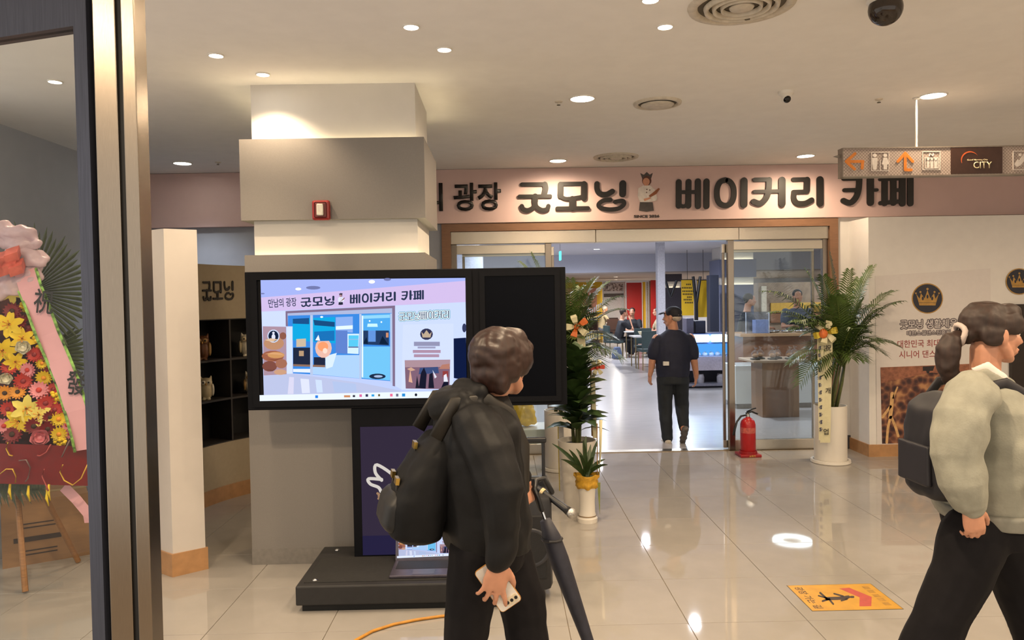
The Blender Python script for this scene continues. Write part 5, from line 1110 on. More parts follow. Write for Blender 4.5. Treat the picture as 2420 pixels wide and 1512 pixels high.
FL = [('lily2', 26, 690, 1.0), ('cl', 58, 722, 1.1), ('gc', 30, 735, 1.1), ('lily', 22, 766, 1.15), ('lily', 52, 800, 1.0), ('gc', 68, 762, 1.1), ('lily', 6, 828, 1.15), ('cl', 92, 806, 1.2), ('rw', 56, 818, 1.3), ('gr', 82, 838, 1.0), ('lily', 36, 855, 0.9), ('gr', 22, 868, 1.0), ('gp', 66, 874, 1.0), ('gy', 98, 858, 0.8),
      ('rw', 14, 892, 1.1), ('gr', 54, 900, 1.1), ('gy', 104, 892, 1.0), ('gp', 92, 922, 1.15), ('gs', 12, 928, 1.0), ('gs', 42, 926, 0.95), ('gr', 126, 920, 0.9), ('cl', 128, 942, 1.1), ('gr', 108, 952, 1.1), ('lily2', 62, 966, 1.2), ('gr', 20, 966, 1.0), ('lily2', 92, 980, 1.0), ('lily', 44, 996, 1.2), ('gr', 130, 968, 1.0), ('gy', 138, 990, 1.0), ('gc', 80, 1006, 1.1), ('gp', 158, 1004, 0.8), ('gp', 164, 1024, 0.75), ('gy', 140, 1026, 1.0), ('gp', 10, 1006, 1.0), ('gc', 30, 1026, 1.2), ('rp', 94, 1034, 1.6), ('gc', 112, 1012, 1.0), ('cl', 142, 1046, 0.9), ('gc', 148, 970, 0.9), ('gc', 118, 985, 0.9), ('gc', 44, 760, 1.0), ('gc', 78, 790, 1.0), ('gc', 106, 838, 1.0), ('gc', 118, 880, 0.9)]
rnd = random.Random(11)
for t, x, y, s in FL:
    fr = abs(x + 25) / (40 + (y - 640) * 0.40)
    dep = 0.115 * math.sqrt(max(0.02, 1 - min(1, fr) ** 2)) + 0.02
    for mir in (0, 1):
        if mir and x < 0: continue
        o = link(NMF[t], FM[t], wr); p = P(x, y, WY - dep)
        if mir: p.x = 2 * wax - p.x
        ww = wr.matrix_basis.inverted() if False else None
        o.location = p; o.rotation_euler = (rnd.uniform(-0.35, 0.25), rnd.uniform(0, 6.28), (1 if not mir else -1) * (0.15 + 0.4 * fr) + rnd.uniform(-0.2, 0.2)); o.scale = (s * 0.92,) * 3
# pink ribbons with brush lettering
m_rib = M('pink_satin', '#d9a2a8', 0.4, var=0.04, scale=10); m_ribe = M('holographic_edge', '#7da04a', 0.25, metal=0.4, var=0.9, scale=34)
def ribbon(path, w, name, m, dep=0.18, mirror=False, wtan=None):
    mb = MB(); rs = []; pts = [P(x, y, WY - dep - 0.01 * math.sin(i * 1.4)) for i, (x, y) in enumerate(path)]
    for i, p in enumerate(pts):
        t = (pts[min(i + 1, len(pts) - 1)] - pts[max(i - 1, 0)]).normalized(); s_ = Vector((0, 1, 0)).cross(t).normalized() * w / 2
        q = [p - s_, p - s_ + Vector((0, 0.002, 0)), p + s_ + Vector((0, 0.002, 0)), p + s_]
        if mirror: q = [Vector((2 * wax - v.x, v.y, v.z)) for v in q]
        rs.append(q)
    mb.rings(rs); return mb.build(name, m, wr)
rp = [(58, 640), (70, 680), (92, 735), (112, 790), (138, 850), (160, 905), (180, 970), (196, 1030), (203, 1062)]
for mir in (False, True):
    ribbon(rp, 0.118, 'ribbon', m_rib, 0.20, mir)
    ribbon([(x - 26, y + 7) for x, y in rp[1:]], 0.016, 'ribbon_edge', m_ribe, 0.203, mir); ribbon([(x + 26, y - 7) for x, y in rp[:-1]], 0.016, 'ribbon_edge', m_ribe, 0.203, mir)
    ribbon([(150, 1150), (180, 1180), (208, 1214), (212, 1235)] if not mir else [(150, 1150), (180, 1180), (200, 1214)], 0.06, 'ribbon_tail', m_rib, 0.06, mir)
for body, x, y, h in (('祝', 103, 712, 0.135), ('發', 180, 905, 0.135)):
    rot = -0.40 if body == '祝' else -0.30
    p = P(x, y, WY - 0.222); text_mesh('brush_lettering', body, m_ink, h, p, u=(math.cos(rot * 0.35), 0, math.sin(rot * 0.35)), v=(-math.sin(rot * 0.35), 0, math.cos(rot * 0.35)), depth=0.0, bold=0.012, width=0.105, parent=wr)
# organza bow
m_org = M('pink_organza', '#d9bfc8', 0.3, var=0.12, scale=12, alpha=0.62); m_knot = M('coral_foil', '#cf6a5c', 0.25, metal=0.3, var=0.25, scale=24)
for (x, y, rx, rz_, a) in ((30, 560, 0.17, 0.07, 0.35), (66, 612, 0.12, 0.06, 0.1), (30, 668, 0.15, 0.07, -0.4), (75, 640, 0.09, 0.05, 0.6), (-75, 575, 0.16, 0.06, 0.4), (-95, 620, 0.14, 0.06, -0.1), (-60, 665, 0.12, 0.06, -0.5)):
    mb = MB(); p = P(x, y, WY - 0.16); R_ = Matrix.Rotation(a, 3, 'Y'); mb.ell(p, (rx, 0.05, rz_), R_, 14, 8)
    organic('bow_loop', mb, 0.012, m_org, wr, it=1, wrinkle=0.045, wscale=17, seed=x, zstretch=1.6)
for (x, y) in ((8, 612), (30, 602), (26, 628), (2, 636), (40, 632), (-14, 618)):
    mb = MB(); p = P(x, y, WY - 0.24); mb.obox(p, Vector((0.030, 0.01, 0.012)), Vector((-0.006, 0.02, 0.02)), Vector((0.002, -0.012, 0.022))); mb.build('bow_knot', m_knot, wr)
# dark red sash with curling ribbons
mb = MB(); rs = []
for k in range(25):
    t = -1 + 2 * k / 24; x = -25 + 238 * t; dep = 0.26 - 0.14 * t * t
    rs.append([P(x, 1047 + 8 * t, WY - dep), P(x, 1142 + 6 * t, WY - dep + 0.02), P(x, 1142 + 6 * t, WY - dep + 0.026), P(x, 1047 + 8 * t, WY - dep + 0.006)])
mb.rings(rs); mb.build('sash', M('dark_red_satin', '#6e0c0e', 0.42, var=0.1), wr, angle=50)
m_curl = [M('curl_gold', '#d0a83c', 0.3, metal=0.3), M('curl_rose', '#b0524e', 0.35, metal=0.2), M('curl_grey', '#7c6a66', 0.35, metal=0.3)]
for kk, path in enumerate(([(18, 1045), (15, 1060), (22, 1075), (30, 1077)], [(120, 1050), (110, 1068), (95, 1077), (88, 1076)], [(45, 1088), (62, 1086), (72, 1105), (66, 1130), (60, 1138)], [(0, 1120), (15, 1108), (30, 1108), (38, 1125), (36, 1140)], [(104, 1108), (100, 1125), (110, 1148), (114, 1160)], [(165, 1040), (155, 1060), (146, 1080)], [(148, 1098), (142, 1115), (152, 1135), (172, 1146), (192, 1130), (208, 1095)])):
    MB().tube([P(x, y, WY - 0.285 + abs(x + 25) / 238 * 0.10) for x, y in path], 0.008, 6, flat=0.4).build('curl_ribbon', m_curl[kk % 3], wr, smooth=True)
for (x, y) in ((24, 1150), (68, 1155), (116, 1152), (112, 1165)):
    MB().tube([P(x, y - 8, WY - 0.2), P(x - 2, y + 12, WY - 0.21), P(x + 3, y + 30, WY - 0.2)], [0.006, 0.008, 0.003], 8).build('bud', Y1_, wr, smooth=True)
# cardboard box behind the easel
bx = thing('cardboard_box', G(110, 1330, 0), 'brown cardboard box on the floor behind the wreath easel', 'box')
pa, pb = G(6, 1346), G(213, 1311); bu = (pb - pa); bl = bu.length; bu.normalize(); bn = Vector((-bu.y, bu.x, 0)); bh = P(213, 1165, pb.y).z
m_card = M('cardboard', '#8d6a47', 0.8, var=0.08, scale=12, stretch=(1, 1, 6))
MB().obox((pa + pb) / 2 + bn * 0.21 + UP * bh / 2, bu * bl / 2, bn * 0.20, UP * bh / 2).build('carton', m_card, bx)
MB().obox(pa + bu * bl * 0.40 + UP * bh * 0.40 + bn * 0.008, bu * bl * 0.27, bn * 0.0015, UP * 0.015).build('printed_bar', M('box_print', '#3a2b20', 0.8), bx)
for k in range(4): MB().obox(pa + bu * bl * 0.42 + UP * bh * (0.64 - 0.06 * k if k < 2 else 0.34 - 0.06 * k) + bn * 0.009, bu * bl * 0.2, bn * 0.001, UP * 0.004).build('printed_line', M('box_print', '#3a2b20', 0.8), bx)
MB().obox((pa + pb) / 2 + bn * 0.21 + UP * (bh + 0.002), bu * bl / 2, bn * 0.03, UP * 0.0015).build('packing_tape', M('tape', '#a98d5c', 0.3), bx)
# ================================================================== plants and the things by the shopfront
m_palm = M('palm_leaf', '#4a5f2a', 0.45, var=0.35, scale=9); m_palm2 = M('palm_leaf_dark', '#394e20', 0.45, var=0.3, scale=9)
m_rachis = M('palm_rachis', '#5c6a2c', 0.5); m_pot = M('white_ceramic', '#dcd6cc', 0.28, var=0.02, scale=6); m_soil = M('soil', '#3a2b20', 0.95, var=0.4, scale=60)
m_trunk = M('palm_stem', '#4c5226', 0.6, var=0.3, scale=20)
def frond(a, tip, lift, wid, rnd, n=30, droop=0.5):
    "one feathered palm leaf from a to tip: rachis and leaflets in one mesh"
    a, tip = Vector(a), Vector(tip); mid = (a + tip) / 2 + UP * lift
    mb = MB(); pts = []
    for k in range(n + 1):
        t = k / n; pts.append(a * (1 - t) ** 2 + mid * 2 * t * (1 - t) + tip * t * t)
    mb.tube(pts, [0.006 * (1 - 0.8 * k / n) for k in range(n + 1)], 5); mb.m = 1
    for k in range(max(3, n // 6), n + 1):
        t = k / n; p = pts[k]; d = (pts[min(k + 1, n)] - pts[k - 1]).normalized(); s_ = d.cross(UP)
        if s_.length < 0.1: s_ = Vector((1, 0, 0))
        s_.normalize(); u = s_.cross(d).normalized()
        L = wid * (math.sin(math.pi * (0.12 + 0.80 * t)) ** 0.7) * rnd.uniform(0.85, 1.1)
        for sg in (-1, 1):
            v = (s_ * sg * 0.95 + d * (0.42 + 0.55 * t) + u * 0.25).normalized(); w = d.cross(v).normalized(); w = v.cross(w).normalized() * 0.0080
            e = p + v * L - UP * L * droop * rnd.uniform(0.4, 1.0); m_ = p + v * L * 0.55 - UP * L * droop * 0.12
            mb._add([p - w * 0.4, p + w * 0.4, m_ - w, m_ + w, e], [(0, 1, 3, 2), (2, 3, 4)])
    return mb
def palm(name, px, py, Y, pot_r, pot_h, heart, tips, label, seed, saucer=True, wid=0.21):
    rnd = random.Random(seed); b = G(px, py)
    b = Vector((P(px, py, Y).x, Y, 0)); t = thing(name, b, label, 'potted palm', 'potted palms at the entrance')
    if saucer: MB().lathe(b, [(pot_r * 1.18, 0.0), (pot_r * 1.22, 0.006), (pot_r * 1.2, 0.03), (pot_r * 1.05, 0.03), (pot_r * 1.03, 0.012)], 36).build('saucer', m_pot, t, angle=40)
    z0 = 0.0125 if saucer else 0.0
    MB().lathe((b.x, b.y, z0), [(pot_r * 0.97, 0), (pot_r, 0.02), (pot_r, pot_h), (pot_r * 0.93, pot_h), (pot_r * 0.92, pot_h - 0.04), (0.01, pot_h - 0.042)], 36, cap=False).build('pot', m_pot, t, angle=40)
    MB().lathe((b.x, b.y, pot_h - 0.045 + z0), [(pot_r * 0.91, 0), (pot_r * 0.6, 0.012), (0.002, 0.016)], 24).build('soil', m_soil, t, smooth=True)
    H_ = P(*heart, Y)
    for k in range(6):
        a = k * 1.05 + 0.3; r0 = pot_r * 0.35
        p0 = Vector((b.x + r0 * math.cos(a), b.y + r0 * math.sin(a), pot_h - 0.04)); p1 = Vector((H_.x + 0.05 * math.cos(a), Y + 0.05 * math.sin(a), H_.z + rnd.uniform(-0.08, 0.04)))
        MB().tube([p0, (p0 + p1) / 2 + Vector((0.01 * math.cos(a), 0.01 * math.sin(a), 0)), p1], [0.014, 0.012, 0.008], 7).build('stem', m_trunk, t, smooth=True)
    extra = [(tx * 0.62 + heart[0] * 0.38 + rnd.uniform(-22, 22), ty * 0.7 + heart[1] * 0.3 + rnd.uniform(-25, 15), dy * 0.8 + rnd.uniform(-0.12, 0.05)) for tx, ty, dy in tips]
    for k, (tx, ty, dy) in enumerate(list(tips) + extra):
        tip = P(tx, ty, Y + dy); a0 = Vector((H_.x + rnd.uniform(-0.03, 0.03), Y + dy * 0.12, H_.z + rnd.uniform(-0.08, 0.05)))
        hl = Vector((tip.x - a0.x, tip.y - a0.y)).length
        frond(a0, tip, 0.10 + 0.28 * hl, wid * rnd.uniform(0.85, 1.15), rnd, 10 + int(26 * (tip - a0).length), rnd.uniform(0.25, 0.6)).build('frond', [m_rachis, m_palm if k % 3 else m_palm2], t)
    return t
rp_ = palm('areca_palm', 1963, 1088, 7.22, 0.150, 0.535, (1986, 850), [(1960, 600, 0.05), (2062, 632, 0.0), (2108, 690, -0.05), (2132, 712, -0.15), (1802, 688, -0.05), (1826, 738, -0.2), (2122, 818, -0.25), (2088, 836, -0.1), (1868, 858, -0.2), (1892, 905, -0.25), (1905, 640, 0.12), (2030, 660, 0.1), (2050, 770, -0.32), (1920, 720, -0.35), (2008, 640, -0.2), (1985, 700, 0.12), (2040, 850, -0.2), (1900, 790, 0.1), (2075, 745, -0.1), (1945, 655, -0.1), (1880, 760, -0.3)], 'feathery green palm in a white round pot right of the entrance', 5)
lp_ = palm('areca_palm', 1326, 1094, 7.15, 0.152, 0.55, (1338, 850), [(1256, 602, 0.1), (1230, 620, 0.2), (1348, 662, -0.1), (1405, 662, 0.1), (1438, 668, 0.05), (1482, 732, -0.1), (1470, 700, 0.1), (1466, 845, -0.25), (1442, 800, 0.2), (1290, 640, -0.2), (1300, 760, -0.3), (1250, 720, 0.1), (1420, 740, -0.3), (1390, 700, -0.25), (1370, 680, 0.25), (1455, 800, -0.1), (1210, 690, -0.1), (1410, 860, -0.3), (1380, 770, -0.35)], 'feathery green palm left of the entrance, half hidden behind the kiosk', 8)
# greeting ribbons of the right palm
gr = thing('greeting_ribbon', P(1945, 1045, 7.0), 'cream greeting ribbon with brush lettering and bow hanging before the right palm', 'ribbon')
m_cream = M('cream_ribbon', '#cfc8a4', 0.5, var=0.05); m_gold2 = M('gold_band', '#c9b23c', 0.35, metal=0.3); m_ornge = M('orange_ribbon', '#d06a2c', 0.5)
RY = 7.02
def strip(x0, x1, y0, y1, xb0=None, xb1=None):
    mb = MB(); rs = []
    for k in range(9):
        t = k / 8; xa = x0 + ((xb0 if xb0 else x0) - x0) * t; xc = x1 + ((xb1 if xb1 else x1) - x1) * t; y = y0 + (y1 - y0) * t; w = 0.008 * math.sin(t * 7)
        rs.append([P(xa, y, RY + w), P(xc, y, RY + w), P(xc, y, RY + w + 0.003), P(xa, y, RY + w + 0.003)])
    return mb.rings(rs)
strip(1931, 1947, 800, 1040, 1935, 1950).build('ribbon_strip', m_cream, gr); strip(1950, 1968, 800, 1046, 1938, 1962).build('ribbon_strip', m_cream, gr)
for ch, y in (('祝', 822), ('개', 923), ('업', 1020)): text_mesh('ribbon_lettering', ch, m_ink, 0.058, P(1957 if y < 1000 else 1952, y, RY - 0.012), depth=0, bold=0.01, parent=gr)
mb = MB()
for k in range(12):
    y = 822 + k * 17.5; q = P(1937 + k * 0.3, y, RY - 0.012)
    for z in (-0.012, 0.0, 0.012): mb.obox(q + Vector((0.004 * math.sin(k * 3 + z * 200), 0, z)), Vector((0.012, 0, 0.002)), Vector((0, 0.0006, 0)), Vector((0, 0, 0.0028)))
    mb.obox(q + Vector((0.006 * (-1) ** k, 0, 0)), Vector((0.003, 0, 0)), Vector((0, 0.0006, 0)), Vector((0, 0, 0.018)))
mb.build('ribbon_small_lettering', M('ribbon_blue_ink', '#2c3460', 0.6), gr)
def bow(parent, c, r, ma, mb_, Yv=None, n=6, rot=0.3):
    for k in range(n):
        a = rot + 2 * math.pi * k / n; u = Vector((math.cos(a), -0.25, math.sin(a))); s_ = Vector((-math.sin(a), 0, math.cos(a)))
        m = MB(); rs = []
        for t, w, dy in ((0.05, 0.25, 0.0), (0.4, 0.75, -0.3), (0.8, 1.0, -0.25), (1.0, 0.85, 0.0), (0.8, 0.9, 0.22), (0.4, 0.6, 0.15), (0.08, 0.25, 0.03)):
            p = c + u * r * t + Vector((0, dy * r, 0)); rs.append([p - s_ * r * 0.27 * w, p + s_ * r * 0.27 * w])
        m.rings(rs, cap=False, closed=False); m.build('bow_loop', ma if k % 3 else mb_, parent)
    MB().ell(c + Vector((0, -0.02, 0)), (r * 0.22, r * 0.2, r * 0.22)).build('bow_knot', mb_, parent, smooth=True)
bow(gr, P(1948, 786, RY - 0.01), 0.115, m_cream, m_gold2, rot=0.25); MB().ell(P(1946, 788, RY - 0.06), (0.04, 0.02, 0.045)).build('orange_centre', m_ornge, gr, smooth=True)
# bow on the left palm
gb = thing('gift_bow', P(1368, 780, 7.0), 'orange and cream ribbon bow with hanging strip on the left palm', 'ribbon')
bow(gb, P(1362, 772, 6.82), 0.11, m_cream, m_ornge, rot=0.6, n=5)
mb = MB(); rs = [[P(1362 + 4 * k, 790 + 27 * k, 6.84), P(1382 + 2 * k, 790 + 27 * k, 6.84), P(1382 + 2 * k, 790 + 27 * k, 6.844), P(1362 + 4 * k, 790 + 27 * k, 6.844)] for k in range(5)]
mb.rings(rs); mb.build('ribbon_strip', m_cream, gb)
# leafy plant in the tall tapered planter
TYp = 5.75; tb = Vector((P(1366, 1200, TYp).x, TYp, 0))
dp = thing('dracaena_plant', tb, 'dense dark green broad-leaved plant in a tall tapered white planter', 'potted plant')
MB().lathe(tb, [(0.100, 0), (0.104, 0.01), (0.112, 0.15), (0.128, 0.38), (0.146, 0.535), (0.138, 0.535), (0.132, 0.50), (0.01, 0.498)], 36, cap=False).build('planter', m_pot, dp, angle=45)
MB().lathe((tb.x, tb.y, 0.497), [(0.130, 0), (0.08, 0.012), (0.002, 0.016)], 24).build('soil', m_soil, dp, smooth=True)
for k, (dx, dy, h) in enumerate(((0.0, 0.0, 1.10), (-0.045, 0.03, 0.98), (0.04, 0.03, 0.9))): MB().tube([(tb.x + dx * 0.5, tb.y + dy, 0.5), (tb.x + dx, tb.y + dy, h)], [0.014, 0.008], 8).build('cane', m_trunk, dp)
lm = MB()      # one broad pointed leaf, 0.2 m long along +X
rs = []
for t, w, z in ((0, 0.10, 0), (0.2, 0.72, 0.012), (0.45, 1.0, 0.016), (0.7, 0.8, 0.006), (0.9, 0.35, -0.012), (1.0, 0.03, -0.022)):
    rs.append([(0.2 * t, -0.034 * w, z + 0.008 * w), (0.2 * t, 0, z), (0.2 * t, 0.034 * w, z + 0.008 * w)])
lm.rings(rs, cap=False, closed=False); leaf_me = lm.mesh('leaf', M('dracaena_leaf', '#344a26', 0.38, var=0.35, scale=18), smooth=True)
rnd = random.Random(4)
for k in range(110):
    z = 0.60 + 0.54 * (k / 109.0) ** 0.9; a = k * 2.399; r = 0.018
    if z < 0.70: r = 0.02
    o = link('leaf', leaf_me, dp); o.location = (tb.x + r * math.cos(a), tb.y + r * math.sin(a), z)
    up = 0.28 + 0.60 * (z - 0.6) / 0.55
    o.rotation_euler = (rnd.uniform(-0.3, 0.3), -up - rnd.uniform(-0.25, 0.25), a); s = rnd.uniform(0.8, 1.0) * (0.85 if z > 1.0 else 1.0); o.scale = (s * 1.3, s * 1.7, s * 1.3)
# wooden stake with red and white bow beside it
sk = thing('gift_bow', P(1400, 1030, 5.9), 'red and white bow on a bamboo stake beside the broad-leaved plant', 'ribbon')
MB().tube([P(1400, 1030, 5.78), P(1396, 868, 5.80)], 0.008, 6).build('stake', M('bamboo', '#8a6a3a', 0.6), sk)
bow(sk, P(1410, 868, 5.76), 0.06, m_cream, M('red_ribbon', '#b9402c', 0.5), rot=0.1, n=6)
mb = MB(); mb.rings([[P(1396 + k, 885 + 30 * k, 5.775), P(1406 + k, 885 + 30 * k, 5.775), P(1406 + k, 885 + 30 * k, 5.779), P(1396 + k, 885 + 30 * k, 5.779)] for k in range(6)]); mb.build('ribbon_strip', m_cream, sk)
# white ribbon at the left of the planter
wrb = thing('greeting_ribbon', P(1328, 1165, 5.9), 'white greeting ribbon hanging left of the tapered planter', 'ribbon')
mb = MB(); mb.rings([[P(1318 + 0.5 * k, 1000 + 20 * k, 5.95), P(1331 + 1.2 * k, 1000 + 20 * k, 5.95), P(1331 + 1.2 * k, 1000 + 20 * k, 5.953), P(1318 + 0.5 * k, 1000 + 20 * k, 5.953)] for k in range(9)]); mb.build('ribbon_strip', M('white_ribbon', '#d6d0c8', 0.5), wrb)
mb = MB(); mb.rings([[P(1317.5 + 0.5 * k, 1000 + 20 * k, 5.949), P(1319.5 + 0.5 * k, 1000 + 20 * k, 5.949), P(1319.5 + 0.5 * k, 1000 + 20 * k, 5.9495), P(1317.5 + 0.5 * k, 1000 + 20 * k, 5.9495)] for k in range(9)]); mb.build('ribbon_edge', m_gold2, wrb)
# small orchid-like plant in a white vase with yellow wrap
VY = 5.44; vb = Vector((P(1388, 1226, VY).x, VY, 0))
vz = thing('vase_plant', vb, 'small strappy plant in a white waisted vase wrapped in yellow paper', 'potted plant')
MB().lathe(vb, [(0.072, 0), (0.074, 0.03), (0.064, 0.036), (0.064, 0.05), (0.058, 0.07), (0.056, 0.16), (0.062, 0.24), (0.066, 0.256), (0.066, 0.275), (0.05, 0.275), (0.048, 0.24)], 32, cap=False).build('vase', m_pot, vz, angle=40)
MB().lathe(vb, [(0.0655, 0.044), (0.0665, 0.047), (0.0655, 0.05)], 32, cap=False).build('gilt_band', M('gilt', '#8a6a3c', 0.3, metal=0.6), vz)
m_wrap = M('yellow_crepe', '#c99a2c', 0.6, var=0.2, scale=40)
mb = MB(); rs = []
for z, r in ((0.245, 0.066), (0.262, 0.078), (0.285, 0.080), (0.305, 0.072), (0.335, 0.092), (0.345, 0.09)): rs.append([Vector((vb.x + (r + 0.005 * math.sin(9 * a + z * 90)) * math.cos(a), vb.y + (r + 0.005 * math.sin(9 * a + z * 90)) * math.sin(a), z + 0.006 * math.sin(5 * a))) for a in [2 * math.pi * q / 40 for q in range(40)]])
mb.rings(rs, cap=False); mb.build('paper_wrap', m_wrap, vz, smooth=True)
MB().lathe((vb.x, vb.y, 0.318), [(0.078, 0), (0.002, 0.012)], 20).build('moss', M('moss', '#4a4a24', 0.9, var=0.4), vz)
rnd = random.Random(9)
for k, (tx, ty, dy) in enumerate(((1305, 1048, 0.05), (1326, 1085, -0.12), (1345, 1062, -0.05), (1362, 1060, 0.1), (1378, 1040, -0.06), (1385, 1030, 0.06), (1396, 1050, 0.1), (1412, 1040, 0.02), (1430, 1085, 0.05), (1436, 1098, -0.1), (1370, 1075, -0.12), (1402, 1080, -0.12), (1352, 1100, -0.15), (1390, 1065, 0.12))):
    mb = MB(); a0 = Vector((vb.x + rnd.uniform(-.02, .02), VY + rnd.uniform(-.02, .02), 0.325)); tip = P(tx, ty, VY + dy); mid = (a0 + tip) / 2 + UP * 0.05; rs = []
    for q in range(8):
        t = q / 7; p = a0 * (1 - t) ** 2 + mid * 2 * t * (1 - t) + tip * t * t; w = 0.014 * (math.sin(math.pi * (0.15 + 0.82 * t)) + 0.05); s_ = (tip - a0).cross(Vector((0.1, 1, 0))).normalized(); f = Vector((0, -0.006, 0)) * (1 - t)
        rs.append([p - s_ * w, p - f, p + s_ * w])
    mb.rings(rs, cap=False, closed=False); mb.build('leaf', M('strap_leaf', '#2e421f', 0.4, var=0.3), vz, smooth=True)
mb = MB(); mb.rings([[P(1411 + 1.2 * k, 1140 + 15 * k, VY - 0.02), P(1419 - 0.3 * k, 1140 + 15 * k, VY - 0.02), P(1419 - 0.3 * k, 1140 + 15 * k, VY - 0.017), P(1411 + 1.2 * k, 1140 + 15 * k, VY - 0.017)] for k in range(6)]); mb.build('green_ribbon', M('green_ribbon', '#7c8440', 0.5), vz)
MB().tube([P(1412, 1130, VY), P(1411, 1000, VY + 0.05)], 0.004, 6).build('stake', M('bamboo', '#8a6a3a', 0.6), vz)
MB().tube([P(1416, 1125, VY), P(1419, 1060, VY), P(1420, 992, VY + 0.03)], [0.008, 0.009, 0.012], 6, flat=0.3).build('pale_ribbon', m_cream, vz, smooth=True)
# fire extinguisher
ex = thing('fire_extinguisher', G(1770, 1074), 'red fire extinguisher with black hose on a red stand by the glass', 'fire extinguisher')
e = Vector((P(1768, 1070, 7.58).x, 7.58, 0)); m_red = M('extinguisher_red', '#a5161a', 0.32, var=0.06); m_red2 = M('stand_red', '#8f1216', 0.4)
MB().bbox((e.x - 0.105, e.y - 0.10, 0.0), (e.x + 0.105, e.y + 0.10, 0.028), 0.006).build('stand', m_red2, ex)
MB().lathe(e, [(0.088, 0.028), (0.088, 0.055), (0.080, 0.055)], 28, cap=False).build('stand_ring', m_red2, ex)
text_mesh('stand_lettering', '소화기', M('gold_print', '#c9a24a', 0.5), 0.022, (e.x + 0.01, e.y - 0.1005, 0.014), depth=0.0008, bold=0.02, parent=ex)
MB().lathe(e, [(0.070, 0.030), (0.075, 0.04), (0.075, 0.315), (0.066, 0.35), (0.040, 0.378), (0.024, 0.386), (0.022, 0.395)], 32).build('cylinder', m_red, ex, angle=35)
MB().lathe(e, [(0.0756, 0.235), (0.0758, 0.24), (0.0758, 0.285), (0.0756, 0.29)], 32, cap=False).build('label_band', M('extinguisher_label', '#b9584e', 0.4, var=0.3, scale=60), ex)
MB().lathe(e, [(0.020, 0.386), (0.020, 0.42), (0.012, 0.43)], 16).build('valve', m_chrome, ex, angle=35)
MB().tube([(e.x - 0.02, e.y, 0.425), (e.x + 0.04, e.y, 0.445), (e.x + 0.10, e.y, 0.418)], [0.010, 0.009, 0.007], 8).build('lever', m_black, ex, smooth=True)
MB().tube([(e.x - 0.01, e.y, 0.44), (e.x + 0.05, e.y, 0.472), (e.x + 0.085, e.y, 0.478)], [0.009, 0.008, 0.006], 8).build('lever', m_black, ex, smooth=True)
MB().tube([(e.x - 0.015, e.y, 0.41), (e.x - 0.07, e.y - 0.01, 0.402), (e.x - 0.115, e.y - 0.02, 0.35), (e.x - 0.14, e.y - 0.03, 0.28), (e.x - 0.155, e.y - 0.03, 0.215)], [0.009, 0.010, 0.010, 0.011, 0.014], 10).build('hose', m_black, ex, smooth=True)
# yellow plastic bag on the low white ledge inside the glass
lg = MB().bbox((-0.44, FY + 0.15, 0.0), (0.58, FY + 0.62, 0.235), 0.008).build('low_ledge', m_whiteplastic); tag(lg, 'low white display ledge inside the left glass panel', 'ledge')
yb = MB(); c = P(1236, 1030, FY + 0.36); c.z = 0.252
rs = [ering(c + UP * z, Vector((1, 0, 0)), Vector((0, 1, 0)), rx, ry, 18) for z, rx, ry in ((0.004, 0.14, 0.09), (0.03, 0.155, 0.10), (0.16, 0.12, 0.09), (0.25, 0.10, 0.075), (0.31, 0.075, 0.05), (0.37, 0.09, 0.03), (0.385, 0.085, 0.02))]
yb.rings(rs); o = organic('plastic_bag', yb, 0.010, M('yellow_plastic', '#e0b414', 0.22, var=0.12, scale=14, bump=0.6, bscale=24), it=1, wrinkle=0.02, wscale=16)
tag(o, 'crumpled yellow plastic bag on the white ledge behind the glass', 'bag')
# rolling PA speaker with trolley handle and microphone
PY = 4.0; sp0 = P(1228, 1430, PY)
pa = thing('portable_speaker', (sp0.x, PY + 0.13, 0), 'black rolling portable speaker with raised trolley handle behind the person in black', 'speaker')
pxl, pxr = 0.02, P(1306, 1300, PY).x; ptop = P(1300, 1172, PY).z
MB().bbox((pxl, PY, 0.05), (pxr, PY + 0.28, ptop), 0.035).build('cabinet', M('speaker_black', '#1a1a1e', 0.5, var=0.15, scale=40), pa, angle=40)
MB().bbox((pxl + 0.03, PY - 0.008, 0.12), (pxr - 0.03, PY + 0.01, ptop - 0.10), 0.008).build('grille', M('speaker_grille', '#101013', 0.7, var=0.5, scale=220), pa)
MB().lathe(((pxl + pxr) / 2, PY - 0.009, 0.29), [(0.105, 0.0), (0.10, -0.006), (0.085, 0.0)], 28, axis='Y', cap=False).build('woofer_ring', M('woofer_ring', '#2b2b30', 0.4), pa, smooth=True)
for xx in (pxl + 0.05, pxr - 0.05): MB().lathe((xx, PY + 0.24, 0.05), [(0.05, -0.02), (0.05, 0.02)], 20, axis='X').build('wheel', m_rubber, pa)
MB().box((pxl + 0.05, PY + 0.02, 0.0), (pxr - 0.05, PY + 0.06, 0.055)).build('foot', m_rubber, pa)
hx0, hx1 = P(1196, 1080, PY + 0.25).x, P(1284, 1080, PY + 0.25).x; hz = P(1284, 1040, PY + 0.25).z
for xx in (hx0, hx1): MB().tube([(xx, PY + 0.25, ptop - 0.03), (xx, PY + 0.25, hz)], 0.010, 8).build('handle_tube', m_black, pa)
MB().bbox((hx0 - 0.018, PY + 0.235, hz - 0.014), (hx1 + 0.018, PY + 0.268, hz + 0.018), 0.008).build('handle_grip', m_black, pa)
MB().bbox((hx0 - 0.02, PY + 0.22, ptop - 0.02), (hx1 + 0.02, PY + 0.279, ptop + 0.05), 0.010).build('handle_base', m_black, pa)
mc = thing('microphone', P(1310, 1180, PY - 0.03), 'black handheld microphone with silver grille resting on the portable speaker', 'microphone')
ma_, mb2 = P(1262, 1146, PY + 0.10), P(1348, 1211, PY - 0.02); md = (mb2 - ma_).normalized()
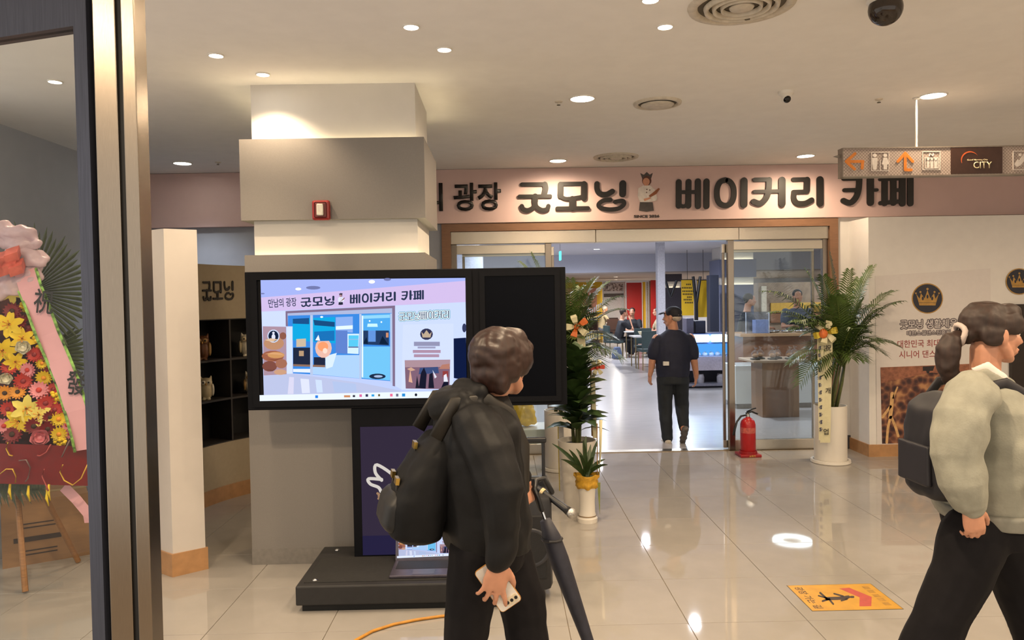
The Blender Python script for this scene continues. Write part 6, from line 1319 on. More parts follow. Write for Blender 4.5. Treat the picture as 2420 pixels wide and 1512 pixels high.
MB().tube([ma_, ma_ + md * 0.02, mb2 - md * 0.035, mb2 - md * 0.012], [0.012, 0.014, 0.020, 0.024], 14).build('handle', m_black, mc, smooth=True)
MB().ell(mb2 + md * 0.006, (0.027, 0.027, 0.027)).build('grille', M('mic_grille', '#b5b2ad', 0.35, metal=0.9, var=0.4, scale=260, bump=0.5), mc, smooth=True)
MB().tube([ma_ + md * 0.052, ma_ + md * 0.07], 0.0195, 12).build('switch_band', M('mic_band', '#c9b488', 0.4), mc)
# ================================================================== signs, poster, floor sticker
HY = 5.205
hs = thing('hanging_sign', P(2173, 347, HY), 'hanging direction sign with restroom and lift pictograms and a dark CITY block', 'sign')
m_weave = bpy.data.materials.new('woven_panel'); m_weave.use_nodes = True
nt = m_weave.node_tree; b_ = nt.nodes['Principled BSDF']; tc = nt.nodes.new('ShaderNodeTexCoord'); mp = nt.nodes.new('ShaderNodeMapping'); mp.inputs['Scale'].default_value = (1, 1, 1)
ck = nt.nodes.new('ShaderNodeTexChecker'); ck.inputs['Scale'].default_value = 90; ck.inputs['Color1'].default_value = (*lin('#b5a59a'), 1); ck.inputs['Color2'].default_value = (*lin('#92827a'), 1)
nt.links.new(tc.outputs['Object'], mp.inputs['Vector']); nt.links.new(mp.outputs['Vector'], ck.inputs['Vector']); nt.links.new(ck.outputs['Color'], b_.inputs['Base Color']); b_.inputs['Roughness'].default_value = 0.6
pl, pr = P(1993, 352, HY), P(1993, 416, HY)
sx0, sx1, sz0, sz1 = pl.x, pl.x + 1.92, pr.z, pl.z
MB().box((sx0, HY, sz0), (sx1, HY + 0.07, sz1)).build('panel', m_weave, hs)
m_alu = M('sign_aluminium', '#8c8278', 0.4, metal=0.5)
mb = MB(); mb.box((sx0 - 0.006, HY - 0.004, sz1), (sx1 + 0.006, HY + 0.074, sz1 + 0.008)); mb.box((sx0 - 0.006, HY - 0.004, sz0 - 0.008), (sx1 + 0.006, HY + 0.074, sz0)); mb.box((sx0 - 0.006, HY - 0.002, sz0), (sx0, HY + 0.072, sz1)); mb.box((sx1, HY - 0.002, sz0), (sx1 + 0.006, HY + 0.072, sz1)); mb.build('edge_trim', m_alu, hs)
mb = MB(); mb.prism([(0, -0.012), (0, 0.012), (-0.045, 0.0)], (sx0 - 0.006, HY + 0.03, P(1990, 367, HY).z), (1, 0, 0), (0, 0, 1), (0, 0.02, 0)); mb.build('end_clip', m_alu, hs)
for xx in (P(2172, 347, HY).x, P(2172, 347, HY).x + 1.0):
    MB().tube([(xx, HY + 0.035, sz1 + 0.008), (xx, HY + 0.035, CEIL - 0.012)], 0.007, 10).build('rod', m_whiteplastic, hs)
    MB().lathe((xx, HY + 0.035, CEIL), [(0.024, 0), (0.02, -0.01), (0.008, -0.014)], 16).build('rod_rose', m_whiteplastic, hs, smooth=True)
def s4(x, y): return 1940 + x / 5.042, 220 + y / 5.042
def hconv(a, b, d):
    p = P(a, b, HY); return (p.x, HY - 0.0005 - d, p.z)
m_or = M('sign_orange', '#d07a22', 0.5); m_sw = M('sign_white', '#d9d0c8', 0.5); m_sbr = M('sign_brown', '#3d251c', 0.5); m_cream2 = M('sign_cream', '#d2c29a', 0.5)
def hstroke(lst, m, name, w):
    mb = MB()
    for k, pts in enumerate(lst): stroke(mb, [s4(*q) for q in pts], w / 5.042, hconv, 0.002 + 0.0002 * k)
    return mb.build(name, m, hs)
hstroke([[(405, 722), (300, 815)], [(300, 815), (400, 905)], [(310, 815), (500, 815)], [(495, 815), (490, 895)]], m_or, 'arrow', 34)
hstroke([[(1003, 715), (915, 815)], [(1003, 715), (1092, 815)], [(1003, 725), (1003, 915)], [(1003, 915), (1075, 915)]], m_or, 'arrow', 34)
def ppl(cx, y, kind):
    out = [circ(cx, y, 24, 22)]
    if kind == 0: out += [[(cx - 34, y + 30), (cx + 34, y + 30), (cx + 28, y + 110), (cx + 18, y + 170), (cx - 18, y + 170), (cx - 28, y + 110)]]
    else: out += [[(cx - 24, y + 28), (cx + 24, y + 28), (cx + 44, y + 105), (cx + 22, y + 110), (cx + 20, y + 168), (cx - 20, y + 168), (cx - 22, y + 110), (cx - 40, y + 105)]]
    return out
def flat(polys, m, name):
    return cutout(hs, [(0, [s4(*q) for q in p]) for p in polys], lambda a, b, d: hconv(a, b, d * 0.6), name, [m])
flat(ppl(640, 742, 0) + ppl(765, 742, 1), m_sw, 'restroom_pictogram')
def outline(x0, y0, x1, y1, w=8): return [[(x0, y0), (x1, y0)], [(x1, y0), (x1, y1)], [(x1, y1), (x0, y1)], [(x0, y1), (x0, y0)]]
hstroke(outline(602, 705, 808, 925) + [[(705, 800), (705, 920)]], m_sw, 'pictogram_frame', 7)
flat([[(1260, 800), (1290, 790), (1290, 885), (1262, 885)], [(1300, 800), (1335, 795), (1332, 905), (1305, 905)], [(1345, 800), (1385, 790), (1380, 895), (1350, 895)]] + [circ(1276, 785, 16), circ(1318, 785, 16), circ(1364, 785, 16)], m_sw, 'lift_pictogram')
hstroke(outline(1210, 697, 1418, 912) + outline(1240, 772, 1395, 895) + [[(1290, 750), (1300, 722)], [(1300, 722), (1330, 750)], [(1330, 750), (1338, 722)]], m_sw, 'pictogram_frame', 8)
a_, c_ = hconv(*s4(1545, 632), 0), hconv(*s4(2160, 970), 0)
MB().box((a_[0], HY - 0.003, sz0 + 0.002), (c_[0], HY, sz1 - 0.001)).build('brown_block', m_sbr, hs)
p = P(*s4(1925, 857), HY); text_mesh('city_lettering', 'CITY', m_cream2, 0.046, (p.x, HY - 0.0035, p.z), depth=0.001, bold=0.008, width=0.128, parent=hs)
p = P(*s4(1862, 798), HY); text_mesh('small_lettering', 'Good Morning City', m_cream2, 0.013, (p.x, HY - 0.0035, p.z), depth=0.0008, bold=0.01, width=0.142, parent=hs)
mb = MB(); rs = []
for k in range(15):
    t = k / 14; a = math.radians(200 - 165 * t); w = 15 * math.sin(math.pi * min(1, 0.08 + t * 0.92)) + 1.5
    x, y = 1775 + 105 * math.cos(a), 800 - 100 * math.sin(a)
    rs.append([hconv(*s4(x - w * 0.5 * math.cos(a), y + w * 0.5 * math.sin(a)), 0.0035), hconv(*s4(x + w * 0.5 * math.cos(a), y - w * 0.5 * math.sin(a)), 0.0035)])
mb.rings(rs, cap=False, closed=False); mb.build('orange_arc', M('sign_arc', '#d0602c', 0.5), hs)
flat([[(2300, 850), (2340, 790), (2365, 800), (2430, 700), (2480, 690), (2480, 730), (2380, 860), (2330, 880)], circ(2372, 735, 18)], m_sw, 'escalator_pictogram')
hstroke(outline(2290, 692, 2500, 912), m_sw, 'pictogram_frame', 8)

# ------------------------------------------------------------------ poster on the projecting wall
PYs = pY - 0.002
po = thing('dance_poster', P(2200, 1050, PYs), 'pale grey wall poster with crown emblem and Korean text over a party photo', 'poster')
def pconv(a, b, d):
    p = P(a, b, PYs); return (p.x, PYs - 0.001 - d, p.z)
def pp(mb, poly, d0=0.0, d1=0.003):
    n = len(poly); mb._add([pconv(*q, d1) for q in poly] + [pconv(*q, d0) for q in poly], [tuple(range(n)), tuple(range(n, 2 * n))[::-1]] + [(i, n + i, n + (i + 1) % n, (i + 1) % n) for i in range(n)])
mb = MB(); pp(mb, [(2068, 652), (2340, 634), (2344, 1049), (2072, 1052)]); mb.build('sheet', M('poster_paper', '#d2ccc9', 0.5, var=0.015), po)
m_navyd, m_crown = M('emblem_navy', '#1f2130', 0.5), M('emblem_gold', '#a8813e', 0.4, var=0.15)
def emblem(parent, cx, cy, rx, ry, cv):
    o = MB(); 
    def disc(r, d0, d1, m, nm, par):
        mb = MB(); poly = circ(cx, cy, rx * r, ry * r, 36); n = len(poly)
        mb._add([cv(*q, d1) for q in poly] + [cv(*q, d0) for q in poly], [tuple(range(n)), tuple(range(n, 2 * n))[::-1]] + [(i, n + i, n + (i + 1) % n, (i + 1) % n) for i in range(n)]); return mb.build(nm, m, par)
    e_ = disc(1.0, 0.003, 0.0045, m_crown, 'emblem', parent); disc(0.93, 0.0045, 0.0052, m_navyd, 'emblem_field', e_)
    mb = MB(); cr = [(-0.72, -0.30), (-0.50, 0.02), (-0.42, -0.34), (-0.18, 0.0), (0.0, -0.55), (0.18, 0.0), (0.42, -0.34), (0.50, 0.02), (0.72, -0.30), (0.56, 0.28), (-0.56, 0.28)]
    for poly in [cr, [(-0.55, 0.30), (0.55, 0.30), (0.52, 0.46), (-0.52, 0.46)], circ(0, -0.62, 0.08, 0.08, 8), circ(-0.45, -0.42, 0.07, 0.07, 8), circ(0.45, -0.42, 0.07, 0.07, 8), circ(-0.74, -0.34, 0.06, 0.06, 8), circ(0.74, -0.34, 0.06, 0.06, 8)]:
        mb._add([cv(cx + a * rx, cy + b * ry, 0.0056) for a, b in poly], [tuple(range(len(poly)))])
    mb.build('crown', m_crown, e_)
    mb = MB()
    for q in (-0.3, 0.0, 0.3): poly = circ(q, 0.0 if q else -0.12, 0.07, 0.13, 10); mb._add([cv(cx + a * rx, cy + b * ry, 0.006) for a, b in poly], [tuple(range(len(poly)))])
    mb.build('crown_gap', m_navyd, e_)
emblem(po, 2191, 705, 37, 36, pconv)
def ptext(body, x, y, w, h, m, bold, d, nm='poster_lettering', ring=0.0):
    p = P(x, y, PYs); k = FPX / PYs; text_mesh(nm, body, m, h / k, (p.x, PYs - 0.0045 - d, p.z), depth=0.0, bold=bold, width=w / k, parent=po, u=(1, 0, 0.01), ring=ring / k)
m_ttl, m_ttlw, m_ptr = M('print_grey', '#5a5257', 0.5), M('print_pale', '#cdc6c4', 0.5), M('print_red', '#8e3a34', 0.5, var=0.2)
ptext('굿모닝 생활체육', 2194, 765, 136, 21, m_ttl, 0.01, 0.0, ring=2.2); ptext('굿모닝 생활체육', 2194, 765, 136, 21, m_ttlw, 0.008, 0.0008)
ptext('대한소셜댄스진흥원', 2194, 786, 104, 11, m_ttl, 0.01, 0.0, ring=1.6); ptext('대한소셜댄스진흥원', 2194, 786, 104, 11, m_ttlw, 0.0, 0.0008)
ptext('대한민국 최대규모의', 2194, 811, 150, 18, m_ptr, 0.012, 0.0); ptext('시니어 댄스 놀이터', 2194, 836, 142, 18, m_ptr, 0.012, 0.0)
def PH(name, cols):
    m = bpy.data.materials.new(name); m.use_nodes = True; nt = m.node_tree; b = nt.nodes['Principled BSDF']; b.inputs['Roughness'].default_value = 0.4
    tc = nt.nodes.new('ShaderNodeTexCoord'); vo = nt.nodes.new('ShaderNodeTexVoronoi'); vo.inputs['Scale'].default_value = 16; n = nt.nodes.new('ShaderNodeTexNoise'); n.inputs['Scale'].default_value = 8; n.inputs['Detail'].default_value = 6
    r = nt.nodes.new('ShaderNodeValToRGB'); r.color_ramp.elements.new(0.5); r.color_ramp.elements.new(0.62)
    for e, (p, c) in zip(r.color_ramp.elements, cols): e.position = p; e.color = (*lin(c), 1)
    mx = nt.nodes.new('ShaderNodeMix'); mx.data_type = 'FLOAT'; mx.inputs[0].default_value = 0.45
    nt.links.new(tc.outputs['Object'], vo.inputs['Vector']); nt.links.new(tc.outputs['Object'], n.inputs['Vector']); nt.links.new(n.outputs['Fac'], mx.inputs[2]); nt.links.new(vo.outputs['Distance'], mx.inputs[3]); nt.links.new(mx.outputs[0], r.inputs['Fac']); nt.links.new(r.outputs['Color'], b.inputs['Base Color'])
    return m
mb = MB(); pp(mb, [(2080, 868), (2328, 858), (2330, 1046), (2084, 1048)], 0.003, 0.0042); mb.build('party_photo', PH('party_photo', [(0.25, '#1a1016'), (0.40, '#3c2022'), (0.52, '#6e4434'), (0.68, '#b08058')]), po)
mb = MB()
for poly in ([(2080, 868), (2328, 858), (2329, 888), (2200, 880), (2082, 905)],): mb._add([pconv(*q, 0.0046) for q in poly], [tuple(range(len(poly)))])
mb.build('photo_ceiling', M('photo_ceiling', '#8e5a44', 0.5, var=0.3, scale=30), po)
mb = MB()
for poly in ([(2180, 866), (2208, 864), (2204, 876), (2196, 876), (2195, 882), (2190, 882), (2188, 876), (2180, 876)],): mb._add([pconv(*q, 0.005) for q in poly], [tuple(range(len(poly)))])
mb.build('photo_lamp', M('photo_dark', '#231c20', 0.5), po)
mb = MB()
for pts, w in (([(2108, 930), (2106, 960), (2103, 985)], 9), ([(2104, 960), (2085, 985)], 6), ([(2104, 985), (2098, 1010), (2095, 1045)], 6), ([(2106, 985), (2116, 1010), (2122, 1030)], 6), ([(2110, 940), (2120, 915)], 4)): stroke(mb, pts, w, lambda a, b, d: pconv(a, b, d + 0.0046), 0.0004)
mb.build('photo_dancer', M('photo_dancer', '#c9a06c', 0.5, var=0.2), po)
# dark panel and second emblem at the right edge
dk = thing('wall_screen', P(2450, 1000, PYs), 'dark wall panel at the right edge behind the woman', 'panel')
mb = MB(); pp(mb, [(2383, 719), (2780, 712), (2780, 1046), (2386, 1050)], 0.0, 0.04); mb.build('panel', M('dark_panel', '#221814', 0.35), dk)
e2 = thing('wall_emblem', P(2404, 666, PYs), 'round navy emblem with gold crown at the right picture edge', 'emblem'); emblem(e2, 2408, 665, 32, 31, pconv)

# ------------------------------------------------------------------ yellow floor sticker
fs = thing('floor_sticker', (1.78, 3.97, 0), 'yellow floor sticker with red chevron and walking figure', 'sticker')
fx0, fx1, fy0, fy1 = 1.546, 2.014, 3.797, 4.146
MB().box((fx0, fy0, 0.0002), (fx1, fy1, 0.0012)).build('border', M('sticker_edge', '#5a4a2a', 0.5), fs)
MB().box((fx0 + 0.004, fy0 + 0.004, 0.0012), (fx1 - 0.004, fy1 - 0.004, 0.0016)).build('field', M('sticker_yellow', '#b98a28', 0.4, var=0.12, scale=14), fs)
def s3(x, y): return 1780 + x / 5.177, 1220 + y / 5.177
def fconv(a, b, d): return G(a, b, 0.0018 + d)
def fpoly(polys, m, nm):
    mb = MB()
    for k, poly in enumerate(polys): mb._add([fconv(*s3(*q), 0.0002 * (k % 3)) for q in poly], [tuple(range(len(poly)))])
    return mb.build(nm, m, fs)
fpoly([[(1050, 882), (1175, 872), (1450, 985), (1445, 1098), (1300, 1100), (1302, 990)]], M('sticker_red', '#a8433a', 0.45), 'chevron')
mb = MB()
for pts, w in (([(1165, 985), (1060, 1000), (900, 1005)], 40), ([(900, 1005), (820, 935)], 24), ([(900, 1000), (800, 970)], 18), ([(930, 1010), (850, 1035)], 24), ([(930, 1015), (980, 1072)], 22), ([(1100, 975), (990, 945)], 20), ([(1150, 1010), (1080, 1030)], 20), ([(1195, 985), (1225, 985)], 26)): stroke(mb, [s3(*q) for q in pts], w / 5.177, fconv, 0.0003)
mb.build('walking_figure', M('sticker_black', '#2f2018', 0.5), fs)
g0, g1 = G(*s3(560, 870)), G(*s3(830, 1135))
text_mesh('sticker_lettering', '광장 가는 길', M('sticker_black', '#2f2018', 0.5), 0.045, ((fx0 + 0.05), (fy0 + fy1) / 2, 0.002), u=(0, -1, 0), v=(1, 0, 0), depth=0.0, bold=0.012, width=0.29, parent=fs)
mb = MB()
for k in range(5): mb.box((fx1 - 0.07, fy0 + 0.05 + k * 0.055, 0.0016), (fx1 - 0.035, fy0 + 0.088 + k * 0.055, 0.0018))
mb.build('faded_print', M('sticker_faded', '#9c7226', 0.5, var=0.3), fs)
ORD = ('first', 'second', 'third', 'fourth', 'fifth', 'sixth', 'seventh', 'eighth')
# ================================================================== cafe interior
def bx(Y, x0, y0, x1, y1, depth=0.05):
    "box facing the camera between two photo pixels at depth Y"
    a, b = P(x0, y0, Y), P(x1, y1, Y)
    return (min(a.x, b.x), Y, min(a.z, b.z)), (max(a.x, b.x), Y + depth, max(a.z, b.z))
m_red_p, m_yel_p = M('red_panel', '#a81f1a', 0.5, var=0.05), M('yellow_panel', '#e0b41c', 0.5, var=0.04)
m_pinkp = M('pink_panel', '#c98a72', 0.6, var=0.05); m_navyp = M('navy_pillar', '#1c2130', 0.5); m_clad2 = M('blue_grey_cladding', '#6f7690', 0.6, var=0.04)
# white post and columns
a, b = bx(16.0, 1553, 560, 1575, 900, 0.2); MBp = MB().bbox((a[0], 16.0, 0), (b[0], 16.2, CEIL), 0.004); o = MBp.build('white_post', M('white_post', '#b9b7bd', 0.6)); tag(o, 'slim white square post inside the cafe behind the man with the cap', 'post')
def cove_column(Y, xl, xr, label, ztop=2.6, mc=None):
    a, b = P(xl, 700, Y).x, P(xr, 700, Y).x; w = b - a
    t = thing('cove_column', ((a + b) / 2, Y + w / 2, 0), label, 'column', 'lit columns inside the cafe')
    MB().box((a + 0.06, Y + 0.06, 0), (b - 0.06, Y + w - 0.06, CEIL)).build('core', m_core, t)
    for z0, z1 in ((2.12, 2.60), (0.0, 1.92)):
        mb = MB(); th = 0.02
        mb.box((a, Y, z0), (b, Y + th, z1)); mb.box((a, Y + w - th, z0), (b, Y + w, z1)); mb.box((a, Y + th, z0), (a + th, Y + w - th, z1)); mb.box((b - th, Y + th, z0), (b, Y + w - th, z1)); mb.build('cladding', mc or m_clad2, t)
        MB().box((a + 0.022, Y + 0.022, z1 - 0.05), (b - 0.022, Y + 0.045, z1 - 0.035)).build('cove_strip', EM('cove_led2', (1.0, 0.86, 0.6), 16.0), t)
cove_column(20.4, 1701, 1788, 'blue-grey column with two cove lights behind the right glass')
cove_column(24.5, 1572, 1612, 'dark column with cove light behind the man with the cap', mc=M('dark_cladding', '#4a4650', 0.6))
cove_column(14.5, 1046, 1142, 'pale column with cove light behind the left glass', mc=M('pale_cladding', '#a9adba', 0.6))
a, b = bx(19.2, 1677, 650, 1700, 790, 0.3); o = MB().bbox((a[0], 19.2, 0), (b[0], 19.5, b[2]), 0.004).build('navy_pillar', m_navyp); tag(o, 'dark navy pillar right of the yellow banners', 'pillar')
# coloured panels at the back
def panel(name, Y, x0, y0, x1, y1, m, label, cat='partition', floor=True, d=0.08, group='coloured panels at the back of the cafe'):
    a, b = bx(Y, x0, y0, x1, y1, d); o = MB().bbox((a[0], Y, 0.0 if floor else a[2]), (b[0], Y + d, min(b[2], 2.358)), 0.003).build(name, m); return tag(o, label, cat, group)
panel('red_partition', 28.6, 1481, 668, 1518, 800, m_red_p, 'tall wide red panel behind the seated man')
panel('yellow_partition', 28.8, 1519, 666, 1527, 800, m_yel_p, 'narrow yellow panel beside the wide red panel')
panel('patterned_partition', 28.9, 1528, 666, 1534, 800, M('newsprint', '#a59a90', 0.7, var=0.5, scale=40), 'thin patterned white panel beside the narrow yellow one')
panel('wood_partition', 29.0, 1534.5, 664, 1539, 800, m_wood, 'thin brown wood panel left of the narrow red one')
panel('red_partition', 27.4, 1538, 662, 1556, 800, m_red_p, 'narrow red panel left of the white post')
yf = thing('yellow_portal', P(1380, 790, 29.5), 'yellow wall frame around a salmon pink panel behind the left palm', 'wall panel', 'coloured panels at the back of the cafe')
a, b = bx(29.5, 1290, 668, 1425, 800, 0.1); MB().bbox((a[0], 29.5, 0), (b[0], 29.6, b[2]), 0.003).build('frame', m_yel_p, yf)
a, b = bx(29.44, 1310, 682, 1412, 800, 0.05); MB().bbox((a[0], 29.44, 0), (b[0], 29.5, b[2]), 0.003).build('pink_inset', m_pinkp, yf)
sw = thing('photo_shelf', P(1450, 790, 29.3), 'white lit shelf wall with large photograph between yellow and red panels', 'shelf')
a, b = bx(29.3, 1425, 667, 1480, 800, 0.1); MB().bbox((a[0], 29.3, 0), (b[0], 29.4, b[2]), 0.003).build('carcass', M('shelf_white', '#d9d6d2', 0.6), sw)
a, b = bx(29.27, 1427, 669, 1474, 687, 0.03); MB().box(a, b).build('photograph', PH('shelf_photo', [(0.3, '#4a3c38'), (0.45, '#8a7a70'), (0.55, '#c0b4aa'), (0.7, '#d9d0c8')]), sw)
a, b = bx(29.27, 1427, 694, 1474, 701, 0.03); MB().box(a, b).build('dark_row', M('shelf_dark', '#5a544e', 0.7, var=0.5, scale=30), sw)
for x in (1425, 1474): a, b = bx(29.2, x, 667, x + 3, 800, 0.1); MB().box((a[0], 29.2, 0), (b[0], 29.3, b[2])).build('upright', M('shelf_white', '#d9d6d2', 0.6), sw)
# hanging yellow banners and black branching post
for x0, x1, y0, y1, lb in ((1610, 1640, 661, 745, 'yellow hanging banner with dark printed lines left of the black post'), (1648, 1677, 662, 749, 'plain yellow hanging banner right of the black post')):
    t = thing('banner', P((x0 + x1) / 2, y1, 21.6), lb, 'banner', 'yellow banners in the cafe')
    a, b = bx(21.6, x0, y0, x1, y1, 0.01); MB().box(a, b).build('sheet', m_yel_p, t)
    MB().tube([((a[0] + b[0]) / 2, 21.605, b[2]), ((a[0] + b[0]) / 2, 21.605, CEIL)], 0.006, 6).build('cord', m_black, t)
    MB().tube([(a[0] - 0.02, 21.605, b[2]), (b[0] + 0.02, 21.605, b[2])], 0.012, 8).build('rod', m_black, t)
    if x0 == 1610:
        mb = MB()
        for y, xs in ((672, (1622, 1636)), (680, (1612, 1638)), (688, (1613, 1640)), (695, (1614, 1638)), (702, (1624, 1637)), (708, (1616, 1637)), (715, (1619, 1640))):
            x = xs[0]
            while x < xs[1] - 2:
                q = P(x + 1, y, 21.6); mb.obox(q + Vector((0, -0.002, 0)), Vector((0.017, 0, 0)), Vector((0, 0.001, 0)), Vector((0, 0, 0.022))); x += 4
        mb.build('printed_lines', M('banner_ink', '#4a3a14', 0.6), t)
tp = thing('branching_post', P(1645, 775, 20.6), 'black branching post between the two yellow banners', 'post')
q = P(1645, 700, 20.6); MB().tube([(q.x, 20.6, 0), (q.x, 20.6, P(1645, 715, 20.6).z)], [0.055, 0.05], 8).build('trunk', m_black, tp)
for x in (1638, 1655): MB().tube([(q.x, 20.6, P(1645, 720, 20.6).z), P(x, 653, 20.6)], [0.045, 0.04], 8).build('branch', m_black, tp)
for x in (1573, 1599): MB().tube([P(1585, 702, 20.9), P(x, 663, 20.9)], 0.035, 8).build('branch', m_black, tp)
# exit sign
es = thing('exit_sign', P(1325, 590, 17.5), 'cyan lit exit sign seen edge-on under the cafe ceiling', 'sign')
a, b = bx(17.5, 1323, 593, 1327, 614, 0.3); MB().box(a, b).build('lit_face', EM('exit_cyan', '#5fd8d8', 1.6), es); MB().tube([((a[0] + b[0]) / 2, 17.65, b[2]), ((a[0] + b[0]) / 2, 17.65, CEIL)], 0.008, 6).build('stem', m_chrome, es)

# ------------------------------------------------------------------ cake showcase with blue light
SYc = 13.3; cs = thing('cake_showcase', P(1690, 915, SYc), 'chilled cake showcase with two glowing blue light bars', 'showcase')
sx0, sx1 = P(1600, 860, SYc).x, P(1757, 860, SYc).x
zt_ = lambda y: P(1690, y, SYc).z
MB().box((sx0, SYc + 0.05, 0.0), (sx1, SYc + 0.62, zt_(912))).build('plinth', m_navyp, cs)
MB().bbox((sx0, SYc, zt_(912)), (sx1, SYc + 0.66, zt_(906)), 0.004).build('kick_rail', M('case_rail', '#8c8c98', 0.4, metal=0.5), cs)
MB().box((sx0 + 0.02, SYc + 0.30, zt_(906)), (sx1 - 0.02, SYc + 0.62, zt_(875))).build('storage_back', m_navyp, cs)
for q in (0.12, 0.45, 0.8): MB().lathe((sx0 + q, SYc + 0.14, zt_(906)), [(0.06, 0), (0.065, 0.10), (0.05, 0.16)], 14).build('storage_tub', M('tub', '#9a98a0', 0.5), cs)
MB().bbox((sx0, SYc, zt_(875)), (sx1, SYc + 0.66, zt_(842)), 0.004).build('body', M('case_body', '#a9a2ac', 0.45), cs)
MB().box((sx0 + 0.02, SYc + 0.40, zt_(842)), (sx1 - 0.02, SYc + 0.62, zt_(795))).build('lit_back', EM('case_glow', '#4f9ae6', 1.1), cs)
for x in [sx0 + 0.09 + 0.115 * k for k in range(9)]:
    MB().lathe((x, SYc + 0.22, zt_(842)), [(0.045, 0.0), (0.045, 0.045), (0.03, 0.055), (0.01, 0.07)], 12).build('cake', M('cake_cream', '#dfe4ea', 0.6), cs, smooth=True)
MB().box((sx0, SYc, zt_(842)), (sx1, SYc + 0.008, zt_(812))).build('glass_front', m_glass, cs)
m_bar = EM('blue_bar', (0.40, 0.72, 1.0), 7.0)
for y0, y1 in ((799, 808), (790, 797)):
    for xa, xb in ((sx0, (sx0 + sx1) / 2 - 0.012), ((sx0 + sx1) / 2 + 0.012, sx1)): MB().bbox((xa + 0.01, SYc - 0.02, zt_(y1)), (xb - 0.01, SYc + 0.02, zt_(y0)), 0.012).build('light_bar', m_bar, cs)
MB().bbox((sx0, SYc + 0.021, zt_(812)), (sx1, SYc + 0.66, zt_(788)), 0.004).build('top', M('case_top', '#3a4468', 0.3), cs)
L = bpy.data.lights.new('case_light', 'AREA'); L.energy = 26; L.color = (0.25, 0.45, 1.0); L.shape = 'RECTANGLE'; L.size = 1.0; L.size_y = 0.08
lo = bpy.data.objects.new('case_light', L); COL.objects.link(lo); lo.parent = cs; lo.matrix_parent_inverse = cs.matrix_basis.inverted(); lo.location = ((sx0 + sx1) / 2, SYc - 0.04, zt_(800)); lo.rotation_euler = (math.radians(90), 0, 0)
# boxes and machine on the counter behind
for x0, x1, y0, y1, m, lb in ((1622, 1640, 752, 790, M('machine_grey', '#5c5866', 0.5), 'grey machine on the case behind the cap man, left'), (1644, 1668, 758, 790, M('machine_dark', '#2a2c3a', 0.4), 'dark machine on the case beside the grey one')):
    a, b = bx(SYc + 0.2, x0, y0, x1, 789, 0.3); o = MB().bbox((a[0], a[1], zt_(788)), (b[0], b[1], b[2]), 0.01).build('counter_machine', m); tag(o, lb, 'machine')
# ------------------------------------------------------------------ bread counters behind the right glass
wc = thing('wood_counter', P(1850, 920, 11.4), 'long wooden counter with metal dishes behind the right glass', 'counter')
cx0, cx1 = P(1757, 790, 11.4).x, P(1975, 790, 11.4).x; ct = P(1850, 787, 11.4).z
MB().bbox((cx0 - 0.06, 11.35, ct - 0.045), (cx1, 12.1, ct), 0.006).build('top', M('counter_top_wood', '#a8825e', 0.4, var=0.15, stretch=(1, 10, 10)), wc)
MB().box((cx0, 11.42, 0.08), (cx1, 12.05, ct - 0.045)).build('body', m_wood, wc); MB().box((cx0 + 0.03, 11.46, 0), (cx1, 12.0, 0.08)).build('plinth', m_dark, wc)
for k in range(7):
    x = P(1826 + k * 16, 780, 11.5).x; o = MB().lathe((x, 11.55 + 0.1 * (k % 2), ct), [(0.03, 0), (0.055, 0.01), (0.062, 0.035), (0.056, 0.035), (0.04, 0.012)], 18, cap=False).build('metal_dish', m_chrome, smooth=True)
    tag(o, 'small round metal dish on the long wooden counter, %s from the left' % ORD[k], 'dish', 'metal dishes on the wooden counter')
ab = thing('acrylic_box', P(1788, 786, 11.5), 'clear acrylic collection box on the end of the wooden counter', 'box')
a, b = bx(11.45, 1762, 738, 1818, 786, 0.2); m_acr = GLASS('acrylic', (0.86, 0.89, 0.95), 0.08)
mb = MB(); z0 = ct + 0.002; th = 0.006
mb.box((a[0], 11.45, z0), (b[0], 11.45 + th, b[2])); mb.box((a[0], 11.65 - th, z0), (b[0], 11.65, b[2])); mb.box((a[0], 11.45 + th, z0), (a[0] + th, 11.65 - th, b[2])); mb.box((b[0] - th, 11.45 + th, z0), (b[0], 11.65 - th, b[2])); mb.build('walls', m_acr, ab)
MB().box((a[0], 11.45, b[2]), (b[0], 11.65, b[2] + 0.008)).build('lid', m_acr, ab); MB().box((a[0] + 0.16, 11.47, z0), (b[0] - 0.01, 11.63, z0 + 0.2)).build('paper_stack', M('paper_pale', '#a9b4d8', 0.7), ab)
for e_ in ((a[0], b[2]), (b[0] - th, b[2])): MB().box((e_[0] - 0.002, 11.447, z0), (e_[0] + th + 0.002, 11.453, b[2])).build('edge', M('acrylic_edge', '#c3c9d8', 0.3), ab)
wf = thing('white_counter', P(1840, 960, 10.75), 'glossy white serving counter in front of the wooden counter', 'counter')
wx0, wx1 = P(1738, 900, 10.75).x, P(1960, 900, 10.75).x; wz = P(1840, 862, 10.75).z
MB().bbox((wx0, 10.75, 0.07), (wx1, 11.3, wz), 0.008).build('body', M('gloss_white', '#cfd2d0', 0.15, var=0.02), wf); MB().box((wx0 + 0.03, 10.79, 0), (wx1, 11.26, 0.07)).build('plinth', M('counter_plinth', '#7c7a78', 0.5), wf)
bt = thing('bread_table', P(1845, 988, 9.95), 'bread display table with brown pedestal in front of the white counter', 'table')
tx0, tx1 = P(1775, 846, 9.95).x, P(1905, 846, 9.95).x; tz = P(1845, 850, 9.95).z
MB().bbox((tx0, 9.85, tz - 0.03), (tx1, 10.5, tz), 0.006).build('table_top', M('table_top_wood', '#a58c74', 0.35, var=0.15, stretch=(1, 10, 10)), bt)
qx0, qx1 = P(1802, 950, 9.95).x, P(1889, 950, 9.95).x; MB().bbox((qx0, 9.95, 0.0), (qx1, 10.4, tz - 0.03), 0.004).build('pedestal', M('pedestal_brown', '#7c5638', 0.4, var=0.08), bt)
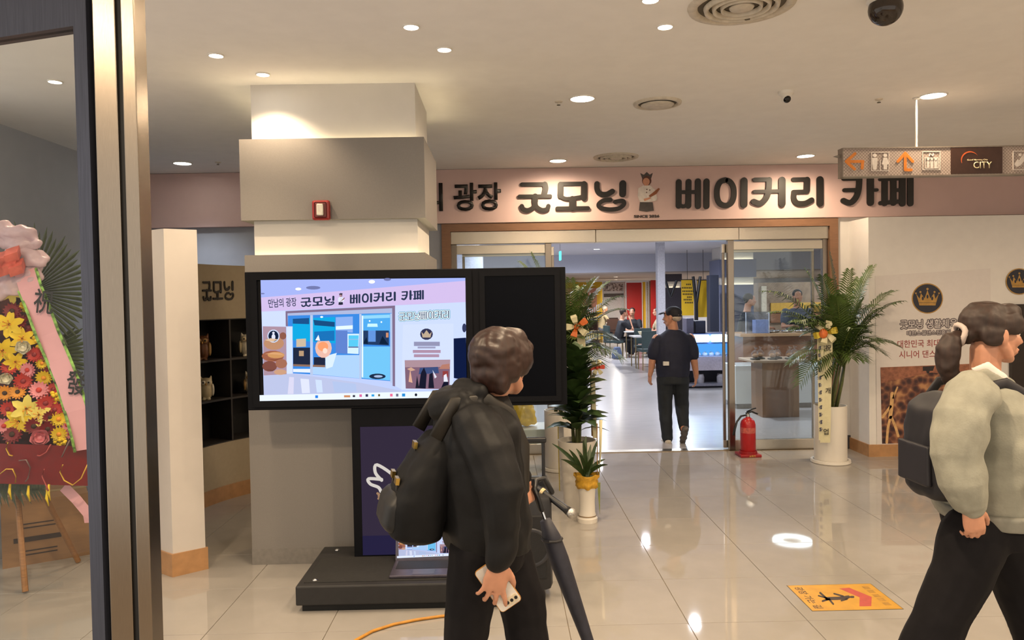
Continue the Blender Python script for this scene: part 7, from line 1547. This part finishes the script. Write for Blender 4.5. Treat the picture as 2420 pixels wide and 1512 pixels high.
rnd = random.Random(2); m_wrapc = GLASS('cellophane', (0.95, 0.95, 0.95), 0.22, 0.08); m_bread = M('bread', '#a5713c', 0.6, var=0.3, scale=30); m_tray = M('dark_tray', '#2a2624', 0.5)
for k in range(6):
    x = tx0 + 0.07 + 0.115 * k; y = 10.0 + 0.14 * (k % 2); t = thing('bread_pack', (x, y, tz), 'cellophane wrapped bread on the bread table, %s from the left' % ORD[k], 'bread', 'wrapped breads on the bread table')
    MB().bbox((x - 0.05, y - 0.05, tz), (x + 0.05, y + 0.05, tz + 0.022), 0.004).build('tray', m_tray, t)
    mb = MB(); mb.ell((x, y, tz + 0.055), (0.042, 0.04, 0.03)); mb.build('loaf', m_bread, t, smooth=True)
    mb = MB(); mb.ell((x, y, tz + 0.075), (0.052, 0.05, 0.055), nu=10, nv=7); mb.tube([(x, y, tz + 0.12), (x, y, tz + 0.135), (x + 0.01, y, tz + 0.165)], [0.012, 0.008, 0.03], 8); mb.build('wrapper', m_wrapc, t)
# brown shelf wall behind the counters
bs = thing('brown_wall_unit', P(1870, 760, 15.5), 'brown wall unit with yellow strip behind the counter staff', 'wall unit')
a, b = bx(15.5, 1792, 668, 2000, 790, 0.3); MB().box((a[0], 15.5, 0), (b[0] + 1, 15.8, b[2])).build('carcass', M('unit_brown', '#7a6450', 0.6, var=0.2, scale=8), bs)
a, b = bx(15.46, 1822, 716, 1960, 736, 0.04); MB().box(a, b).build('yellow_strip', M('unit_yellow', '#b58a34', 0.5), bs)
a, b = bx(15.46, 1822, 741, 1960, 760, 0.04); MB().box(a, b).build('dark_strip', m_wood, bs)
a, b = bx(15.44, 1800, 676, 1812, 736, 0.05); MB().box(a, b).build('pale_upright', M('unit_pale', '#b0a48e', 0.6), bs)

# ------------------------------------------------------------------ tables, chairs and guests further in
m_leg = M('gold_leg', '#8c7a58', 0.35, metal=0.7); m_tt = M('table_white', '#c9c6c4', 0.3)
def table(x, y, w, d, h, label):
    t = thing('cafe_table', (x, y, 0), label, 'table', 'cafe tables')
    MB().bbox((x - w / 2, y - d / 2, h - 0.03), (x + w / 2, y + d / 2, h), 0.006).build('table_top', m_tt, t)
    for sx in (-1, 1):
        for sy in (-1, 1): MB().tube([(x + sx * (w / 2 - 0.05), y + sy * (d / 2 - 0.05), 0), (x + sx * (w / 2 - 0.05), y + sy * (d / 2 - 0.05), h - 0.03)], 0.013, 6).build('leg', m_leg, t)
def chair(x, y, rz, label, m, mleg=m_leg):
    t = thing('cafe_chair', (x, y, 0), label, 'chair', 'cafe chairs'); R_ = Matrix.Rotation(rz, 3, 'Z'); c = Vector((x, y, 0))
    def ob(p, h): return MB().obox(c + R_ @ Vector(p), R_ @ Vector((h[0], 0, 0)), R_ @ Vector((0, h[1], 0)), Vector((0, 0, h[2])))
    ob((0, 0, 0.44), (0.22, 0.21, 0.03)).build('seat', m, t); ob((0, -0.20, 0.68), (0.21, 0.025, 0.19)).build('backrest', m, t)
    for sx in (-1, 1):
        for sy in (-1, 1): MB().tube([c + R_ @ Vector((sx * 0.19, sy * 0.18, 0)), c + R_ @ Vector((sx * 0.18, sy * 0.17, 0.42 if sy > 0 else 0.52))], 0.013, 6).build('leg', mleg, t)
m_dkw = M('dark_wood_chair', '#3c241a', 0.5); m_tealc = M('teal_chair', '#2c3c3c', 0.6); m_cream_s = M('cream_sofa', '#c0b078', 0.7)
g1 = P(1504, 783, 20.6); table(g1.x, 20.6, 0.75, 0.7, 0.72, 'white table at which the man in black sits')
g2 = P(1530, 792, 17.6); table(g2.x, 17.6, 0.75, 0.7, 0.73, 'nearer white table with a bowl beside the cap man')
chair(g1.x - 0.62, 20.6, -math.pi / 2 + 0.2, 'teal chair under the seated man in black', m_tealc)
chair(g2.x + 0.05, 18.25, math.pi, 'teal chair behind the nearer white table', m_tealc); chair(g2.x - 0.1, 16.95, 0.1, 'teal chair in front of the nearer white table', m_tealc)
g3 = P(1447, 800, 27.5); chair(g3.x, 27.5, 0.0, 'dark wooden chair seen from behind near the photo shelf', m_dkw, m_dkw); chair(g3.x - 0.62, 26.8, -0.9, 'dark wooden chair left of the one near the photo shelf', m_dkw, m_dkw)
table(g3.x, 28.25, 0.8, 0.7, 0.72, 'far white table before the lit photo shelf'); chair(g3.x + 0.25, 28.9, math.pi, 'dark wooden chair on the far side of the far table', m_dkw, m_dkw)
sf_ = thing('cream_sofa', P(1398, 800, 27.6), 'cream upholstered sofa left of the dark wooden chairs', 'sofa'); q = P(1398, 800, 27.6).x
MB().bbox((q - 0.55, 27.4, 0.12), (q + 0.30, 28.1, 0.45), 0.04).build('seat', m_cream_s, sf_); MB().bbox((q - 0.55, 27.95, 0.4), (q + 0.30, 28.2, 0.95), 0.05).build('backrest', m_cream_s, sf_); MB().bbox((q - 0.53, 27.45, 0.0), (q + 0.28, 28.1, 0.12), 0.01).build('base', m_dkw, sf_)
bw = MB().lathe((g2.x - 0.1, 17.55, 0.73), [(0.05, 0), (0.10, 0.04), (0.13, 0.10), (0.122, 0.10), (0.09, 0.04), (0.01, 0.02)], 20, cap=False).build('bowl', M('bowl_cream', '#d8cca8', 0.4), smooth=True); tag(bw, 'cream bowl on the nearer white table', 'bowl')
bg = MB(); q = P(1465, 812, 20.2); bg.rings([ering((q.x - 0.1, 20.05, z), Vector((1, 0, 0)), Vector((0, 1, 0)), r, 0.09, 14) for z, r in ((0.008, 0.10), (0.03, 0.14), (0.2, 0.13), (0.32, 0.08))]); o = organic('cloth_bag', bg, 0.015, M('blue_cloth_bag', '#4a5670', 0.7), it=1, wrinkle=0.015); tag(o, 'blue cloth bag beside the seated man in black', 'bag')
def guest(x, y, z0, rz, label, skin, top, pants, hairm, seated=True, lean=0.12, h=1.0, armup=False, cap=None, apron=None, short=True):
    "a small background figure with body, clothes and hair"
    R_ = Matrix.Rotation(rz, 3, 'Z'); o = Vector((x, y, z0))
    def W_(px, py, pz): return o + R_ @ (Vector((px, py, pz)) * h)
    f = R_ @ Vector((0, 1, 0)); r = f.cross(UP)
    pel = 0.50 if seated else 0.92
    ch_ = pel + 0.42; hd_ = ch_ + 0.30; ly = lean
    bd = MB(); hc = W_(0, ly + 0.03, hd_); RF = frame(f); head_shapes(bd, hc, RF, h)
    limb(bd, [(W_(0, ly, hd_ - 0.08), 0.055), (W_(0, ly * 0.8, ch_ + 0.08), 0.06)])
    bd.rings([ering(W_(0, 0, pel), r, f, 0.14, 0.10), ering(W_(0, ly * 0.6, pel + 0.25), r, f, 0.14, 0.09), ering(W_(0, ly * 0.8, ch_), r, f, 0.15, 0.09), ering(W_(0, ly * 0.8, ch_ + 0.1), r, f, 0.07, 0.06)])
    tp = MB(); tp.rings([ering(W_(0, 0, pel - 0.06), r, f, 0.17, 0.13), ering(W_(0, ly * 0.5, pel + 0.22), r, f, 0.175, 0.125), ering(W_(0, ly * 0.8, ch_ - 0.02), r, f, 0.195, 0.12), ering(W_(0, ly * 0.8, ch_ + 0.09), r, f, 0.10, 0.08)])
    for s_ in (-1, 1):
        sh_ = W_(s_ * 0.19, ly * 0.8, ch_ + 0.02)
        if armup and s_ == 1: el, wr_ = W_(s_ * 0.22, ly + 0.22, ch_ - 0.16), W_(s_ * 0.08, ly + 0.17, ch_ + 0.14)
        else: el, wr_ = W_(s_ * 0.25, ly + 0.10, ch_ - 0.22), W_(s_ * 0.12, ly + 0.34, ch_ - 0.20)
        limb(bd, [(sh_, 0.05), (el, 0.042), (wr_, 0.028)]); hand_shapes(bd, wr_, (wr_ - el), UP, curl=(25, 35, 25), k=0.85, left=(s_ < 0))
        limb(tp, [(sh_, 0.075), ((sh_ + el) / 2, 0.068), (el if not short else (sh_ * 0.35 + el * 0.65), 0.06)] + ([] if short else [(wr_ * 0.85 + el * 0.15, 0.045)]))
    pt = MB(); pt.rings([ering(W_(0, 0, pel - 0.11), r, f, 0.15, 0.11), ering(W_(0, 0, pel + 0.06), r, f, 0.16, 0.12)]); feet = []
    for s_ in (-1, 1):
        hp = W_(s_ * 0.09, 0, pel - 0.03)
        kn, an = (W_(s_ * 0.12, 0.42, 0.50), W_(s_ * 0.12, 0.38, 0.09)) if seated else (W_(s_ * 0.10, 0.02, 0.50), W_(s_ * 0.10, 0.0, 0.09))
        limb(bd, [(hp, 0.08), (kn, 0.055), (an, 0.04)]); limb(pt, [(hp, 0.098), (kn, 0.075), (an + UP * 0.03, 0.058)]); foot_shapes(bd, an, f, 0.95); feet.append(an)
    p = organic('person', bd, 0.014, skin, it=1); tag(p, label, 'person', 'guests and staff inside the cafe')
    organic('top', tp, 0.016, top, p, it=1); organic('trousers', pt, 0.016, pants, p, it=1)
    for an in feet: mb = MB(); foot_shapes(mb, an, f, 0.97, fat=1.15); organic('shoe', mb, 0.016, M('sneaker_white', '#b9b2a6', 0.6), p, it=1)
    mb = MB(); hE(mb, hc, RF, (0, -0.026, 0.036), (0.084, 0.098, 0.085), h); hE(mb, hc, RF, (0, -0.07, -0.01), (0.06, 0.035, 0.06), h); organic('cap' if cap else 'hair', mb, 0.012, cap or hairm, p, it=1)
    if apron: mb = MB(); mb.rings([ering(W_(0, ly * 0.5 + 0.04, pel - 0.2), r, f, 0.17, 0.105), ering(W_(0, ly * 0.6 + 0.03, ch_ - 0.05), r, f, 0.14, 0.105)]); organic('apron', mb, 0.016, apron, p, it=1)
    return p
sk2 = M('skin_far', '#b07c60', 0.55); mbk = M('far_black', '#15151a', 0.8); mbg = M('far_beige', '#a8987a', 0.8); mgy = M('far_grey', '#4c505c', 0.8)
guest(g1.x - 0.52, 20.6, 0.0, -math.pi / 2 + 0.1, 'seated man in black with chin on hand at the white table', sk2, mbk, mbk, m_hair2, armup=True, lean=0.16)
guest(g1.x + 0.10, 21.7, 0.0, math.pi - 0.3, 'guest in black seated behind the man with chin on hand', sk2, mbk, mbk, m_hair2)
guest(g1.x + 0.75, 20.8, 0.0, math.pi / 2, 'guest in beige seated across from the man in black', sk2, mbg, mgy, m_hair)
q = P(1416, 800, 27.9).x; guest(q, 27.75, 0.0, -math.pi / 2 + 0.3, 'guest in beige seated on the cream sofa', sk2, mbg, mgy, M('grey_hair', '#b7aa9a', 0.6), lean=0.2)
q = P(1768, 730, 12.7); guest(q.x - 0.1, 12.75, 0.0, -math.pi / 2 - 0.15, 'cafe worker in dark clothes with black cap behind the acrylic box', sk2, mbk, mbk, m_hair2, seated=False, h=0.94, cap=M('black_cap', '#14151c', 0.75))
q = P(1884, 730, 12.7); guest(q.x, 12.75, 0.0, math.pi - 0.2, 'cafe worker in grey with dark apron behind the metal dishes', sk2, mgy, mbk, m_hair2, seated=False, h=0.97, apron=mbk, cap=M('black_cap', '#14151c', 0.75))
bpy.data.scenes.remove(WORK)
